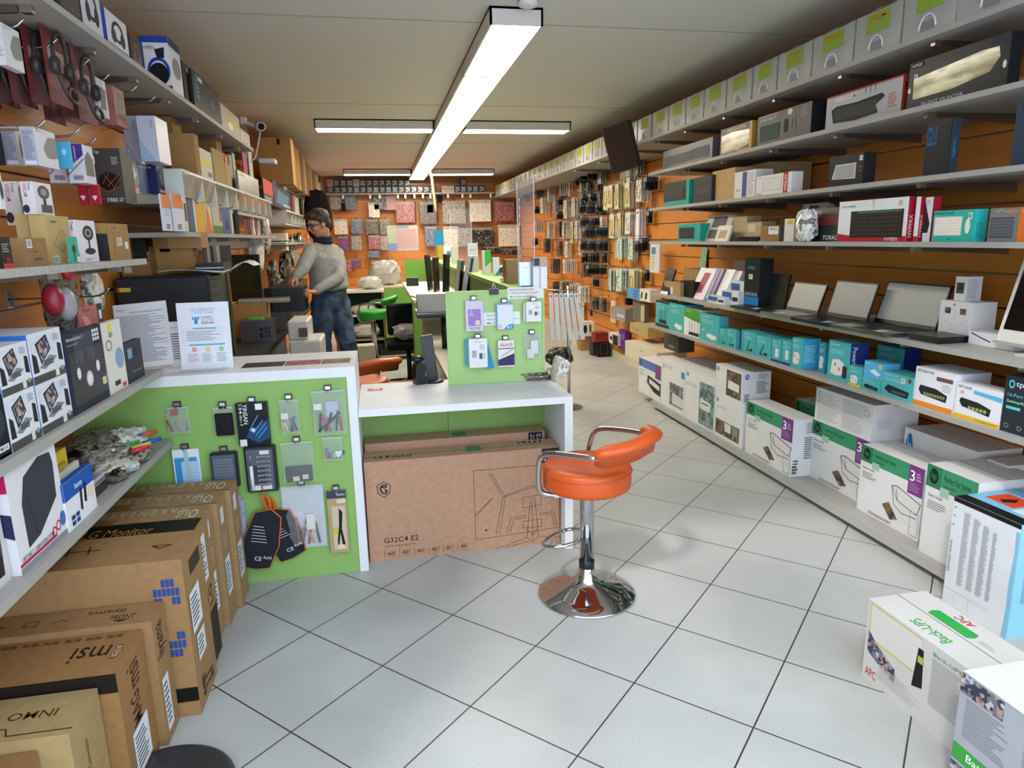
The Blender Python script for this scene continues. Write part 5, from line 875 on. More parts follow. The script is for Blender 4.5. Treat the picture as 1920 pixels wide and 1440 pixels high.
for i, (x0, x1, X, zz) in enumerate(((150, 184, -.98, .70), (176, 203, -.945, .70))):
    Y0, Y1 = Yof(x0, X, zz), Yof(x1, X, zz)
    e = empty('tool_case', (X-.13, Y0, zz), label=['black tool case with clear lid, left one lying on the lowest shelf', 'black tool case with clear lid, right one lying on the lowest shelf'][i], cat='tool case')
    MB().box((0, 0, 0), (.13, Y1-Y0, .04), '#1b1c1f:plastic', bev=.004).obj('base', e)
    MB().box((.003, .003, .04), (.127, Y1-Y0-.003, .056), '#8e99a8:plastic', bev=.004).box((.04, .03, .0561), (.09, .07, .0565), '#d9d3b8:paper').obj('lid', e)
r_ = random.Random(3)
for i, (px, py, sx, sy, sz, m, lb) in enumerate(((190, 845, .2, .34, .10, 'bag_dark', 'dark crumpled antistatic bag at the back of the lowest shelf'), (232, 838, .16, .2, .09, 'bag_silver', 'shiny silver antistatic bag at the back of the lowest shelf'), (205, 862, .18, .2, .07, 'bag_tools', 'clear bag with small tools, middle of the lowest shelf'), (255, 858, .15, .2, .05, 'bag_multi', 'clear bag with colourful screwdrivers, far end of the lowest shelf'), (215, 880, .12, .22, .045, 'bag_white', 'long clear bag near the front of the lowest shelf'), (250, 876, .10, .12, .04, 'bag_green', 'clear bag with blue-capped tool near the shelf edge'), (212, 893, .09, .1, .04, 'cable_junk', 'black cable bundle bag by the tool cases'), (160, 868, .15, .15, .08, 'cable_junk', 'dark adapters lying behind the tool cases'))):
    p_ = atZ(px, py+6, z+.005); x = min(max(p_.x, XL+sx/2+.02), -.9-sx/2-.005); y = min(max(p_.y, 2.0), 2.93-sy/2)
    crumple('tool_bag', lb, (x, y, z), (sx, sy, sz), m, 20+i, amp=.5)
b = MB()
for c, (x, y) in (('#2a55c0', (-.93, 2.72)), ('#d8602a', (-.98, 2.84)), ('#3fae4a', (-1.0, 2.7)), ('#e0c22e', (-.95, 2.66)), ('#c22a44', (-.94, 2.62)), ('#2a7fc0', (-1.02, 2.8))):
    b = MB().cyl((0, 0, .008), (.05, .05, .010), .008, c+':plastic', 10).cyl((-.045, -.045, .008), (0, 0, .008), .003, '#9a9a9a:metal', 6)
    tag(b.obj('screwdriver', None, (x, y, z+.05)), 'small screwdriver with coloured grip lying among the bags', 'screwdriver', 'screwdrivers among the bags')
# ------------------------------------------------------------------ things clipped to the green counter front
def clip_mesh(w=.03, h=.03):
    b = MB().box((-w/2, -.012, -h/2), (w/2, 0, h/2), '#2b2b2d:plastic').box((-w*.35, -.0135, -h*.1), (w*.35, -.0115, h*.35), '#c9c9c9:metal')
    b.tube([(-w*.3, -.014, -h*.2), (0, -.022, -h*.5), (w*.3, -.014, -h*.2)], .002, '#b5b5b8:chrome', 6); return b
def bag_mesh(w, h, d=.02, m='film', seed=0):
    r = random.Random(seed); b = MB(); nx, nz = 7, 9; vs = []; fs = []
    for s in (-1, 1):
        for j in range(nz+1):
            for i in range(nx+1):
                u, v = i/nx, j/nz; bul = (math.sin(math.pi*u)*math.sin(math.pi*min(1, (1-v)*1.1+.02)))**.6 if 0 < u < 1 and 0 < v < 1 else 0
                vs.append(((u-.5)*w*(1-.04*r.random()), -.004-d/2+s*bul*d/2*(1+.4*r.uniform(-1, 1)), -v*h))
    o = (nx+1)*(nz+1)
    for j in range(nz):
        for i in range(nx):
            a = j*(nx+1)+i; q = (a, a+1, a+nx+2, a+nx+1); fs.append(q[::-1]); fs.append(tuple(k+o for k in q))
    b.add(vs, fs, m, smooth=True)
    b.box((-w/2, -.006-d/2, -.008), (w/2, -.003-d/2, 0), '#d9dcdc:clear'); return b
def pane(name, label, rect, Y, build, cat, clip=None, group=None):
    """something hung on an upright panel: rect = pixel box x0,y0,x1,y1 on plane Y"""
    x0, y0, x1, y1 = rect; a = atY((x0+x1)/2, y0, Y); w = abs(atY(x1, (y0+y1)/2, Y).x-atY(x0, (y0+y1)/2, Y).x); h = a.z-atY((x0+x1)/2, y1, Y).z
    e = empty(name, (a.x, Y, a.z), label=label, cat=cat, group=group); build(e, w, h)
    if clip: clip_mesh().obj('clip', e, (0, 0, .008))
    return e
def tools(cols, w, h, seed=1, z0=None):
    r = random.Random(seed); b = MB()
    for i, c in enumerate(cols):
        x = -w*.32+w*.64*i/max(1, len(cols)-1); t = r.uniform(-.25, .25)*w; zb = -h*.95; L = h*r.uniform(.3, .5)
        b.cyl((x, -.012, zb+.006), (x+t, -.012, zb+L), .0035+.002*r.random(), c+':plastic', 8)
    return b
def bagged(cols, seed, extra=None, m='film', lab_=None):
    def f(e, w, h):
        bag_mesh(w, h, .022, m, seed).obj('bag_film', e); b = tools(cols, w, h, seed)
        if extra: extra(b, w, h)
        if lab_: b.box((lab_[0]*w-.5*w, -.0165, -lab_[3]*h), (lab_[2]*w-.5*w, -.0155, -lab_[1]*h), '#ece6e0')
        b.obj('contents', e)
    return f
YP = 2.985
pane('parts_bag', 'small clear packets of pinkish parts, upper left on the green front', (312, 762, 355, 812), YP, bagged(['#a05060', '#c98f9a', '#9a8f9a'], 1, lambda b, w, h: b.box((-w*.3, -.015, -h*.3), (-w*.02, -.01, -h*.05), '#a82a30')), 'bag', 1)
def f_(e, w, h): bag_mesh(w, h, .012, 'film', 2).obj('bag_film', e); MB().box((-w*.42, -.022, -h), (w*.46, -.004, -h*.22), '#17171a:gloss', bev=.004).obj('pouch', e)
pane('parts_bag', 'glossy black pouch in a clear bag, second of the upper row on the green front', (399, 762, 437, 815), YP, f_, 'bag', 1)
def boxed(base, P, d=.03):
    def f(e, w, h):
        b = MB().box((0, 0, 0), (w, d, h), base); prints(b, (w, d, h), P); b.obj('carton', e, (-w/2, -d-.001, -h))
    return f
pane('screwdriver_set', 'black screwdriver set carton with blue tools and white lettering', (443, 753, 502, 832), YP, boxed('#17181c:gloss', [T_('F', .22, .52, .36, .98, '#e6e6ea', 'YINSAN', -90), T_('F', .1, .5, .2, .98, '#e6e6ea', '134-in-1', -90), Rr('F', .62, .84, .84, .98, '#e8e8ea'), ('F', 'p', .25, .05, 1, .6, '#24456a', [(.0, .3), (.2, .6), (1, 1), (1, .2), (.5, 0)]), ('F', 's', .3, .1, .95, .75, '#3f97cf', [[(.1, .4), (.6, .95)], [(.3, .3), (.8, .75)], [(.4, .2), (.95, .65)], [(.5, .1), (1, .5)]], .03), ('F', 'c', .42, .32, .56, .42, '#c9d2da'), Rr('F', .04, .0, .26, .16, '#d9d9dc')]), 'tool set', 1)
pane('parts_bag', 'clear bag with blue, yellow and white tools, fourth in the upper row', (523, 748, 560, 813), YP, bagged(['#e0cf4a', '#d9d9d9', '#2a4fb0', '#c03a3a', '#3a3a3a'], 4, lab_=(.05, .38, .4, .55)), 'bag', 1)
pane('parts_bag', 'clear bag with black pliers and a white card, rightmost of the upper row', (583, 731, 647, 814), YP, bagged(['#1c1c1e', '#1c1c1e', '#d03a80', '#2a2a2c', '#c03030'], 5, lambda b, w, h: b.box((-w*.1, -.01, -h*.6), (w*.25, -.008, -h*.25), '#b9bcd0').tube(smooth([(-w*.35, -.014, -h*.9), (0, -.014, -h*.7), (w*.3, -.014, -h*.5)], 1), .006, '#1a1a1c:plastic'), lab_=(.05, .28, .28, .42)), 'bag', 1)
pane('cutting_card', 'blue and white gridded card pack hanging on the green front', (323, 841, 373, 917), YP, boxed('#dfe3ec:paper', [Rr('F', .06, .04, .9, .80, '#3a97d4'), Rr('F', .3, .05, .95, .7, '#c3d9ef'), ('F', 'g', .3, .05, .95, .7, '#a9c9e8', (6, 8)), Rr('F', .0, .82, 1, 1, '#e6e6ee'), Rr('F', .2, .08, .5, .2, '#e0b4a0'), ('F', 'p', .4, 0, .7, .95, '#a9c9d0', [(0, 0), (.1, 1), (.6, 1), (1, 0)])], .012), 'card pack', 1)
def case(cells, m1='#23262b:plastic'):
    def f(e, w, h):
        MB().box((-w/2, -.03, -h), (w/2, -.001, 0), m1, bev=.006).obj('case_body', e)
        b = MB().box((-w*.44, -.034, -h*.96), (w*.40, -.030, -h*.06), '#59616d:gloss', bev=.003)
        nx, nz, c = cells
        for i in range(nx):
            for j in range(nz): b.box((-w*.36+w*.7*i/nx, -.0352, -h*.80+h*.66*j/nz), (-w*.36+w*.7*(i+.7)/nx, -.034, -h*.80+h*.66*(j+.6)/nz), c)
        b.box((-w*.35, -.0355, -h*.94), (-w*.05, -.0345, -h*.84), '#e6cfc0').box((0, -.0355, -h*.93), (w*.3, -.0345, -h*.84), '#e6d6c8'); b.obj('lid', e)
    return f
pane('bit_case', 'black bit case with clear lid of many small compartments', (395, 845, 446, 911), YP, case((9, 8, '#7a8494')), 'tool case', 1)
def f_(e, w, h):
    case((1, 1, '#3a3f48'))(e, w, h)
    b = MB().cyl((-w*.3, -.04, -h*.9), (-w*.3, -.04, -h*.4), .008, '#dcdcdc:plastic', 10).cyl((-w*.3, -.04, -h*.4), (-w*.3, -.04, -h*.15), .002, '#bbb:metal', 6)
    for j in range(7):
        b.box((-w*.1, -.042, -h*(.24+.1*j)), (w*.3, -.036, -h*(.20+.1*j)), '#a9abb0:plastic')
        for i in range(5): b.box((-w*.06+w*.07*i, -.044, -h*(.235+.1*j)), (-w*.02+w*.07*i, -.042, -h*(.21+.1*j)), '#3a2e2e')
    b.box((w*.0, -.0365, -h*.17), (w*.3, -.0355, -h*.09), '#e6d0c4'); b.obj('bit_tray', e)
pane('bit_case', 'black bit set with a white screwdriver and seven rows of bits', (458, 833, 517, 919), YP, f_, 'tool case', 1)
pane('parts_bag', 'clear zip bag with a black case at its bottom, above the white zip bag', (526, 827, 587, 902), YP, bagged([], 9, lambda b, w, h: b.box((-w*.42, -.016, -h), (w*.42, -.004, -h*.6), '#1d1f24:plastic', bev=.004).box((-w*.2, -.018, -h*.96), (0, -.016, -h*.85), '#dcc8b4').box((w*.1, -.018, -h*.93), (w*.28, -.016, -h*.82), '#dcc8b4')), 'bag', 1)
pane('parts_bag', 'small clear bag with orange, blue and yellow tools, rightmost on the green front', (604, 818, 641, 862), YP, bagged(['#d8702a', '#2a6fc0', '#e0c03a', '#3a9a4a', '#2a4fb0'], 10, lab_=(.55, .6, .95, .85)), 'bag')
pane('tool_pack', 'dark blue blister of tools half hidden by the floor cartons', (331, 922, 382, 965), YP, boxed('#26303f:gloss', [Rr('F', .05, .6, .3, .85, '#dcdcdc'), Rr('F', .35, .1, .8, .6, '#3f4c60'), Rr('F', .42, .2, .7, .5, '#8a96a8')], .02), 'tool pack', 1)
for i in range(3):
    pane('protector_pack', 'lilac blister pack, %s of three hooked together on the green front' % ['front one', 'middle one', 'rear one'][i], (393+5*i, 920+9*i, 445+6*i, 1018+9*i), YP-.024+.008*i, boxed('#aaa3c8:paper', [T_('F', .3, .8, .65, .85, '#2a2a40', 'Silicon'), Rr('F', .05, .55, .4, .66, '#e4e4ea'), ('F', 'v', .08, .57, .37, .64, '#333', 8), Rr('F', .0, .73, 1, .745, '#6a4fa8'), Rr('F', .1, .05, .9, .5, '#b9b3d4')], .006), 'blister pack', 1 if i == 0 else None)
def pouch(e, w, h, rot=-.18):
    T = Matrix.Rotation(rot, 4, 'Y')
    pl = [(-w*.30, -h*.98), (-w*.36, -h*.5), (-w*.22, -h*.08), (w*.08, 0), (w*.30, -h*.12), (w*.34, -h*.6), (w*.22, -h*.96), (-w*.05, -h)]
    MB().prism(pl, -.02, -.006, '#26282f:cloth', T).obj('cover', e)
    b = MB().tube([T @ Vector((x, -.013, z)) for x, z in pl], .005, '#d8692a:cloth', 8, closed=True)
    b.tube([(0, -.012, 0), (-.01, -.012, h*.12), (-.02, -.012, h*.24)], .006, '#d8692a:cloth').tube([(.01, -.012, 0), (.015, -.012, h*.12), (.0, -.012, h*.24)], .006, '#d8692a:cloth'); b.obj('orange_piping', e)
    t = MB()
    for i in range(6): t.add([(-w*.22, -.0212, -h*(.30+.05*i)), (w*.0+w*.02*i, -.0212, -h*(.30+.05*i)), (w*.0+w*.02*i, -.0212, -h*(.29+.05*i)), (-w*.22, -.0212, -h*(.29+.05*i))], [(0, 1, 2, 3)], '#c9ccd4', T)
    t.text('CE', T, -w*.1, -h*.86, w*.14, h*.07, '#dfe2e8', -.0212).text('RoHS', T, w*.08, -h*.82, w*.16, h*.05, '#dfe2e8', -.0212); t.obj('print', e)
pane('zip_case', 'black zip case with orange piping, front one of the hanging pair', (455, 952, 548, 1064), YP-.018, lambda e, w, h: pouch(e, w, h, .22), 'case')
pane('zip_case', 'black zip case with orange piping, rear one of the hanging pair', (462, 955, 560, 1050), YP, lambda e, w, h: pouch(e, w, h, -.35), 'case')
pane('parts_bag', 'white-backed zip bag with red, blue and orange opening tools', (525, 908, 606, 1026), YP, bagged(['#c84a3a', '#3a9a4a', '#2a4fb0', '#b03030', '#e0a03a', '#2a2a30'], 14, lambda b, w, h: b.box((-w*.48, -.004, -h), (w*.48, -.001, -.01), '#d3dae0:paper').box((w*.05, -.018, -h*.7), (w*.25, -.016, -h*.46), '#e6e2da').tube([(-w*.2, -.014, -h*.5), (-w*.15, -.014, -h*.9)], .007, '#c84a3a:plastic')), 'bag', 1)
pane('tool_card', 'kraft tool card with black crimping tool, at the right of the green front', (612, 918, 648, 1034), YP, boxed('#b39a78:paper', [Rr('F', 0, .88, 1, 1, '#3c4250'), T_('F', .5, .92, .95, .96, '#dcdcdc', 'Manhattan'), Rr('F', .5, .8, .95, .86, '#d8cdb4'), Rr('F', .2, .05, .9, .75, '#cbbba0'), ('F', 'p', .35, .06, .8, .72, '#1a1b1f', [(.5, 1), (.9, .9), (.7, .5), (1, .1), (.7, 0), (.5, .4), (.2, 0), (.1, .2), (.4, .6)]), Rr('F', .2, .3, .45, .42, '#b9c23a'), Rr('F', .4, .06, .75, .13, '#e8cdb0')], .014), 'tool card', 1)
# papers on the tall counter
def stand_paper(name, label, px0, px1, ytop, Y, lean_, P, thick=.002, base='#e6e8ee:paper', rz=0, tilt=0):
    z0 = .967; x0, x1 = Xof(px0, Y, z0), Xof(px1, Y, z0); h = (Zof(ytop, (x0+x1)/2, Y+.05)-z0)/math.cos(lean_)
    b = MB().box((0, 0, 0), (x1-x0, thick, h), base); prints(b, (x1-x0, thick, h), P)
    o = b.obj(name); o.matrix_world = Matrix.Translation((x0, Y, z0)) @ Matrix.Rotation(rz, 4, 'Z') @ Matrix.Rotation(-lean_, 4, 'X') @ Matrix.Rotation(tilt, 4, 'Y')
    return tag(o, label, 'sign')
stand_paper('terms_sheet', 'white sheet of small print leaning on the counter, behind the small dark carton', 228, 328, 571, 3.20, .2, [T_('F', .06, .89, .2, .925, '#333', 'A.C.S.'), T_('F', .28, .85, .92, .875, '#555', 'CONDITIONS GENERALES DE VENTE'), ('F', 'l', .04, .08, .96, .82, '#8d9099', 38)], tilt=-.07)
stand_paper('terms_sheet', 'narrow sheet with a red heading between the two leaning papers', 322, 352, 602, 3.22, .15, [T_('F', .1, .85, .95, .88, '#c9503a', 'QUE DEVIENNENT'), ('F', 'l', .1, .15, .95, .75, '#777', 11)])
e_ = stand_paper('label_display', 'clear stand with a blue and white repair label poster on the counter', 341, 438, 566, 3.12, .1,
   [T_('F', .24, .895, .74, .915, '#4a9bd0', 'VOTRE PROFESSIONNEL'), T_('F', .28, .865, .7, .885, '#4a9bd0', 'DE LA REPARATION'), T_('F', .28, .835, .7, .855, '#4a9bd0', 'A OBTENU LE LABEL'), ('F', 'c', .33, .755, .38, .79, '#2a8fd0'), ('F', 'p', .28, .68, .43, .80, '#2a8fd0', [(.1, 1), (0, .7), (.3, .45), (.3, 0), (.7, 0), (.7, .45), (1, .7), (.9, 1), (.75, .7), (.5, .55), (.25, .7)]), T_('F', .46, .765, .68, .79, '#444', 'LABEL'), T_('F', .46, .72, .70, .755, '#4a9bd0', 'QUALI'), T_('F', .46, .675, .70, .71, '#333', 'REPAR'),
    Rr('F', .28, .60, .74, .622, '#58b4de'), ('F', 'l', .15, .42, .85, .58, '#a9a9b4', 6), Rr('F', .18, .355, .88, .378, '#58b4de'), ('F', 'c', .23, .26, .32, .33, '#e07090'), ('F', 'c', .49, .26, .58, .33, '#d9c060'), ('F', 'c', .75, .26, .84, .33, '#5fb07a'), ('F', 'o', .25, .275, .30, .315, '#f4f4f4', .6), ('F', 'o', .51, .275, .56, .315, '#f4f4f4', .6), ('F', 'o', .77, .275, .82, .315, '#f4f4f4', .6), ('F', 'l', .14, .1, .36, .24, '#c9a9b0', 6), ('F', 'l', .42, .1, .64, .24, '#b9b9b0', 6), ('F', 'l', .70, .1, .92, .24, '#a9b9b0', 6), ('F', 's', .1, .06, .95, .61, '#b9d4e6', [[(0, 0), (0, 1), (1, 1), (1, 0), (0, 0)]], .004)], thick=.004)
MB().box((0, 0, 0), (.19, .09, .003), '#d9dce0:clear').obj('acrylic_foot', e_, (.0, -.08, .0))
# ------------------------------------------------------------------ green display panel on the low counter
YD = 3.389
def charger(d=.02): return boxed('#e4e4e6:paper', [Rr('F', .15, .35, .4, .6, '#a9a9ad'), Rr('F', .55, .3, .7, .5, '#55565c'), Rr('F', .58, .62, .85, .8, '#c9c9cc'), ('F', 's', .72, .3, .9, .5, '#777', [[(0, 0), (0, 1)], [(.6, 0), (.6, 1)]], .03), T_('F', .3, .86, .7, .92, '#888', 'Charger')], d)
pane('glove_pack', 'white clear pack with lilac content, top left on the green display panel', (871, 563, 904, 620), YD, boxed('#cfc8dc:paper', [Rr('F', .14, .18, .86, .72, '#9a7fc0'), ('F', 'p', .15, .5, .5, .72, '#b49fd4', [(0, 0), (.5, 1), (1, 0)]), T_('F', .2, .06, .8, .14, '#6a6f7a', 'SILICONE'), Rr('F', .55, .2, .8, .35, '#e6cfb4')], .02), 'pack', 1)
pane('notice', 'small white note half hidden by the blue and white card', (906, 585, 975, 609), YD-.0005, boxed('#dfe4dc:paper', [T_('F', .1, .7, .35, .85, '#667', 'Suite a'), T_('F', .1, .4, .35, .55, '#667', 'Nous ne'), T_('F', .1, .1, .35, .25, '#667', 'Merci'), T_('F', .82, .4, .95, .5, '#667', 'plus')], .001), 'sign')
pane('notice', 'white paper notice of three lines at the top of the green display panel', (951, 538, 1019, 560), YD-.0005, boxed('#e4e0dc:paper', [T_('F', .05, .72, .72, .9, '#55565c', 'Suite à de nombreux abus'), T_('F', .1, .42, .85, .6, '#55565c', 'Nous ne prenons plus les chèques'), T_('F', .08, .1, .7, .28, '#55565c', 'Merci de votre compréhension')], .001), 'sign')
pane('accessory_card', 'white and blue flat box in the middle of the green display panel', (929, 568, 960, 616), YD-.004, boxed('#dcdfe8:paper', [Rr('F', 0, 0, .06, 1, '#3a8fc4'), Rr('F', 0, .94, 1, 1, '#7fa8cc'), ('F', 'p', .45, 0, 1, .2, '#2a86c8', [(0, 0), (.3, .7), (1, 1), (1, 0)]), T_('F', .62, .03, .95, .12, '#fff', 'BLT'), ('F', 'g', .12, .05, .3, .18, '#d0a89a', (3, 4))], .02), 'box', 1)
for i in range(2): pane('charger_pack', ['white charger pack, front one at the top right of the green display panel', 'white charger pack behind the front one at the top right'][i], (985-5*i, 565+2*i, 1013-6*i, 602-1*i), YD-.03+.025*i, charger(.02), 'pack', 1 if i == 0 else None)
pane('charger_pack', 'white charger pack in front of cyan packs, lower left on the green display panel', (878, 634, 912, 688), YD-.03, charger(.02), 'pack', 1)
pane('cyan_pack', 'cyan slim pack fanned behind the lower charger pack', (893, 634, 922, 690), YD-.01, lambda e, w, h: (MB().prism([(-w*.5, -.005), (w*.1, 0), (w*.6, -h), (w*.05, -h)], -.016, -.002, '#2f8fb4:paper').obj('sleeve', e)), 'pack')
pane('cyan_pack', 'second cyan slim pack showing left of the lower charger pack', (871, 636, 890, 684), YD-.012, boxed('#4fa3c0:paper', [Rr('F', .3, .1, .9, .9, '#cfe0e6')], .01), 'pack')
pane('accessory_card', 'white box with red lettering and purple foot on the green display panel', (932, 637, 962, 686), YD-.002, boxed('#e3dfdc:paper', [T_('F', .12, .78, .9, .92, '#c05030', 'akoob'), Rr('F', 0, .68, 1, .71, '#3a3048'), ('F', 'p', 0, .05, 1, .5, '#3f3560', [(0, 0), (0, .5), (1, 1), (1, 0)]), ('F', 's', .2, .4, .9, .66, '#333', [[(0, 0), (1, 1)]], .03)], .025), 'box', 1)
pane('cable_bag', 'clear bag with a white adapter, lower right on the green display panel', (980, 626, 1013, 672), YD-.002, bagged([], 31, lambda b, w, h: b.box((-w*.1, -.02, -h*.8), (w*.35, -.006, -h*.25), '#e8e8ea:plastic', bev=.004).box((-w*.3, -.019, -h*.95), (w*.1, -.008, -h*.6), '#e6e0e2:paper')), 'bag', 1)
def binder(e, w, h):
    MB().prism([(-w/2, -h), (w/2, -h), (w/2, -h*.45), (-w/2, -h*.45)], -.014, .018, '#1d1e20:plastic').obj('clamp', e)
    MB().tube([(-w*.2, -.008, -h*.5), (-w*.12, -.004, -h*.2), (-w*.1, -.002, -h*.05), (0, 0, 0), (w*.1, -.002, -h*.05), (w*.12, -.004, -h*.2), (w*.2, -.008, -h*.5)], .0022, '#c9c9cb:chrome', 6).obj('wire_handle', e)
pane('binder_clip', 'black binder clip gripping the top edge of the green display panel', (917, 532, 934, 552), YD+.0, binder, 'clip')
# on the low counter
zc = .768
def on_low(name, label, x0, x1, yt, yb, base, P=(), d=.06, cat='box', z=zc, **k):
    p = atZ(x0, yb, z); x1w = Xof(x1, p.y, z); h = Zof(yt, p.x, p.y)-z
    return carton(name, label, (x1w-p.x, d, max(h, .004)), (p.x, p.y, z), 0, base, P, cat=cat, flap=False, **k)
on_low('accessory_box', 'white flat box with blue print lying below the charger pack', 869, 908, 688, 706, '#e0e2ea:paper', [T_('F', .5, .4, .9, .6, '#556', 'Watch'), Rr('F', 0, 0, 1, .12, '#5a6f9a'), ('F', 'o', .1, .5, .2, .8, '#3a5a9a')], .05, z=zc+.016)
on_low('phone_pouch', 'blue flat pouch under the white flat box', 866, 911, 704, 713, '#3f9fc8:plastic', [], .06, cat='pouch')
on_low('phone_pouch', 'light blue flat pouch lying under the box with red lettering', 927, 967, 682, 692, '#4fa8cc:plastic', [], .05, cat='pouch', z=zc+.03)
crumple('cable_bag', 'silvery clear bag lying on the low counter below the display panel', tuple(atZ(946, 710, zc)+Vector((0, .03, 0))), (.19, .09, .03), 'bag_white', 41)
for i in range(3): crumple('cable_bag', 'brown and grey flat packet on the low counter, %s of three' % ['lowest', 'middle', 'topmost'][i], tuple(atZ(1012, 714, zc)+Vector((-.012*i, .04, .014*i))), (.16, .09, .014), ['bag_dark', 'bag_tools', 'bag_multi'][i], 44+i, amp=.2, sq=3)
r_ = random.Random(8)
for i in range(9):
    p_ = atZ(1048, 712, zc)
    o = crumple('cable_bag', 'clear plastic packet in the fanned pile at the end of the low counter', (min(p_.x-.035+.010*i, .905), 3.36+.012*i, zc+.001), (.02, .15, .13-.006*i), 'bag_silver' if i % 2 else 'bag_white', 60+i, group='fanned clear packets on the low counter', amp=.2, sq=3)
    o.rotation_euler = (0, .25+.05*i, 0)
def scanner(loc, rz):
    e = empty('barcode_scanner', loc, rz, label='black bar-code scanner standing on the low counter', cat='scanner')
    MB().prism([(-.03, 0), (.03, 0), (.028, .02), (.02, .05), (.024, .10), (.0, .125), (-.028, .10), (-.032, .05)], -.03, .03, '#141517:plastic').obj('body', e)
    MB().ball((-.01, 0, .13), (.035, .03, .018), '#141517:plastic').obj('head', e)
    MB().tube(smooth([(.03, 0, .02), (.06, .03, .01), (.10, .05, .006), (.08, .12, .006)], 2), .003, '#111', 6).obj('cable', e)
p_ = atZ(789, 722, zc); scanner((p_.x, p_.y+.04, zc), .3)
p_ = atZ(813, 718, zc)
e = empty('card_reader_stand', (p_.x, p_.y+.03, zc), label='tall black leaning stand beside the bar-code scanner', cat='stand')
MB().lathe([(.055, 0), (.055, .008), (.05, .012), (.001, .012)], '#18191b:plastic', 24).obj('foot', e)
MB().box((-.03, -.012, .01), (.03, .012, .25), '#202226:plastic', Matrix.Rotation(-.10, 4, 'Y')).box((-.024, -.014, .03), (.024, -.012, .24), '#2e3136:plastic', Matrix.Rotation(-.10, 4, 'Y')).obj('column', e)
p_ = atZ(697, 730, zc); b = MB().box((0, 0, 0), (.075, .05, .001), '#c96a5a:paper'); prints(b, (.075, .05, .001), [('T', 'c', .3, .2, .85, .8, '#e4dcd4'), T_('T', .35, .4, .8, .6, '#556', 'ALCATEL')])
tag(b.obj('sticker', None, (p_.x-.02, p_.y-.04, zc+.0005)), 'red sticker with a white oval on the low counter', 'sticker')
# ------------------------------------------------------------------ island: ledge goods, desk
zl = 1.245
def on_ledge(name, label, px0, px1, yt, yb, base, P=(), d=.05, cat='box', z=zl, X=None):
    p = atZ(px0, yb, z); x = p.x; y_ = p.y
    if X is not None: x = X; y_ = Yof(px0, X, z)
    x1w = Xof(px1, y_, z); h = Zof(yt, x, y_)-z
    return carton(name, label, (x1w-x, d, h), (x, y_, z), 0, base, P, cat=cat, flap=False)
on_ledge('phone', 'grey dummy phone standing at the front of the green ledge', 974, 1000, 492, 536, '#a9b0bb:metal', [Rr('F', .1, .02, .9, .1, '#4a4f58'), Rr('F', .03, .03, .97, .97, '#a4abb6:metal'), Rr('F', .1, .04, .9, .1, '#4a4f58'), T_('F', .3, .78, .7, .81, '#666c78', 'SAMSUNG')], .012, cat='phone', X=.70)
for i, (a, c, yt) in enumerate(((1000, 1013, 500), (1014, 1026, 500))):
    on_ledge('phone_box', ['white upright box, left of two at the ledge front', 'white upright box, right of two at the ledge front'][i], a, c, yt, 533, '#e6e6ea:paper', [], .05, X=.765+.035*i)
on_ledge('phone_box', 'small clear-fronted pack stacked above the white upright boxes', 1000, 1026, 483, 499, '#a9a6ac:gloss', [Rr('F', .05, .1, .45, .9, '#4a4440'), Rr('F', .5, .1, .95, .9, '#c9a090')], .06, X=.765, z=Zof(500, .765, Yof(1000, .765, zl)))
on_ledge('cardboard_box', 'tan cardboard box behind the grey phone on the ledge', 950, 975, 487, 520, '#a5855f:card', [], .12, X=.71)
crumple('cable_bag', 'clear crumpled bag lying on the ledge left of the phone', tuple(atZ(955, 530, zl)+Vector((.03, .05, 0))), (.15, .16, .03), 'bag_white', 71)
crumple('cable_bundle', 'black cable bundle on the green ledge', tuple(atZ(935, 512, zl)+Vector((0.02, .0, 0))), (.13, .2, .06), 'cable_junk', 72, cat='cable')
for nm, a, c, yt, yb, m, P, X, lb in (('accessory_box', 905, 921, 470, 511, '#e0ded6:paper', [('F', 'p', .3, .3, 1, 1, '#52b84a', [(0, 0), (0, 1), (1, 1), (1, .3)])], .74, 'white and bright green upright box on the ledge'),
    ('accessory_box', 925, 937, 483, 505, '#e3e3e0:paper', [('F', 'p', .2, 0, 1, .4, '#4a90b8', [(0, 0), (1, 1), (1, 0)])], .78, 'white box with blue corner on the ledge'),
    ('accessory_box', 878, 897, 456, 500, '#d9d9dc:paper', [T_('F', .3, .7, .8, .8, '#888', 'galaxy')], .74, 'tall white box standing on the ledge above the leaning tablets'),
    ('accessory_box', 884, 898, 480, 500, '#c6c4be:paper', [], .72, 'pale box in front of the tall white box on the ledge'),
    ('accessory_box', 817, 832, 460, 485, '#b39c3f:paper', [Rr('F', 0, 0, .3, 1, '#8a7a3a')], .73, 'mustard yellow box on the far ledge'),
    ('accessory_box', 833, 846, 462, 486, '#dfe0e0:paper', [Rr('F', .4, .3, 1, .7, '#3a86c0')], .74, 'white and blue box beside the mustard box on the ledge'),
    ('accessory_box', 848, 860, 465, 488, '#cfcdc8:paper', [], .76, 'off-white box on the far ledge')):
    on_ledge(nm, lb, a, c, yt, yb, m, P, X=X, z=zl)
o = on_ledge('accessory_box', 'blue tall box behind the mustard box on the far ledge', 817, 833, 432, 470, '#2f8fc8:paper', [], X=.78)
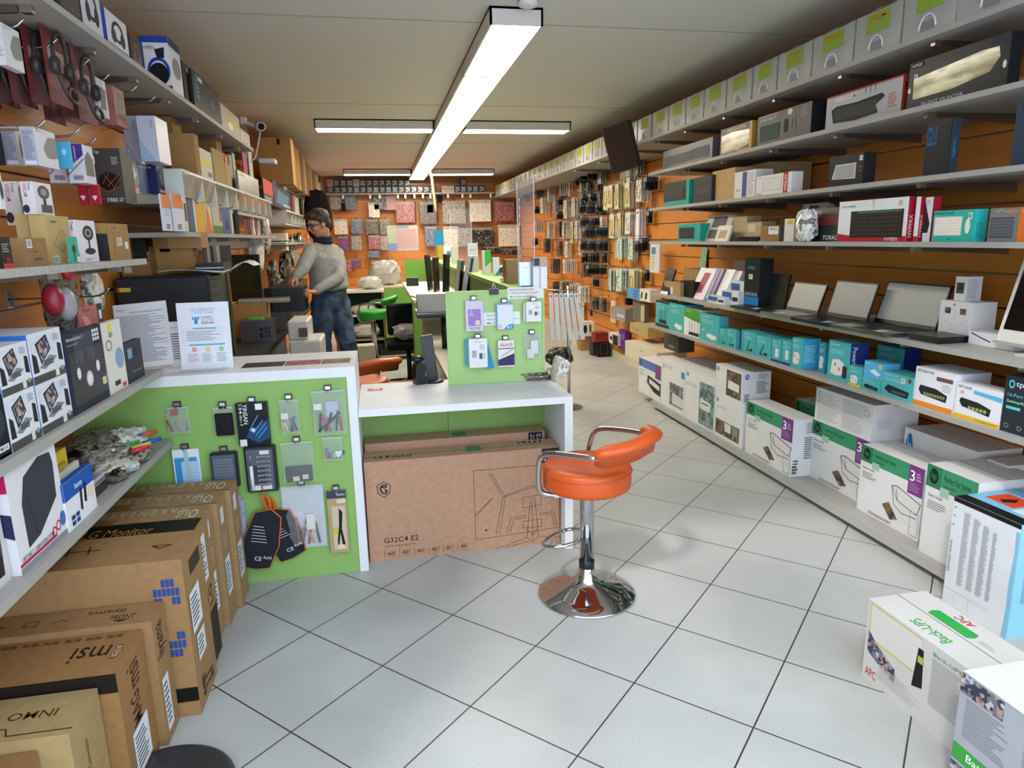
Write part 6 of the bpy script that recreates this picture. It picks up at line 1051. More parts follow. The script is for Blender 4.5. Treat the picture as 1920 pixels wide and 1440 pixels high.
for i, (a, Y, x0, x1, yt, yb, lb) in enumerate(((0, 3.62, .735, .825, 340, 0, 'clear acrylic screen at the front end of the green ledge'), (1, 6.9, .72, .93, 392, 0, 'clear acrylic screen on the far green ledge'))):
    zt_ = Zof(yt, (x0+x1)/2, Y)
    e = empty('acrylic_screen', (x0, Y, zl), label=lb, cat='screen')
    w = x1-x0; b = MB().box((0, 0, 0), (w, .003, zt_-zl), 'acrylic'); b.obj('sheet', e)
    MB().box((-.002, -.001, 0), (.001, .004, zt_-zl), '#dfe3e3:plastic').box((w-.001, -.001, 0), (w+.002, .004, zt_-zl), '#dfe3e3:plastic').obj('edge', e)
# printed acrylic poster over the work desk
p0, p1 = atY(728, 471, 9.705), atY(783, 422, 9.705)
b = MB().box((0, 0, 0), (p1.x-p0.x, .004, p1.z-p0.z), '#d8c9c9:gloss'); prints(b, (p1.x-p0.x, .004, p1.z-p0.z), [Rr('F', 0, .1, .3, 1, '#c9d0b4'), Rr('F', .3, .1, .95, .85, '#d8b4b4'), Rr('F', 0, 0, .3, .3, '#8fa4d4'), Rr('F', .3, .88, .7, 1, '#9fb4d0')])
b.cyl(((p1.x-p0.x)*.6, .0, 1.231-p0.z), ((p1.x-p0.x)*.6, .01, 0), .004, '#c9c9c9:metal')
tag(b.obj('acrylic_poster', None, tuple(Vector((p0.x, 9.705, p0.z)))), 'pale pink and white acrylic poster standing before the back wall', 'poster')
b = MB().tube(smooth([tuple(atY(808, 322, 11.8)), tuple(atY(813, 360, 11.8)), tuple(atY(818, 398, 11.8))], 1), .022, '#cfc9a4:plastic', 8)
tag(b.obj('hanging_cord', None), 'pale twisted cord hanging from the ceiling light strip', 'cord')
b = MB()
# desk things
zd = .74
def on_desk(name, label, px, py, size, base, P=(), rz=0, tilt=None, cat='box', z=zd):
    p = atZ(px, py, z); return carton(name, label, size, (p.x, p.y, z), rz, base, P, cat=cat, flap=False, tilt=tilt)
e = empty('laptop', (.36, 4.7, .82), .0, label='open silver laptop seen from behind on the inner desk', cat='laptop')
x0_, x1_ = Xof(782, 4.7, 1.0), Xof(852, 4.7, 1.0)
zt_ = Zof(549, .4, 4.7); zb_ = Zof(586, .4, 4.7)
MB().box((0, 0, 0), (x1_-x0_, .014, zt_-zb_), '#c9ccd6:metal', Matrix.Rotation(.12, 4, 'X'), bev=.005).obj('screen_lid', e)
MB().box((.0, .02, -.01), (x1_-x0_, .26, .008), '#a9a9ac:metal').obj('keyboard_base', e)
e.location = (x0_, 4.7, zb_)
MB().box((.0, -.05, -.03), (x1_-x0_+.02, .26, -.012), '#1f2022:plastic').cyl((.2, .1, zd-zb_+.002), (.2, .1, -.03), .03, '#222:plastic').obj('riser', e)
p_ = (.40, 5.1, zd)
b = MB().box((0, 0, 0), (.30, .22, .018), '#c4c2ba:plastic'); prints(b, (.3, .22, .018), [('T', 'g', .35, .2, .95, .85, '#8a8880', (8, 5))])
tag(b.obj('keyboard', None, (.38, 5.3, zd), .1), 'pale desktop keyboard on the inner desk beside the green panel', 'keyboard')
tablets = ((801, 832, 478, 545, '#2a2b26:gloss', 'dark tablet standing on edge, leftmost in the desk pile'), (812, 833, 482, 548, '#3a2820:gloss', 'brown-black display standing in the desk pile'), (828, 852, 476, 540, '#16171a:gloss', 'black display leaning in the middle of the desk pile'), (850, 866, 486, 543, '#8a8578:plastic', 'grey laptop lid standing on edge in the desk pile'), (862, 884, 478, 548, '#b9b7b2:metal', 'silver framed tablet leaning in the desk pile'))
for i, (a, c, yt, yb, m, lb) in enumerate(tablets):
    Y = 6.3-.22*i; X0, X1 = Xof(a, Y, 1.0), Xof(c, Y, 1.0); z0 = 1.051; z1 = Zof(yt, X0, Y)
    o = carton('tablet', lb, (.015+.005*i, .17, z1-z0), (X0, Y-.1, z0), -.35, m, [Rr('R', .05, .05, .95, .95, '#17181a')], cat='tablet', flap=False)
    o.matrix_world = Matrix.Translation((X0, Y-.1, z0)) @ Matrix.Rotation(-.3, 4, 'Z') @ Matrix.Rotation(.06*(i-1), 4, 'Y')
crumple('plastic_bag', 'large crumpled white bag on the back counter', (.08, 9.9, .88), (.46, .3, .34), 'bag_plain', 77)
r_ = random.Random(5)
for i, (px, py, m, s, lb) in enumerate((((770, 540), 0, '#1a1b1d:plastic', (.12, .05, .08), 'black bar-code scanner lying by the papers'), ((800, 545), 0, '#e0ddd2:paper', (.25, .2, .01), 'stack of white papers on the inner desk'), ((845, 540), 0, '#cfccc4:paper', (.2, .25, .015), 'pale folder on the inner desk'))):
    carton(['scanner', 'paper_stack', 'folder'][i], lb, s, ((.26, .28, .44)[i], (6.9, 5.4, 5.5)[i], 1.051), .2*i, m, cat=['scanner', 'papers', 'folder'][i], flap=False)
crumple('cable_tangle', 'tangle of black cables on the floor under the inner desk', (.53, 4.2, .0), (.24, .5, .45), 'cable_junk', 80, cat='cable', amp=.6)
carton('cardboard_box', 'brown box on a grey box behind the low counter', (.33, .26, .12), (.02, 4.75, .36), 0, '#b98d5c:card', [Rr('F', .05, .2, .2, .8, '#2a2a30')])
carton('device_box', 'grey box under the brown box behind the low counter', (.34, .28, .36), (.015, 4.74, 0), 0, '#77767c:paper', [Rr('F', .06, .7, .2, .95, '#26262c')], flap=False)
# office chair, dark, by the island
e = empty('office_chair', (.25, 7.0, 0), label='dark office chair with a plastic bag on it, inside the island', cat='chair')
MB().box((-.22, -.22, .42), (.22, .22, .5), '#1c2024:cloth', bev=.02).obj('seat', e)
MB().box((-.2, .2, .52), (.2, .26, .85), '#1c2024:cloth', bev=.02).obj('backrest', e)
MB().cyl((0, 0, .08), (0, 0, .42), .025, '#222:plastic').obj('column', e)
b = MB()
for a in range(5): b.tube([(0, 0, .09), (.25*math.cos(a*1.257), .25*math.sin(a*1.257), .05)], .015, '#1a1a1a:plastic').ball((.25*math.cos(a*1.257), .25*math.sin(a*1.257), .028), .028, '#111')
b.obj('wheel_base', e)
crumple('plastic_bag', 'greyish plastic bag lying on the dark office chair', (.25, 7.0, .5), (.3, .3, .16), 'bag_plain', 81)
# ------------------------------------------------------------------ left bay behind the counter
def tilt_bins(label, Y0, Y1, z0, z1, n):
    e = empty('bin_unit', (XL, Y0, z0), label=label, cat='bin unit')
    W = -.9-XL
    MB().box((0, 0, -.02), (W-.02, Y1-Y0, 0), '#c2bfb6:paper').box((0, 0, 0), (W-.06, Y1-Y0, z1-z0), '#cdd0cb:paper').obj('housing', e)
    st = (Y1-Y0)/n
    MB().box((.01, -.004, -.005), (W+.004, 0, z1-z0), '#cdd0cb:paper').box((W-.06, 0, z1-z0-.012), (W+.004, Y1-Y0, z1-z0), '#cdd0cb:paper').obj('end_plate', e)
    for i in range(n):
        b = MB(); a, c = i*st+.014, (i+1)*st-.014; h = z1-z0-.012
        vs = [(W-.058, a, .005), (W-.005, a, .012), (W+.03, a, h-.01), (W-.058, a, h-.006)]; vs += [(x, c, q) for x, y, q in vs]
        b.add(vs, [(0, 1, 2, 3), (7, 6, 5, 4), (1, 5, 6, 2), (0, 4, 5, 1), (3, 2, 6, 7)], 'bin_clear'); b.obj('bin', e)
        MB().box((W-.058, c, 0), (W+.022, c+.026 if i < n-1 else c+.01, h), '#c4c2b8:paper').box((W-.03, a, h-.012), (W+.034, c, h-.006), '#efece2:gloss').obj('divider_and_rim_highlight', e)  # white divider, plus a pale lip strip that paints in a bright rim highlight
        MB().box((W-.055, a+.01, .01), (W-.012, c-.01, h*.55), 'bin_fill').obj('bin_contents', e)
yb0 = 3.62
tilt_bins('row of clear tilt bins under the white boxes on the left', yb0, 6.3, 1.715, 1.855, 9)
tilt_bins('farther row of clear tilt bins above the standing man', 7.5, 10.4, 1.70, 1.83, 9)
shelf('wall_shelf', 'grey shelf of coloured booklets and orange boxes on the left', XL, -.9, 3.6, 6.6, 1.56, side=-1, brackets=[4.3, 5.0, 5.8])
shelf('wall_shelf', 'grey shelf above the farther tilt bins on the left', XL, -.9, 7.4, 12.6, 2.06, side=-1, brackets=[8.2, 9.4, 10.6, 11.8])
shelf('wall_shelf', 'grey shelf below the farther tilt bins, with small electronics', XL, -.9, 7.2, 10.4, 1.50, side=-1, brackets=[8.2, 9.4])
z = 1.857; KC = '#a5804f:card'
for i in range(2):
    FY('device_box', ['white upright carton with pale blue wedge, left one on the tilt bins', 'white upright carton with pale blue wedge, right one on the tilt bins'][i], -1.02+.11*i, 240+27*i, 267+33*i, 272+50*i, 217, 0, '#b4b6c6:gloss', [('F', 'p', 0, 0, .9, .62, '#93abc4', [(0, 0), (0, 1), (.1, .7), (.95, .0)]), T_('F', .66, .72, .82, .92, '#6a6f86', 'VENTA', -90)], zfix=z, flap=False)
FY('cardboard_box', 'brown box with its end toward the shop front, right of the white upright cartons', -.905, 323, 371, 379, 250, 0, KC, [], zfix=z)
FY('cardboard_box', 'tall brown box standing behind the front brown box on the tilt bins', -1.06, 305, 335, 352, 218, 0, '#9a7747:card', [], zfix=z)
FY('accessory_box', 'pale box with a yellow band on the tilt bins', -.91, 372, 376, 401, 274, 0, '#bdb7a4:paper', [Rr('R', .05, .45, .95, .68, '#c9bc2f'), Rr('R', .6, .1, .9, .25, '#4a4a4c')], zfix=z)
zq = Zof(288, -.93, Yof(400, -.93, 1.9))
FY('cardboard_box', 'tan box right of the yellow-banded box on the tilt bins', -.905, 401, 404, 425, 276, 0, '#b09468:card', [], zfix=z)
FY('cardboard_box', 'long brown box lying across the top of the boxes on the tilt bins', -1.0, 345, 414, 424, 247, 0, '#8f6c40:card', [], zfix=z)
FY('cardboard_box', 'small tan box at the end of the tilt bins', -.905, 422, 426, 436, 305, 0, '#b89c70:card', [], zfix=z)
for i, (a, c, m, lb) in enumerate(((428, 433, '#c96a24', 'orange binder'), (436, 441, '#8d8f8d', 'grey binder'), (443, 447, '#b7b4a8', 'off-white binder'), (462, 470, '#a02468', 'magenta binder'), (474, 480, '#cfcac0', 'white binder'))):
    FY('binder', m and '%s standing behind the boxes under the top left shelf' % lb, -1.0, a-2, a, c, 292-i*3, 0, m+':paper', [], zfix=z, cat='binder')
FY('antistatic_bag', 'grey antistatic sleeve standing past the tan boxes on the tilt bins', -.91, 444, 449, 487, 318, 0, '#8f8c80:gloss', [Rr('R', .05, .75, .3, .88, '#c9c24a'), ('R', 'o', .4, .2, .6, .5, '#c9c4b4')], zfix=z, cat='bag')
# row on the 1.56 shelf
z = 1.562
for i, (a, b2, c, yt, m, P, lb) in enumerate(((305, 309, 325, 363, '#cfd6e6:paper', [Rr('R', 0, .62, 1, 1, '#e0782a'), ('R', 'g', .3, .05, .7, .2, '#555', (3, 3)), ('R', 'l', .2, .4, .8, .6, '#9fb4d4', 3)], 'orange and white phone carton, left of the pair'),
    (326, 329, 355, 362, '#cfd6e6:paper', [Rr('R', 0, .62, .75, 1, '#e0782a'), ('R', 'g', .2, .05, .5, .2, '#555', (3, 3)), Rr('R', .75, 0, 1, 1, '#d9cdb0'), Rr('R', .8, .3, .95, .8, '#222')], 'orange and white phone carton, right of the pair'),
    (354, 357, 367, 366, '#49566a:paper', [], 'slate blue booklet'), (366, 369, 371, 366, '#d9dce0:paper', [], 'thin white booklet'),
    (368, 372, 386, 368, '#d9a92a:paper', [Rr('R', .1, .8, .4, .92, '#c04a2a')], 'yellow carton'), (386, 388, 400, 367, '#d6c9a0:paper', [('R', 'p', 0, 0, 1, .8, '#d8792a', [(0, 0), (.3, 1), (.6, .6), (1, 0)])], 'cream carton with an orange flame shape'),
    (398, 402, 420, 380, '#b9b7a2:paper', [Rr('R', 0, 0, 1, .25, '#4f7a3a'), Rr('R', .7, .4, .95, .9, '#8a5a4a')], 'pale carton with a green foot'), (418, 421, 434, 385, '#3a5f96:paper', [('R', 'p', .2, .1, .8, .6, '#2a3040', [(0, .3), (.5, 1), (1, .3), (.5, 0)])], 'blue carton'), (434, 436, 439, 392, '#c9ccc9:paper', [], 'white slim carton'), (440, 443, 450, 390, '#1d1c1e:cloth', [], 'black pouch'))):
    FY('accessory_box', lb+' on the booklet shelf', -.915, a, b2, c, yt, 0, m, P, zfix=z, flap=False)
for i in range(6):
    FY('booklet', 'thin reddish booklet standing near the end of the shelf under the tilt bins', -.95, 460+5*i, 461+5*i, 464+5*i, 385+2*i, 0, ['#7c3a44', '#3a3a5a', '#a04a5a', '#c9c4b8', '#8a2a4a', '#b9b4a8'][i]+':paper', [], zfix=z, flap=False, group='booklets near the shelf end', cat='booklet')
# long white duct lamp below the shelf
p_ = atX(392, 445, -1.1)
MB_ = MB().box((0, 0, -.07), (.05, 2.6, 0), '#c9ccd0:plastic'); tag(MB_.obj('cable_duct', None, (-1.12, 3.9, 1.535)), 'long white cable duct under the booklet shelf', 'duct')
# workbench
e = empty('workbench', (XL+.01, 3.95, 0), label='dark workbench along the left wall where the man works', cat='workbench')
MB().box((0, 0, .765), (.52, 4.4, .79), '#2b2a2b:paper').obj('bench_top', e)
MB().box((.02, 1.15, 0), (.48, 1.18, .765), '#5a5a60:paper').box((.02, .0, 0), (.48, .03, .765), '#5a5a60:paper').box((.0, .03, .1), (.02, 4.5, .765), '#6a655c:paper').box((.45, 1.18, 0), (.47, 2.1, .765), '#5e5e64:paper').obj('support_panel', e)
zb = .79
# big black computer tower / printer behind the papers
z0 = .967
e = empty('computer_tower', (-1.27, 3.44, .79), label='large black computer tower behind the leaning papers', cat='computer')
wT = Xof(395, 3.44, 1.2)+1.27; xr = -1.27+wT; zT = Zof(512, xr, 3.44)-.79; dT = min(max(Yof(433, xr, 1.2)-3.44, .2), .9)
e.location = (-1.27, 3.64, .79); wT = Xof(395, 3.64, 1.2)+1.27; xr = -1.27+wT; zT = Zof(516, xr, 3.64)-.79; dT = max(Yof(436, xr, 1.1)-3.64, .15)
MB().box((0, 0, 0), (wT, dT, zT), '#20242b:plastic', bev=.01).obj('case_body', e)
b = MB()
for j in range(4): b.box((wT, .03, zT-.06-.045*j), (wT+.004, dT*.6, zT-.03-.045*j), '#3a3f48:plastic')
for j in range(3): b.box((wT, .05, zT*.15+.03*j), (wT+.004, dT*.7, zT*.15+.012+.03*j), '#14161a:gloss')
b.box((wT, dT*.86, 0), (wT+.003, dT, zT), '#1d2a14:gloss'); b.obj('front_bezel', e)
b = MB().box((0, -.002, zT-.075), (.13, -.0005, zT-.045), '#32363d:gloss').box((.02, -.003, zT-.07), (.07, -.002, zT-.05), '#d8c04a:paper').box((.01, -.003, zT-.07), (.02, -.002, zT-.05), '#c0502a'); b.obj('badge', e)
pt = .79+zT
def onT(name, label, px0, px1, yt, X0d, base, P=(), d=.2, cat='box', z=pt+.001, Y=3.75):
    x0, x1 = Xof(px0, Y, z), Xof(px1, Y, z); x0 = max(x0, XL+.004); return carton(name, label, (x1-x0, d, Zof(yt, x0, Y)-z), (x0, Y, z), 0, base, P, cat=cat, flap=False)
b = MB(); vs = []; fs = []
n = 16
for i in range(n+1):
    t = i/n; x = t*.46; zz_ = .012-.03*max(0, t-.45)+(.05*math.sin((t-.72)*9) if t > .72 else 0)
    for y_ in (0, .22): vs.append((x, y_+.05*t, zz_+.006*math.sin(7*t+y_*9)))
for i in range(n): fs.append((2*i, 2*i+2, 2*i+3, 2*i+1))
b.add(vs, fs, '#dfe0e2:paper', smooth=True); o = b.obj('paper_sheet', None, (Xof(291, 3.66, pt), 3.655, pt+.01)); tag(o, 'white paper sheet curling over the black computer tower', 'paper'); md = o.modifiers.new('s', 'SOLIDIFY'); md.thickness = .0008
onT('cardboard_box', 'open-topped brown box, lower of the two stacked on the black tower', 296, 366, 467, 0, KC, [], .1, Y=3.9)
zz = Zof(467, Xof(296, 3.9, pt), 3.9)
onT('cardboard_box', 'brown box, upper of the two stacked on the black tower', 288, 380, 437, 0, '#a8835a:card', [Rr('F', 0, 0, .3, 1, '#8a673f')], .14, z=zz+.001, Y=3.86)
onT('cardboard_box', 'torn low brown box at the left on the black tower', 229, 284, 490, 0, '#94704a:card', [Rr('F', .1, .2, .35, .6, '#d0c4a4')], .12, Y=3.8)
onT('monitor_screen', 'small dark screen on the black tower behind the boxes', 240, 280, 441, 0, '#16191a:screen', [], .04, cat='monitor', Y=4.05)
onT('document_tray', 'black document tray on the black tower', 368, 420, 494, 0, '#1c2026:plastic', [Rr('F', 0, .5, 1, .6, '#c9c9c9')], .2, cat='tray', Y=3.78)
for i in range(6):
    Y = 3.95+.03*i; x0 = Xof(385+6*i, Y, pt)
    o = carton('leaflet', 'upright dark leaflet in the fan of papers left of the monitor', (.004, .12, .13), (x0, Y, pt+.012), -.3, ['#4a4a48', '#8d8a84', '#2a2a2c', '#6d6a64', '#9d9a94', '#3a3a3a'][i]+':paper', group='leaflets fanned left of the monitor', cat='leaflet', flap=False)
# monitor, keyboard, boxes, silver case on the bench
def YB_(name, label, X1, x0, x1, x2, yt, yb, base, P=(), **k): return FY(name, label, X1, x0, x1, x2, yt, yb, base, P, flap=False, **k)
Ym = 5.75; x0, x1 = Xof(434, Ym, 1.1), Xof(492, Ym, 1.1)
e = empty('monitor', (x0, Ym, zb), label='black flat monitor with a dark green reflecting screen on the workbench', cat='monitor')
z1, z2 = Zof(566, x0, Ym)-zb, Zof(478, x0, Ym)-zb; w_ = x1-x0
MB().box((0, 0, z1), (w_, .04, z2), '#121312:plastic').obj('casing', e)
MB().box((.014, -.002, z1+.07), (w_-.014, 0, z2-.015), 'screen_green').obj('screen', e)
MB().box((w_*.3, .04, 0), (w_*.7, .16, .01), '#141414:plastic').box((w_*.42, .04, .0), (w_*.58, .07, z1+.1), '#141414:plastic').obj('stand', e)
def onB(name, lb, px0, px1, yt, Y, base, P=(), d=.15, z=zb, cat='box'):
    x0, x1 = Xof(px0, Y, z), Xof(px1, Y, z); return carton(name, lb, (x1-x0, d, Zof(yt, x0, Y)-z), (x0, Y, z), 0, base, P, flap=False, cat=cat)
onB('cardboard_box', 'brown box holding up the keyboard on the workbench', 442, 504, 571, 5.42, '#ae8555:card', d=.2)
zk = Zof(571, Xof(442, 5.42, zb), 5.42)+.001
onB('keyboard', 'pale keyboard lying on the brown box before the monitor', 447, 540, 562, 5.44, '#8f8a7c:plastic', [('T', 'g', .03, .05, .97, .95, '#5f5a4c', (16, 5)), ('F', 'g', 0, .5, 1, .98, '#c9c3ae', (22, 1))], .14, zk, 'keyboard')
onB('component_case', 'silver metal case back panel with slots in front of the brown box', 453, 512, 602, 5.2, '#9fa3a8:metal', [('F', 's', .05, .1, .5, .9, '#4a4f58', [[(.12*i, 0), (.12*i, 1)] for i in range(9)], .02), Rr('F', .6, .2, .7, .4, '#222'), Rr('F', .6, .5, .72, .65, '#1a2a3a'), ('F', 'g', .75, .2, .95, .7, '#2a3a4a', (2, 3))], .18)
onB('laptop', 'thick dark laptop the man is repairing on the workbench', 512, 572, 541, 5.95, '#24262e:plastic', [('T', 'r', .1, .1, .9, .9, '#14161a')], .3, .931, 'laptop')
MB().box((Xof(505, 5.93, .9)-XL-.01, 1.96, .79), (.5, 2.4, .93), '#55555a:paper').obj('bench_riser', bpy.data.objects['workbench'])
b = MB().box((0, 0, 0), (.10, .08, .02), '#4fae3a:plastic'); tag(b.obj('green_handle', None, (Xof(466, 5.22, .95), 5.22, Zof(602, -.85, 5.2)+.001)), 'bright green plastic piece on the silver case', 'plastic part')
FY('laptop', 'dark laptop the man is repairing on the workbench', -.80, 500, 548, 580, 540, 0, '#24262e:plastic', [('T', 'r', .1, .1, .9, .9, '#14161a')], zfix=zb, flap=False, cat='laptop')
FY('device_box', 'light blue small box beside the black case on the workbench', -.95, 556, 572, 574, 526, 0, '#4aa0b8:paper', [], zfix=zb, flap=False)
for i, (px, py, s, m, lb) in enumerate(((525, 565, (.12, .2, .05), 'cable_junk', 'black mouse and cable heap on the bench edge'), (500, 545, (.14, .3, .1), 'cable_junk', 'dark small parts heap behind the keyboard'), (514, 592, (.08, .12, .04), 'bag_red', 'red and white small parts on the bench'))):
    p = atZ(px, py, zb+.02); crumple('parts_heap', lb, (min(max(p.x, -1.15), -.87), (6.5, 6.9, 5.75)[i], zb), s, m, 90+i, cat='parts')
# hung junk on the wall above the bench
r_ = random.Random(12)
for i, (px, py, s, m, lb) in enumerate(((480, 470, (.1, .25, .38), 'bag_white', 'hanging bundle of white cables right of the monitor'), (497, 440, (.08, .25, .35), 'bag_tools', 'hanging tools and cables by the white boxes'), (512, 520, (.1, .3, .3), 'cable_junk', 'dark cables hanging above the bench'), (548, 475, (.12, .6, .35), 'bag_tools', 'colourful cable packets hanging behind the man'), (535, 500, (.12, .5, .3), 'cable_junk', 'black cables hanging over the bench'), (540, 430, (.15, .7, .08), 'cable_junk', 'loose electronics on the shelf left of the man'), (560, 452, (.12, .5, .2), 'bag_multi', 'small coloured packets behind the man'))):
    p = atX(px, py, -1.05); crumple('cable_bundle', lb, (-1.05-(.1 if i == 5 else 0), p.y, p.z-s[2]/2 if i != 5 else 1.502), s, m, 100+i, cat='cable', amp=.6)
for i, (a, b2, c, yt, yb, m, P, lb) in enumerate(((500, 537, 541, 437, 451, '#cdc9bd:paper', [], 'white long drawer, upper one left of the man'), (500, 538, 542, 453, 470, '#cdc9bd:paper', [], 'white long drawer, lower one left of the man'))):
    FY('white_box', lb, -.93, a, b2, c, yt, yb, m, P, flap=False)
# graphics card boxes on the farther bins
z = 1.832
for i, (a, b2, c, yt, m, P, lb) in enumerate(((493, 496, 514, 333, '#24262a:paper', [Rr('R', 0, .4, 1, 1, '#c8321e'), T_('R', .1, .1, .8, .3, '#ddd', 'GEFORCE')], 'black and red graphics card carton'), (513, 515, 547, 336, '#2a2e36:paper', [('R', 'p', .1, .1, .9, .7, '#4a6a86', [(.2, 1), (1, .8), (.8, 0), (0, .1)]), T_('R', .4, .82, .9, .95, '#ddd', 'DVD RW'), T_('R', .5, .1, .9, .22, '#eee', 'ASUS')], 'dark blue-grey drive carton with tilted picture'), (548, 549, 553, 340, '#8a2434:paper', [], 'dark red slim carton'), (553, 555, 562, 338, '#d0ccc6:paper', [Rr('R', .2, .5, .8, .9, '#a04a4a')], 'white slim carton'), (562, 564, 568, 356, '#26262a:paper', [], 'black slim carton'), (569, 570, 574, 358, '#cac6bc:paper', [], 'narrow off-white carton'), (575, 576, 580, 362, '#2a2a2e:paper', [], 'narrow black carton'), (581, 582, 587, 360, '#b7a98c:paper', [], 'narrow beige carton'))):
    FY('drive_box', lb+' on the farther tilt bins', -.91, a, b2, c, yt, 0, m, P, zfix=z, flap=False)
# big flat brown cartons on the far high shelf
z = 2.062
FY('monitor_carton', 'large brown carton with a black label, first on the far high left shelf', -.78, 490, 551, 556, 258, 0, '#a8804e:card', [Rr('F', .58, .85, .68, .98, '#201c18'), ('F', 's', .3, .1, .9, .7, '#8f6c40', [[(0, 0), (1, .02)]], .006)], zfix=z, flap=False)
for i in range(8):
    FY('monitor_carton', 'large brown flat carton in the standing row on the far high left shelf', -.80, 530, 556+5.6*i, 560.5+5.6*i, 270+8*i, 0, ['#8f6a3e', '#a8804e', '#7c5a34', '#b59468'][i % 4]+':card', [], zfix=z, flap=False, group='flat brown cartons on the far high shelf')
FY('router', 'white flat router at the near end of the far high shelf', -.86, 486, 515, 520, 297, 305, '#cdd2da:plastic', [], cat='router', flap=False)
FY('accessory_box', 'small dark and white carton at the far end of the high left shelf', -.9, 598, 606, 611, 330, 0, '#6d5a44:card', [Rr('F', .2, .5, .8, .8, '#c9c4b8')], zfix=z, flap=False)
crumple('backpack', 'black backpack hanging behind the man', (-.72, 9.2, 1.52), (.34, .2, .62), '#1a1718:cloth', 55, cat='bag', amp=.15)
# floor: white printer, boxes
e = empty('printer', (-.80, 5.0, 0), label='large white laser printer standing on the floor behind the counter', cat='printer')
xa, xb_ = Xof(548, 5.0, .5), Xof(608, 5.0, .5)
e.location = (xa, 5.0, 0); w_ = xb_-xa; hh = Zof(640, xa, 5.0)
MB().box((0, 0, 0), (w_, .4, hh), '#d0cdc6:plastic', bev=.012).box((0, .02, hh), (w_*.62, .4, hh+.14), '#d0cdc6:plastic', bev=.01).obj('body', e)
MB().box((w_*.03, -.004, hh*.1), (w_*.7, 0, hh*.8), '#c4c1ba:plastic').obj('paper_tray', e)
MB().box((w_*.35, -.003, hh+.03), (w_*.6, .03, hh+.09), '#55534f:plastic', Matrix.Rotation(0, 4, 'X')).obj('control_panel', e)
o = carton('cardboard_box', 'small brown box with crumpled paper beside the white printer', (.22, .2, .34), (xb_+.04, 5.7, 0), 0, '#a07a4a:card', [])
crumple('paper_wad', 'crumpled packing paper in the small brown box', (xb_+.15, 5.8, .34), (.18, .16, .12), 'bag_white', 111, cat='paper')
# shelf unit behind the man
e = empty('shelf_unit', (Xof(656, 8.8, .9), 8.8, 0), label='white-topped side table with open shelves behind the man', cat='shelf unit')
MB().box((-.1, 0, .86), (.42, .4, .89), '#d3d1c9:paper').box((-.1, 0, .56), (.42, .4, .58), '#d3d1c9:paper').box((-.1, 0, .25), (.42, .4, .27), '#8a8478:paper').obj('shelf_board', e)
MB().box((.39, 0, 0), (.42, .4, .86), '#6a5642:paper').box((-.1, 0, 0), (-.07, .4, .86), '#6a5642:paper').box((-.07, .38, .0), (.39, .4, .86), '#3f5a44:paper').obj('upright', e)
ex, ey = e.location.x, e.location.y
crumple('parts_heap', 'clear-bagged parts on the middle board of the side table', (ex+.15, ey+.15, .58), (.34, .22, .12), 'bag_plain', 120, cat='parts')
crumple('parts_heap', 'grey plastic bag on the lower board of the side table', (ex+.15, ey+.15, .27), (.36, .25, .2), 'bag_plain', 121, cat='parts')
crumple('parts_heap', 'white paper heap with small jars on top of the side table', (ex+.25, ey+.2, .89), (.3, .2, .16), 'bag_plain', 122, cat='parts')
carton('device_box', 'black drive box left on the floor under the side table', (.2, .3, .2), (ex-.05, ey+.02, 0), 0, '#26262a:paper', [Rr('F', 0, 0, 1, .3, '#a9a59c')], flap=False)
carton('device_box', 'black drive box right on the floor under the side table', (.2, .3, .2), (ex+.17, ey+.02, 0), 0, '#2d2d31:paper', [Rr('F', 0, 0, 1, .3, '#b9b4a8')], flap=False)
carton('cardboard_box', 'pale cardboard panel box standing in front of the side table', (.3, .2, .42), (Xof(652, 7.2, .2), 7.2, 0), .1, '#b9ad96:card', [])
carton('black_drawer_box', 'glossy black flat unit on the floor beside the green stool', (.55, .4, .14), (-.05, 8.7, .0), .1, '#2a2925:gloss', [Rr('F', 0, .3, 1, .45, '#b9b4a4')], flap=False)
# ------------------------------------------------------------------ the man at the workbench
def J(px, py, Y): return atY(px, py, Y)
def remesh(o, vx, sm=4):
    md = o.modifiers.new('remesh', 'REMESH'); md.mode = 'VOXEL'; md.voxel_size = vx; md.use_smooth_shade = True
    if sm: s = o.modifiers.new('smooth', 'SMOOTH'); s.iterations = sm; s.factor = .5
    return o
def tap(b, P, R, k, n=16, rnd=True):
    b.tube(P, R, k, n)
    if rnd:
        b.ball(P[0], R[0]*1.0, k, 14, 8); b.ball(P[-1], R[-1]*1.0, k, 14, 8)
YM = 6.5
base_ = J(625, 740, YM)
man = empty('person', (base_.x, YM, 0), label='person in a grey sweater and blue jeans, wearing glasses, working at the bench', cat='person')
O = Vector(man.location)
def L_(p): return p-O
neck = L_(J(606, 452, 6.48)); head = L_(J(597, 421, 6.40)); chest = L_(J(612, 485, 6.5)); waist = L_(J(617, 528, 6.5)); pel = L_(J(618, 552, 6.5))
shR = L_(J(583, 471, 6.38)); elR = L_(J(568, 502, 6.18)); wrR = L_(J(552, 521, 6.08)); haR = L_(J(545, 529, 6.03))
shL = L_(J(631, 475, 6.60)); elL = L_(J(634, 521, 6.36)); wrL = L_(J(590, 547, 6.12)); haL = L_(J(572, 545, 6.05))
sk = '#c08d72:skin'
b = MB()
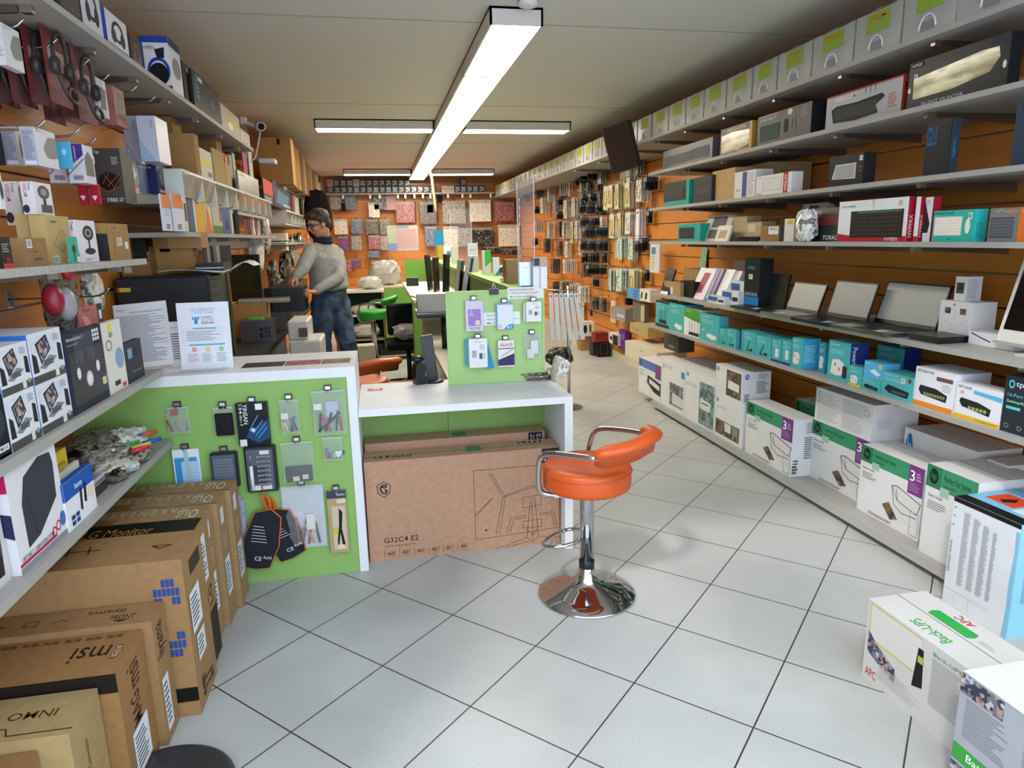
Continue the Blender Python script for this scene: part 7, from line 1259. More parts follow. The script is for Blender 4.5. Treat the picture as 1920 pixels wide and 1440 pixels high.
# head frame: f = facing, s = right side of the head, u = up
f = Vector((-.80, -.45, -.30)).normalized(); s = f.cross(Vector((0, 0, 1))).normalized(); u = s.cross(f)
TH = Matrix(((s.x, f.x, u.x, head.x), (s.y, f.y, u.y, head.y), (s.z, f.z, u.z, head.z), (0, 0, 0, 1)))
b.ball((0, -.012, .03), (.074, .094, .088), sk, 24, 16, TH).ball((0, .012, -.025), (.060, .072, .080), sk, 24, 16, TH).ball((0, .03, -.075), (.038, .038, .032), sk, 16, 10, TH)
b.ball((0, .088, -.012), (.013, .022, .024), sk, 12, 8, TH).ball((0, .078, .012), (.010, .012, .03), sk, 12, 8, TH).ball((0, .072, .035), (.05, .018, .012), sk, 12, 8, TH)
b.ball((.03, .065, -.02), (.022, .016, .018), sk, 12, 8, TH).ball((-.03, .065, -.02), (.022, .016, .018), sk, 12, 8, TH).ball((0, .078, -.048), (.024, .012, .008), sk, 12, 8, TH)
for q in (-1, 1): b.ball((q*.074, -.008, -.005), (.010, .018, .032), sk, 12, 8, TH)
tap(b, [TH @ Vector((0, -.03, -.04)), neck+Vector((0, 0, .02)), chest], [.055, .06, .07], sk)
tap(b, [chest, waist, pel], [.07, .07, .07], sk)
for sh, el, wr in ((shR, elR, wrR), (shL, elL, wrL)): tap(b, [chest, sh, el, wr], [.05, .04, .038, .027], sk)
for q, kx in ((-1, 0), (1, 1)): tap(b, [pel, pel+Vector((q*.08, 0, -.45)), Vector((q*.1, 0, .1))], [.07, .05, .04], sk)
def hand(wr, pd, nd, td, curl):
    """palm direction pd, palm normal nd (towards the work), thumb side td"""
    pd = pd.normalized(); nd = (nd-pd*nd.dot(pd)).normalized(); sd = pd.cross(nd).normalized()
    if sd.dot(td) < 0: sd = -sd
    T = Matrix(((sd.x, pd.x, nd.x, wr.x), (sd.y, pd.y, nd.y, wr.y), (sd.z, pd.z, nd.z, wr.z), (0, 0, 0, 1)))
    b.ball((0, .0, 0), (.026, .03, .02), sk, 12, 8, T).ball((0, .045, 0), (.040, .05, .015), sk, 16, 10, T).ball((.02, .06, 0), (.02, .03, .014), sk, 12, 8, T)
    for i, (x, l) in enumerate(((.030, .070), (.010, .078), (-.011, .072), (-.030, .058))):
        P = [Vector((x*.9, .07, 0))]; a = .25; 
        for seg in (.42, .33, .25): a += curl*(1+.15*i); P.append(P[-1]+Vector((x*.06, math.cos(a)*l*seg, math.sin(a)*l*seg)))
        b.tube([T @ p for p in P], [.0095, .009, .0083, .0072], sk, 8); b.ball(T @ P[-1], .0073, sk, 8, 6)
    P = [Vector((.025, .02, .004)), Vector((.05, .045, .012)), Vector((.056, .07, .024)), Vector((.050, .088, .034))]
    b.tube([T @ p for p in P], [.013, .0115, .010, .008], sk, 8); b.ball(T @ P[-1], .008, sk, 8, 6)
hand(wrR, haR-wrR, Vector((.3, 0, -1)), Vector((.4, -.8, 0)), .42)
hand(wrL, haL-wrL, Vector((-.2, .2, -1)), Vector((-.3, .2, .6)), .30)
body = b.obj('body', man); remesh(body, .0042, 3)
h = MB(); hc = '#3a2c22:hair'
h.ball((0, -.026, .052), (.082, .100, .084), hc, 24, 16, TH).ball((0, .04, .095), (.058, .055, .03), hc, 16, 10, TH).ball((0, -.06, .0), (.072, .06, .07), hc, 20, 12, TH)
for q in (-1, 1): h.ball((q*.070, -.012, .035), (.014, .03, .045), hc, 12, 8, TH).ball((q*.045, .06, .088), (.03, .03, .022), hc, 12, 8, TH)
rr = random.Random(2)
for i in range(40):
    a = rr.uniform(0, 6.28); q = rr.uniform(.2, 1); h.ball((.07*q*math.cos(a), -.02+.085*q*math.sin(a), .13-.045*q*q), (.018, .022, .012), hc, 8, 6, TH)
remesh(h.obj('hair', man), .006, 2)
g = MB()
for q in (-1, 1):
    g.tube([TH @ Vector((q*.033+.026*math.cos(a), .098-.012*abs(math.cos(a)), .012+.018*math.sin(a))) for a in [2*math.pi*i/14 for i in range(14)]], .0025, '#14141a:plastic', 6, closed=True)
    g.tube([TH @ Vector(p) for p in ((q*.058, .088, .016), (q*.074, .05, .014), (q*.08, .0, .010))], .003, '#14141a:plastic', 6)
g.tube([TH @ Vector((-.008, .1, .014)), TH @ Vector((.008, .1, .014))], .0025, '#14141a:plastic', 6); g.obj('glasses', man)
e_ = MB()
for q in (-1, 1): e_.ball((q*.031, .074, .010), (.013, .008, .006), '#2a211c', 10, 6, TH).ball((q*.031, .079, .03), (.018, .006, .004), hc, 10, 6, TH)
e_.obj('eyes', man)
# clothes
def torso_ring(c, w, d, ax):
    return (c, w, d, ax)
swm = '#9a9b98:cloth'; c_ = MB()
sx = (shL-shR).normalized(); sx.z = 0; sx.normalize(); sy = Vector((sx.y, -sx.x, 0))
def ring(cen, w, d, n=20): return [cen+sx*w*math.cos(2*math.pi*i/n)+sy*d*math.sin(2*math.pi*i/n) for i in range(n)]
def loft(b, rings, k):
    n = len(rings[0]); vs = [p for r in rings for p in r]; fs = [(j*n+i, j*n+(i+1) % n, (j+1)*n+(i+1) % n, (j+1)*n+i) for j in range(len(rings)-1) for i in range(n)]
    fs += [tuple(range(n-1, -1, -1)), tuple((len(rings)-1)*n+i for i in range(n))]; b.add(vs, fs, k)
mid = (shR+shL)/2
loft(c_, [ring(pel+Vector((0, 0, .035)), .185, .135), ring(pel+Vector((0, 0, .06)), .200, .150), ring(waist, .195, .140), ring((waist+chest)/2, .195, .135), ring(chest, .20, .13), ring(mid-Vector((0, 0, .03)), .185, .115), ring(mid+Vector((0, 0, .045)), .13, .085), ring(neck+Vector((0, 0, .0)), .075, .07)], swm)
for sh, el, wr in ((shR, elR, wrR), (shL, elL, wrL)):
    w2 = wr+(el-wr)*.12; tap(c_, [sh+(mid-sh)*.25, sh, sh+(el-sh)*.4, el, el+(w2-el)*.5, w2], [.080, .070, .066, .060, .050, .042], swm, 16)
    for t in (.15, .3, .45, .6): c_.ball(el+(w2-el)*t+Vector((0, 0, .0)), .058-.014*t, swm, 12, 8)
for t, aa in ((.03, .3), (.06, 1.2), (.02, 2.2)): pass
sw = c_.obj('sweater', man); remesh(sw, .009, 4)
md = sw.modifiers.new('folds', 'DISPLACE'); tx = bpy.data.textures.new('folds', 'CLOUDS'); tx.noise_scale = .09; md.texture = tx; md.strength = .018; md.mid_level = .5
cl = MB(); cl.tube([neck+sx*.062*math.cos(a)+sy*.06*math.sin(a)+Vector((0, 0, .02)) for a in [2*math.pi*i/18 for i in range(18)]], .026, '#2a2f3d:cloth', 10, closed=True)
cl.tube([neck+sx*.066*math.cos(a)+sy*.066*math.sin(a)+Vector((0, 0, -.008)) for a in [2*math.pi*i/18 for i in range(18)]], .024, '#2a2f3d:cloth', 10, closed=True).obj('neck_warmer', man)
# white round logo on the chest
pl = L_(J(606.5, 477, 6.5)); nrm = (C0-Vector(J(606.5, 477, 6.5))).normalized()
jn = MB(); jm = '#2c3e5c:denim'
m_, nt_, b_ = newmat('denim'); N, L = nt_.nodes, nt_.links
tc = N.new('ShaderNodeTexCoord'); n1 = N.new('ShaderNodeTexNoise'); n1.inputs['Scale'].default_value = 9; n1.inputs['Detail'].default_value = 6; L.new(tc.outputs['Object'], n1.inputs[0])
cr = N.new('ShaderNodeValToRGB'); cr.color_ramp.elements[0].color = hexc('#1d2838')+(1,); cr.color_ramp.elements[1].color = hexc('#4a6280')+(1,); cr.color_ramp.elements[0].position = .35; cr.color_ramp.elements[1].position = .68
L.new(n1.outputs[0], cr.inputs[0]); L.new(cr.outputs[0], b_.inputs['Base Color']); b_.inputs['Roughness'].default_value = .85; MATS[jm] = m_
loft(jn, [ring(pel+Vector((0, 0, -.14)), .18, .13), ring(pel+Vector((0, 0, -.06)), .188, .135), ring(pel+Vector((0, 0, .02)), .178, .130), ring(pel+Vector((0, 0, .06)), .17, .122)], jm)
knL = L_(J(652, 640, 6.40)); anL = Vector((L_(J(668, 722, 6.60)).x, .12, .10)); knR = L_(J(604, 640, 6.40)); anR = Vector((knR.x+.02, .05, .10))
for hp, kn, an in ((pel+sx*.095+Vector((0, 0, -.08)), knL, anL), (pel-sx*.095+Vector((0, 0, -.08)), knR, anR)):
    tap(jn, [hp, hp+(kn-hp)*.35, hp+(kn-hp)*.7, kn, kn+(an-kn)*.5, an], [.108, .104, .090, .082, .074, .068], jm, 16)
jo = jn.obj('jeans', man); remesh(jo, .010, 3)
md = jo.modifiers.new('folds', 'DISPLACE'); md.texture = tx; md.strength = .022; md.mid_level = .5
sh_ = MB()
for an in (anL, anR): sh_.ball((an.x-.03, an.y-.05, .05), (.06, .13, .05), '#1d1d1f:leather', 16, 10)
sh_.obj('shoes', man)
T = Matrix.Translation(pl+nrm*.155) @ (nrm).to_track_quat('Z', 'Y').to_matrix().to_4x4()
lg = MB(); n = 24
lg.add([(q*.034*math.cos(2*math.pi*i/n), q*.022*math.sin(2*math.pi*i/n), 0) for q in (.82, 1) for i in range(n)], [(i, n+i, n+(i+1) % n, (i+1) % n) for i in range(n)], '#dfe0e0', T)
vs, fs = glyphs('ACS'); lg.add([(-.02+a*.04, -.008+c*.016, 0) for a, c in vs], fs, '#dfe0e0', T); lo = lg.obj('chest_logo', man)
swr = lo.modifiers.new('wrap', 'SHRINKWRAP'); swr.target = sw; swr.offset = .004; swr.wrap_method = 'NEAREST_SURFACEPOINT'
# ------------------------------------------------------------------ back wall
shelf('wall_shelf', 'long grey shelf of small cases high on the back wall', -.9, XR-.56, YB-.34, YB-.02, 2.38, side=1)
bx = [MB() for _ in range(3)]
protos = []
for i, (m1, m2) in enumerate((('#2a2c30:paper', 'photo_grey'), ('#33363c:paper', 'bag_blue'), ('#b9b09a:paper', 'bag_tools'))):
    b = MB().box((0, 0, 0), (.115, .12, .125), m1); prints(b, (.115, .12, .125), [Rr('F', .12, .12, .88, .85, m2), Rr('F', .3, .6, .6, .8, '#9aa4ac')]); protos.append(b)
pr = [p.obj('game_case', None, (0, 0, -5)) for p in protos]
for p in pr: COL.objects.unlink(p)
rr = random.Random(9)
def put(proto, loc, rz, lab, cat, grp, sc=None):
    c = proto.copy(); COL.objects.link(c); c.location = loc; c.rotation_euler = (0, 0, rz); tag(c, lab, cat, grp)
    if sc: c.scale = sc
    return c
x = -.86; zs_ = 2.381
while x < 2.1:
    if not (1.13 < x < 1.22): put(pr[rr.choice([0, 0, 1, 1, 2]) if x > .5 else rr.choice([0, 0, 0, 1])], (x, YB-.33, zs_), 0, 'small printed case in the lower row on the high back shelf', 'case', 'cases in the lower row on the back shelf')
    if x < .62 or 1.6 < x < 1.72: put(pr[rr.choice([0, 1, 1, 0, 2]) if x < -.2 else 0], (x, YB-.33, zs_+.126), 0, 'small printed case stacked in the upper row on the high back shelf', 'case', 'cases in the upper row on the back shelf')
    x += .119
for i, px in enumerate((641, 692, 710, 744, 758, 775, 791, 805, 838, 865, 880, 918)):
    p = atY(px, 364, YB-.33); b = MB().box((0, 0, 0), (.035, .002, .07), '#e2e2de:paper'); tag(b.obj('price_tag', None, (p.x, YB-.345, 2.28)), 'small white price tag hanging below the back shelf', 'price tag', 'price tags below the back shelf')
def back(px0, py0, px1, py1, m, lab_, hk=False, P=(), d=.05, name='accessory_bag', n=1, clear=True, rot=0):
    Y = YB-.12; a = atY(px0, py1, Y); c = atY(px1, py0, Y); w, h = c.x-a.x, c.z-a.z
    e = empty(name, (a.x+w/2, Y, c.z), label=lab_, cat='bag')
    b = MB()
    for i in range(n): b.box((-w/2+.006*i, .012*i-d, -h+.004*i), (w/2+.006*i, .012*i-d+.009, 0), m if i == 0 else 'bag_dark', Matrix.Rotation(rot, 4, 'Y'), bev=min(.012, w*.1))
    b.obj('pack', e)
    q = MB().box((-w*.46, -d-.002, -h*.14), (w*.46, -d-.0005, -h*.01), '#c9c5bc:clear', Matrix.Rotation(rot, 4, 'Y')); q.obj('header_strip', e)
    hh = MB().tube([(0, .12, .05), (0, -d, .03), (0, -d-.03, .05)], .005, '#1c1c1e:plastic' if hk else '#b9b9bb:chrome', 6).tube([(0, -d+.005, -.005), (0, -d+.005, .03)], .007, '#1a1a1c:plastic', 6); hh.obj('hook', e)
    return e
for r in ((620, 364, 640, 393, 'bag_tools', 'brownish cable bag upper left of the back wall', 0, 1), (639, 378, 648, 396, '#17181a:cloth', 'small black pouch with a yellow-green top on the back wall', 0, 1), (648, 362, 668, 394, 'bag_blue', 'grey pack with a blue oval motif on the back wall', 0, 1), (701, 362, 724, 394, 'photo_grey', 'grey pack with a dark square patch on the back wall', 0, 1), (724, 362, 742, 394, '#b59a98:paper', 'pale pack with a pink shape on the back wall', 0, 1),
    (628, 410, 651, 440, 'bag_white', 'white printed pack in the upper orange field of the back wall', 0, 1), (660, 411, 679, 439, 'bag_blue', 'blue and red printed pack on the back wall', 0, 1), (687, 411, 709, 440, 'bag_dark', 'black and white printed pack on the back wall', 0, 1), (713, 411, 732, 441, 'bag_multi', 'multi-coloured pack left of the acrylic poster', 0, 1), (692, 380, 711, 408, 'bag_white', 'whitish crumpled pack above the black and white one', 0, 1),
    (635, 443, 654, 471, 'bag_purple', 'turquoise and pink pack below the white printed pack', 0, 1), (660, 442, 678, 469, 'bag_tools', 'greyish patterned pack below the blue one', 0, 1), (692, 441, 713, 468, 'bag_red', 'red patterned pack on the back wall', 0, 1), (714, 442, 731, 469, 'bag_tools', 'grey patterned pack right of the red one', 0, 1), (690, 470, 712, 483, 'bag_blue', 'flat grey-blue pack below the red one', 0, 1), (697, 487, 717, 514, 'bag_multi', 'yellow-green patterned pack low on the back wall', 0, 1), (718, 486, 738, 512, 'bag_purple', 'purple patterned pack low on the back wall', 0, 1), (646, 487, 660, 510, 'bag_red', 'red pack just right of the man', 0, 1), (660, 485, 676, 502, 'bag_purple', 'purple pack low beside the man', 0, 1),
    (743, 378, 777, 418, 'bag_red', 'thick bundle of red and kraft packs under a black hook', 1, 5), (787, 378, 818, 421, 'bag_dark', 'bundle of dark cable packs left of the hanging cord', 1, 5), (830, 376, 872, 420, 'bag_tools', 'bundle of dark packs with a beige card right of the cord', 1, 6), (880, 375, 919, 416, 'bag_white', 'bundle of silvery cable packs on a black hook', 1, 7), (927, 379, 963, 415, 'bag_red', 'bundle of dark red cable packs with a grey header, rightmost of the upper row', 1, 8),
    (797, 424, 820, 462, 'bag_blue', 'bundle of blue packs behind the acrylic screen', 1, 3), (832, 424, 858, 465, 'bag_white', 'bundle of silvery packs behind the far acrylic screen', 1, 4), (858, 427, 884, 462, 'bag_tools', 'coiled grey cable packs in the lower row', 1, 3), (884, 426, 924, 462, 'cable_junk', 'dark grey fabric pack with a white tag in the lower row', 1, 3), (934, 421, 973, 462, 'bag_white', 'bundle of white printed packs at the lower right of the back wall', 1, 6),
    (905, 462, 940, 476, 'cable_junk', 'dark bundle lying low right of the grey fabric pack', 0, 2), (942, 466, 970, 478, 'cable_junk', 'dark bundle at the foot of the back wall display', 0, 2), (800, 360+8, 812, 378+22, 'bag_dark', 'slim dark pack beside the hanging cord', 0, 1), (820, 365, 829, 380, '#1a1a1c:cloth', 'small black pouch right of the hanging cord', 0, 1)):
    back(*r[:5], r[5], bool(r[6]), n=r[7], name='accessory_bag')
e = empty('round_camera', (Xof(612, YB-.3, 2.3), YB-.3, 2.19), label='small round grey camera below the back shelf at the left', cat='camera')
MB().cyl((0, -.02, 0), (0, .06, 0), .035, '#c9c6c0:plastic').cyl((0, -.025, 0), (0, -.02, 0), .024, '#222').box((-.01, .02, .0), (.01, .05, .16), '#c9c6c0:plastic').obj('housing', e)
# ------------------------------------------------------------------ right wall, hook field
def proto_pack(kind):
    b = MB()
    if kind == 'cable':      # looped cable in a clear bag
        b.box((-.004, -.055, -.20), (.004, .055, 0), 'bag_white', bev=.003)
        b.tube(smooth([(-.008, -.03, -.05), (-.012, .03, -.05), (-.012, .035, -.15), (-.012, -.03, -.17), (-.01, -.035, -.08)], 2), .006, '#d9d4c4:plastic', 6, closed=False)
    if kind == 'yellow':
        b.box((-.006, -.06, -.24), (.006, .06, 0), 'bag_yellow', bev=.004); b.tube(smooth([(-.01, -.03, -.06), (-.014, .03, -.06), (-.014, .035, -.19), (-.014, -.03, -.2), (-.01, -.035, -.08)], 2), .007, '#cdb878:plastic', 6)
    if kind == 'dark':
        b.box((-.004, -.045, -.13), (.004, .045, 0), '#222325:gloss', bev=.003).box((-.014, -.03, -.12), (-.004, .03, -.05), '#101113:plastic', bev=.004).box((-.0055, -.035, -.05), (-.004, .035, -.01), '#8c8f93')
    if kind == 'black':      # black blister with blue-grey picture
        b.box((-.004, -.042, -.125), (.004, .042, 0), '#3a3f44:gloss', bev=.003).box((-.016, -.028, -.11), (-.004, .028, -.035), '#0d0e10:plastic', bev=.006).box((-.0055, -.04, -.03), (-.004, .04, -.012), '#5a7f9a')
    if kind == 'white':
        b.box((-.006, -.04, -.20), (.006, .04, 0), '#d6d0c4:paper').box((-.0075, -.03, -.17), (-.006, .03, -.05), '#b9b2a2')
    if kind == 'grey':
        b.box((-.005, -.05, -.18), (.005, .05, 0), 'bag_tools', bev=.003)
    if kind == 'green':
        b.box((-.007, -.06, -.22), (.007, .06, 0), 'bag_green', bev=.004); b.tube(smooth([(-.01, -.03, -.06), (-.014, .03, -.06), (-.014, .035, -.17), (-.014, -.03, -.18)], 2), .006, '#a9c4b4:plastic', 6)
    if kind == 'brown':
        b.box((-.005, -.05, -.18), (.005, .05, 0), 'bag_dark', bev=.003).box((-.010, -.03, -.15), (-.005, .03, -.06), '#5f564a:plastic', bev=.002)
    if kind == 'longwhite':
        b.box((-.008, -.04, -.34), (.008, .04, 0), '#d9dae2:paper').box((-.0085, -.02, -.04), (-.008, .02, -.02), '#55565c')
    b.box((-.001, -.012, 0), (.001, .012, .02), '#d4d4d4:clear')
    o = b.obj('cable_pack'); COL.objects.unlink(o); return o
PP = {}
def field(px, py, kind, n, lab_, hkl=.30, dx=.028, sz=1.0, name='cable_pack', cat='cable pack', top=None):
    """a hook at pixel (px,py) on the right wall with n packs hanging along it"""
    if kind not in PP: PP[kind] = proto_pack(kind)
    p = atX(px, py, XR-.12); y_, z_ = p.y, p.z+.02
    hb = MB().box((-.003, -.018, -.02), (.003, .018, .02), '#a9a9a9:metal').tube([(0, 0, 0), (-hkl, 0, 0), (-hkl-.02, 0, .025)], .003, '#b9b9bc:chrome', 6)
    tag(hb.obj('display_hook', None, (XR, y_, z_)), 'wire hook of %s' % lab_, 'hook')
    for i in range(n):
        o = put(PP[kind], (XR-.05-dx*i, y_+rr.uniform(-.006, .006), z_-.022*sz), rr.uniform(-.12, .12), lab_, cat, lab_, (1, sz, sz*rr.uniform(.95, 1.05)))
        o.rotation_euler = (rr.uniform(-.05, .05), 0, rr.uniform(-.15, .15))
F = [ # far part, behind the screen
 (985, 356, 'brown', 5, 'dark brown cable packs under the far end of the top shelf'), (998, 352, 'dark', 5, 'black cable packs in the far top row'), (1010, 350, 'brown', 5, 'brownish packs right of the far black ones'), (1030, 352, 'cable', 4, 'silvery coiled packs, top row left of the slim boxes'), (1020, 374, 'cable', 5, 'clear cable packs in the second far row'), (1040, 372, 'grey', 4, 'grey packs in the second far row'),
 (1005, 390, 'dark', 4, 'dark adapter packs seen through the acrylic screen'), (1010, 418, 'white', 6, 'row of whitish packs seen through the acrylic screen'), (1030, 420, 'cable', 4, 'pale cable packs at the right edge of the acrylic screen'), (1000, 450, 'dark', 3, 'black packs above the ledge seen through the screen'), (1022, 450, 'brown', 4, 'brown packs above the ledge seen through the screen'),
 (1052, 345, 'white', 4, 'slim white and blue boxes hanging in the top row'), (1062, 345, 'white', 2, 'tall white slim boxes right in the top row'), (1052, 372, 'dark', 5, 'dark packs below the slim white boxes'), (1050, 400, 'dark', 5, 'dark packs in the third row left of the pale cables'), (1050, 418, 'brown', 4, 'brown packs in the fourth row'), (1068, 378, 'cable', 6, 'pale cable packs in the second row of the hook field'), (1080, 374, 'cable', 5, 'pale looped cable packs in the second row'),
 (1058, 418, 'cable', 4, 'cable packs left in the fourth row'), (1070, 417, 'yellow', 3, 'cable packs with a yellow label in the fourth row'), (1082, 417, 'cable', 4, 'whitish cable packs in the fourth row'), (1045, 455, 'brown', 3, 'dark charger packs in the fifth row'), (1060, 455, 'cable', 3, 'white carded packs with blue foot in the fifth row'), (1082, 455, 'white', 2, 'narrow white box in the fifth row'), (1070, 490, 'white', 7, 'row of cream white boxes in the sixth row'), (1040, 488, 'brown', 5, 'dark packs left of the cream white boxes'),
 # top, dark section
 (1082, 335, 'dark', 4, 'black small packs under the top shelf'), (1095, 328, 'dark', 5, 'black packs left of centre, topmost row'), (1110, 322, 'black', 5, 'black boxes with labels, topmost row'), (1122, 322, 'grey', 3, 'grey packs in the topmost row right'), (1090, 345, 'grey', 4, 'greyish packs with white cards, upper row'), (1103, 345, 'brown', 4, 'brown packs in the upper row centre'), (1118, 345, 'brown', 3, 'packs with a pale green tag in the upper row'),
 (1097, 368, 'dark', 5, 'dark mice packs, first dark row'), (1112, 366, 'dark', 5, 'dark mice packs, first dark row right'), (1125, 365, 'brown', 4, 'brown adapter packs at the right of the first dark row'), (1098, 386, 'black', 6, 'black blister packs, second dark row left'), (1112, 386, 'black', 6, 'black blister packs, second dark row centre'), (1124, 387, 'black', 5, 'black blister packs, second dark row right'), (1136, 385, 'white', 1, 'white pack with a red top beside the black blisters'),
 (1100, 412, 'black', 6, 'black blister packs, third dark row left'), (1114, 412, 'black', 5, 'black blister packs, third dark row centre'), (1125, 410, 'white', 3, 'white and orange carded packs right of the third dark row'), (1097, 432, 'dark', 4, 'black packs, fourth dark row left'), (1112, 430, 'black', 7, 'black blister packs, fourth dark row centre'), (1128, 430, 'black', 6, 'black blister packs, fourth dark row right'),
 (1100, 455, 'black', 6, 'black blister packs, fifth dark row left'), (1114, 455, 'black', 6, 'black blister packs, fifth dark row centre'), (1128, 455, 'black', 5, 'black blister packs, fifth dark row right'), (1098, 478, 'dark', 5, 'black and green packs, sixth dark row left'), (1112, 478, 'black', 5, 'black packs with blue labels, sixth dark row'), (1126, 478, 'black', 2, 'single black packs, sixth dark row right'), (1098, 498, 'brown', 5, 'mixed green and black packs, seventh row left'), (1112, 500, 'dark', 6, 'black upright packs, seventh dark row'), (1125, 500, 'black', 3, 'black upright packs at the right of the seventh dark row'), (1112, 524, 'black', 3, 'black box packs below the seventh row'), (1145, 530, 'black', 4, 'black small cases hanging under a clear strip'),
 # yellow/white cable section
 (1143, 352, 'yellow', 5, 'yellowish network cable bags, left of the wide row'), (1156, 350, 'yellow', 6, 'bright yellow network cable bags in the wide row'), (1168, 348, 'yellow', 6, 'yellow network cable bags, right part of the wide row'), (1183, 345, 'yellow', 5, 'pale yellow cable bags beside the keyboards shelf'), (1170, 308, 'yellow', 4, 'yellow cable bags just below the television'), (1180, 305, 'cable', 4, 'whitish cable bags below the television'), (1192, 300, 'grey', 3, 'dark headphones and grey bags beside the television'), (1205, 340, 'cable', 5, 'white looped cable bags near the shelf ends'), (1218, 335, 'dark', 5, 'dark cable bags touching the shelf ends'),
 (1150, 405, 'yellow', 4, 'yellow and white cable bags in the middle row'), (1163, 402, 'yellow', 4, 'yellow cable bags with blue foot in the middle row'), (1180, 402, 'cable', 4, 'white cable bags left of the long white cards'), (1195, 396, 'longwhite', 3, 'long white carded packs beside the shelf ends'), (1208, 398, 'dark', 2, 'black headset with a yellow card beside the shelf'),
 (1150, 450, 'green', 2, 'pale funnel-shaped cable bag left in the fifth row'), (1170, 448, 'green', 5, 'large clear bags with coiled cables in the fifth row'), (1180, 450, 'green', 3, 'large clear bags with a pink coil in the fifth row'), (1155, 508, 'green', 6, 'greenish cable bags, left in the lowest cable row'), (1172, 508, 'green', 6, 'turquoise-white cable bags in the lowest cable row'), (1187, 508, 'yellow', 4, 'yellowish cable bags right in the lowest cable row'), (1197, 455, 'black', 4, 'dark red and black packs beside the carded pictures'), (1204, 510, 'black', 2, 'small black plug pack under the laptop shelf level'), (1200, 450, 'dark', 3, 'narrow dark packs hanging beside the white and green card'),
 # low
 (1045, 530, 'brown', 6, 'tangled dark cable packs low behind the panel'), (1060, 530, 'grey', 6, 'cable packs with green tops in the low row'), (1078, 535, 'cable', 6, 'greyish cable packs in the low row'), (1092, 540, 'cable', 5, 'blue-tinged cable packs in the low row'), (1075, 560, 'grey', 3, 'hanging cables under the low row'), (1083, 570, 'cable', 1, 'single green and clear pack low on the right wall'), (1100, 580, 'black', 1, 'green-topped black pack low on the right wall'), (1112, 560, 'brown', 4, 'brownish packs in the lowest row'), (1125, 562, 'brown', 3, 'tan packs in the lowest row right'), (1140, 568, 'yellow', 1, 'neon yellow and black pack low on the right wall'), (1172, 555, 'dark', 3, 'black and blue plug packs low on the right wall')]
for q in F: field(q[0], q[1]-4, q[2], q[3], q[4], sz=(1.3 if q[0] < 1090 and q[2] not in ('white', 'dark', 'black') else 1.0) if q[2] in ('dark', 'black', 'brown', 'white', 'grey') or q[0] < 1090 else 1.1)
# long white packs fanned beside the display panel
pw = atX(1040, 545, 1.75)
for i in range(6):
    x_, y_ = Xof(1033+8.5*i, 5.6, 1.0), 5.6-.012*i
    b = MB().box((-.0165, -.008, -.40), (.0165, .008, 0), ['#dcdde6', '#e4e4ea'][i % 2]+':paper').box((-.006, -.009, -.03), (.006, -.008, -.015), '#55565c'); o = b.obj('cable_pack', None, (x_, y_, Zof(550, x_, y_)), 0); o.rotation_euler = (0, -.025-.028*i, 0)
    tag(o, 'long white upright pack in the fan beside the green display panel', 'cable pack', 'long white packs beside the display panel')
xr_, yr_ = Xof(1048, 5.66, 1.0), 5.68
b = MB().tube([(xr_-.10, yr_, Zof(546, xr_, yr_)+.01), (xr_+.14, yr_, Zof(546, xr_, yr_)+.01)], .006, '#b9b9bc:chrome', 6).cyl((xr_+.1, yr_+.03, 0), (xr_+.1, yr_+.03, Zof(546, xr_, yr_)+.04), .015, '#c9c9cc:metal').lathe([(.12, 0), (.12, .012), (.02, .02)], '#a9a9ac:metal', 20, Matrix.Translation((xr_+.1, yr_+.03, 0))).box((xr_-.1, yr_+.01, .35), (xr_+.1, yr_+.04, .37), '#b9b9bc:metal')
tag(b.obj('display_rack', None), 'chrome floor rack carrying the long white packs', 'rack')
crumple('cable_bag', 'dark tangled cable bags at the foot of the long white packs', (xr_, yr_-.02, .40), (.24, .14, .16), 'cable_junk', 130)
# floor and low shelf boxes at the right wall
def lowbox(px0, px1, yt, yb, m, lb, P=(), d=.16, z=0, name='speaker_box'):
    p = atZ(px0, yb, z); x1 = Xof(px1, p.y, z); return carton(name, lb, (x1-p.x, d, Zof(yt, p.x, p.y)-z), (p.x, p.y, z), 0, m, P, flap=False)
o = lowbox(1089, 1113, 630, 658, '#a3814f:card', 'brown box on the floor at the right wall')
zz = o.dimensions.z if False else Zof(630, atZ(1089, 658, 0).x, atZ(1089, 658, 0).y)
lowbox(1092, 1114, 604, 631, '#dcd9d6:paper', 'white box with black picture on top of the brown box at the right wall', [('F', 'c', .08, .2, .4, .8, '#222'), Rr('F', .6, .3, .75, .8, '#3a3a3c')], z=zz+.001)
lowbox(1080, 1090, 626, 648, '#d4d1cc:paper', 'white narrow box left of the brown box on the floor', [('F', 'c', .2, .2, .8, .8, '#222')])
lowbox(1112, 1120, 638, 668, '#2f2a30:paper', 'black box with red foot on the floor, left one', [Rr('F', 0, 0, 1, .1, '#b0243a')])
lowbox(1121, 1144, 641, 670, '#1f1d20:paper', 'black box with fine outline on the floor by the baseboard', [('F', 's', .2, .2, .8, .85, '#8a8278', [[(0, 0), (0, 1), (1, 1), (1, 0), (0, 0)]], .015)])
zz = Zof(641, *atZ(1121, 670, 0).xy)
lowbox(1116, 1140, 625, 642, '#8a2a28:paper', 'dark red flat box on the black boxes', [Rr('F', 0, .8, 1, 1, '#4a3a38')], z=zz+.001)
def RX(name, lb, px0, px1, yt, yb, X, m, P=(), d=.12):
    a = atX(px0, yb, X); c = atX(px1, yb, X); return carton(name, lb, (a.y-c.y, min(d, XR-X), atX(px0, yt, X).z-a.z), (X, a.y, a.z), -math.pi/2, m, P, flap=False)
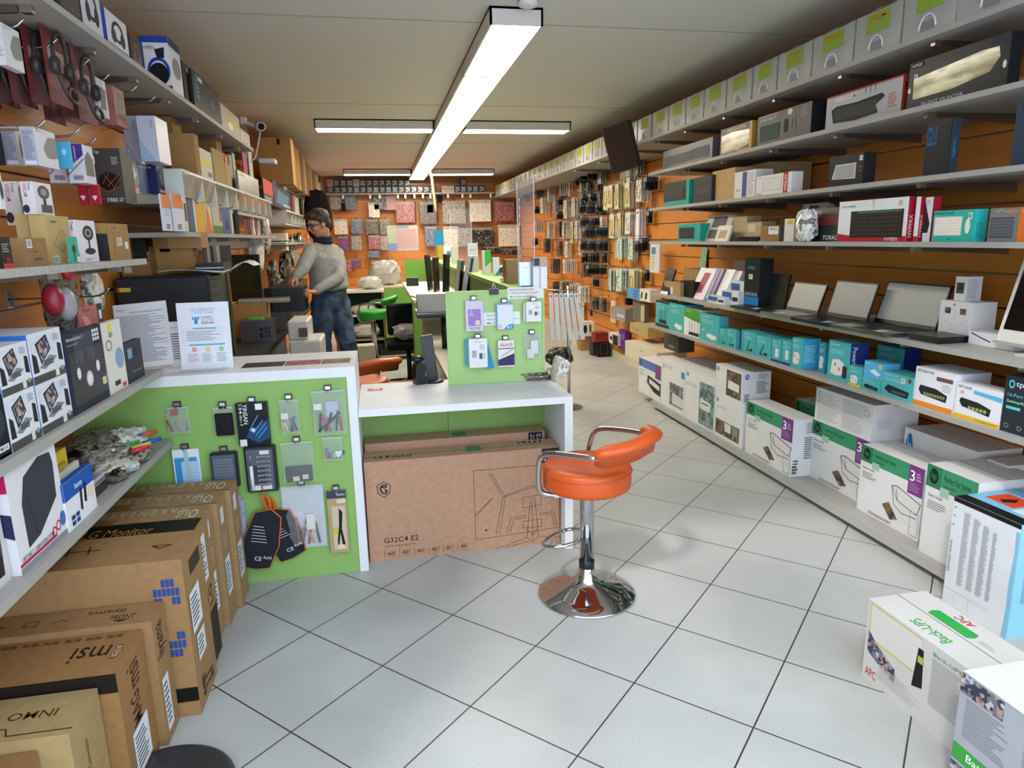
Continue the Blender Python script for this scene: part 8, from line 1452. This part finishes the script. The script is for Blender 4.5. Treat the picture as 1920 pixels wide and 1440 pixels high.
RX('speaker_box', 'white and black box beside the purple pack low on the right wall', 1142, 1158, 622, 642, 2.74, '#d6d3cf:paper', [('F', 'c', .1, .3, .4, .7, '#222'), Rr('F', .45, 0, 1, .9, '#1d1d1f')])
RX('accessory_box', 'purple upright pack low on the right wall', 1160, 1172, 617, 652, 2.78, '#5f2a80:paper', [Rr('F', .5, .5, .8, .8, '#8a5aa8')], .06)
RX('accessory_box', 'grey clear-fronted box low on the right wall', 1148, 1172, 573, 597, 2.72, '#8d8986:plastic', [Rr('F', .4, .3, .9, .5, '#c9c9cc')])
RX('accessory_box', 'light blue carton stack beside the laptop shelf end', 1176, 1198, 539, 558, 2.7, '#5a96c4:paper', [('F', 'l', .55, .1, .95, .9, '#2a5a9a', 3)])
RX('accessory_box', 'white carton with black figures beside the laptop shelf end', 1199, 1219, 541, 563, 2.68, '#d8d5d0:paper', [('F', 'p', .1, .2, .45, .8, '#1d1d1f', [(0, 0), (.2, 1), (.6, .8), (.4, 0)]), ('F', 'p', .5, .2, .9, .8, '#1d1d1f', [(0, 0), (.2, 1), (.6, .8), (.4, 0)])])
RX('accessory_card', 'white card with a blue picture hanging beside the laptop shelf', 1218, 1236, 458, 510, 2.72, '#d0cec8:paper', [Rr('F', .15, .65, .6, .9, '#3a86b8'), ('F', 'l', .15, .1, .5, .6, '#a9a49c', 5)], .02)
RX('cable_bag', 'grey carded bag of dark cables low beside the router shelf', 1186, 1208, 565, 600, 2.74, '#6f6658:paper', [Rr('F', .7, .1, 1, .9, '#b9b09a')], .05)
RX('accessory_box', 'flat tan carton on a clear shelf left of the router shelf', 1181, 1215, 604, 622, 2.62, '#b39c6a:paper', [T_('F', .2, .4, .5, .6, '#6a5424', 'hub')], .2)
RX('accessory_box', 'dark grey box under the router shelf, far end', 1245, 1272, 624, 652, 2.52, '#4d4a46:paper', [T_('F', .3, .2, .7, .35, '#c9c9c9', 'UGREEN')], .15)
for i in range(2): RX('projector_box', ['flat white box, upper one lying on the plinth end', 'flat white box, lower one lying on the plinth end'][i], 1172, 1232, 638+14*i+1*i, 653+14*i, 2.5, '#d3cbb6:paper', [T_('F', .5, .4, .6, .6, '#555', 'A')], .3)
b = MB(); b.prism([(-.08, 0), (.05, .02), (.10, .26), (.0, .30)], 0, .01, '#8fc49a:cloth').prism([(.05, .0), (.1, .05), (.08, .2), (.10, .26)], .0, .01, '#b8283c:cloth')
p_ = atX(1257, 524, 2.55); p_.x = XR-.012; tag(b.obj('cleaning_cloth', None, tuple(p_), -math.pi/2), 'green and red cloth hanging above the laptop shelf end', 'cloth')
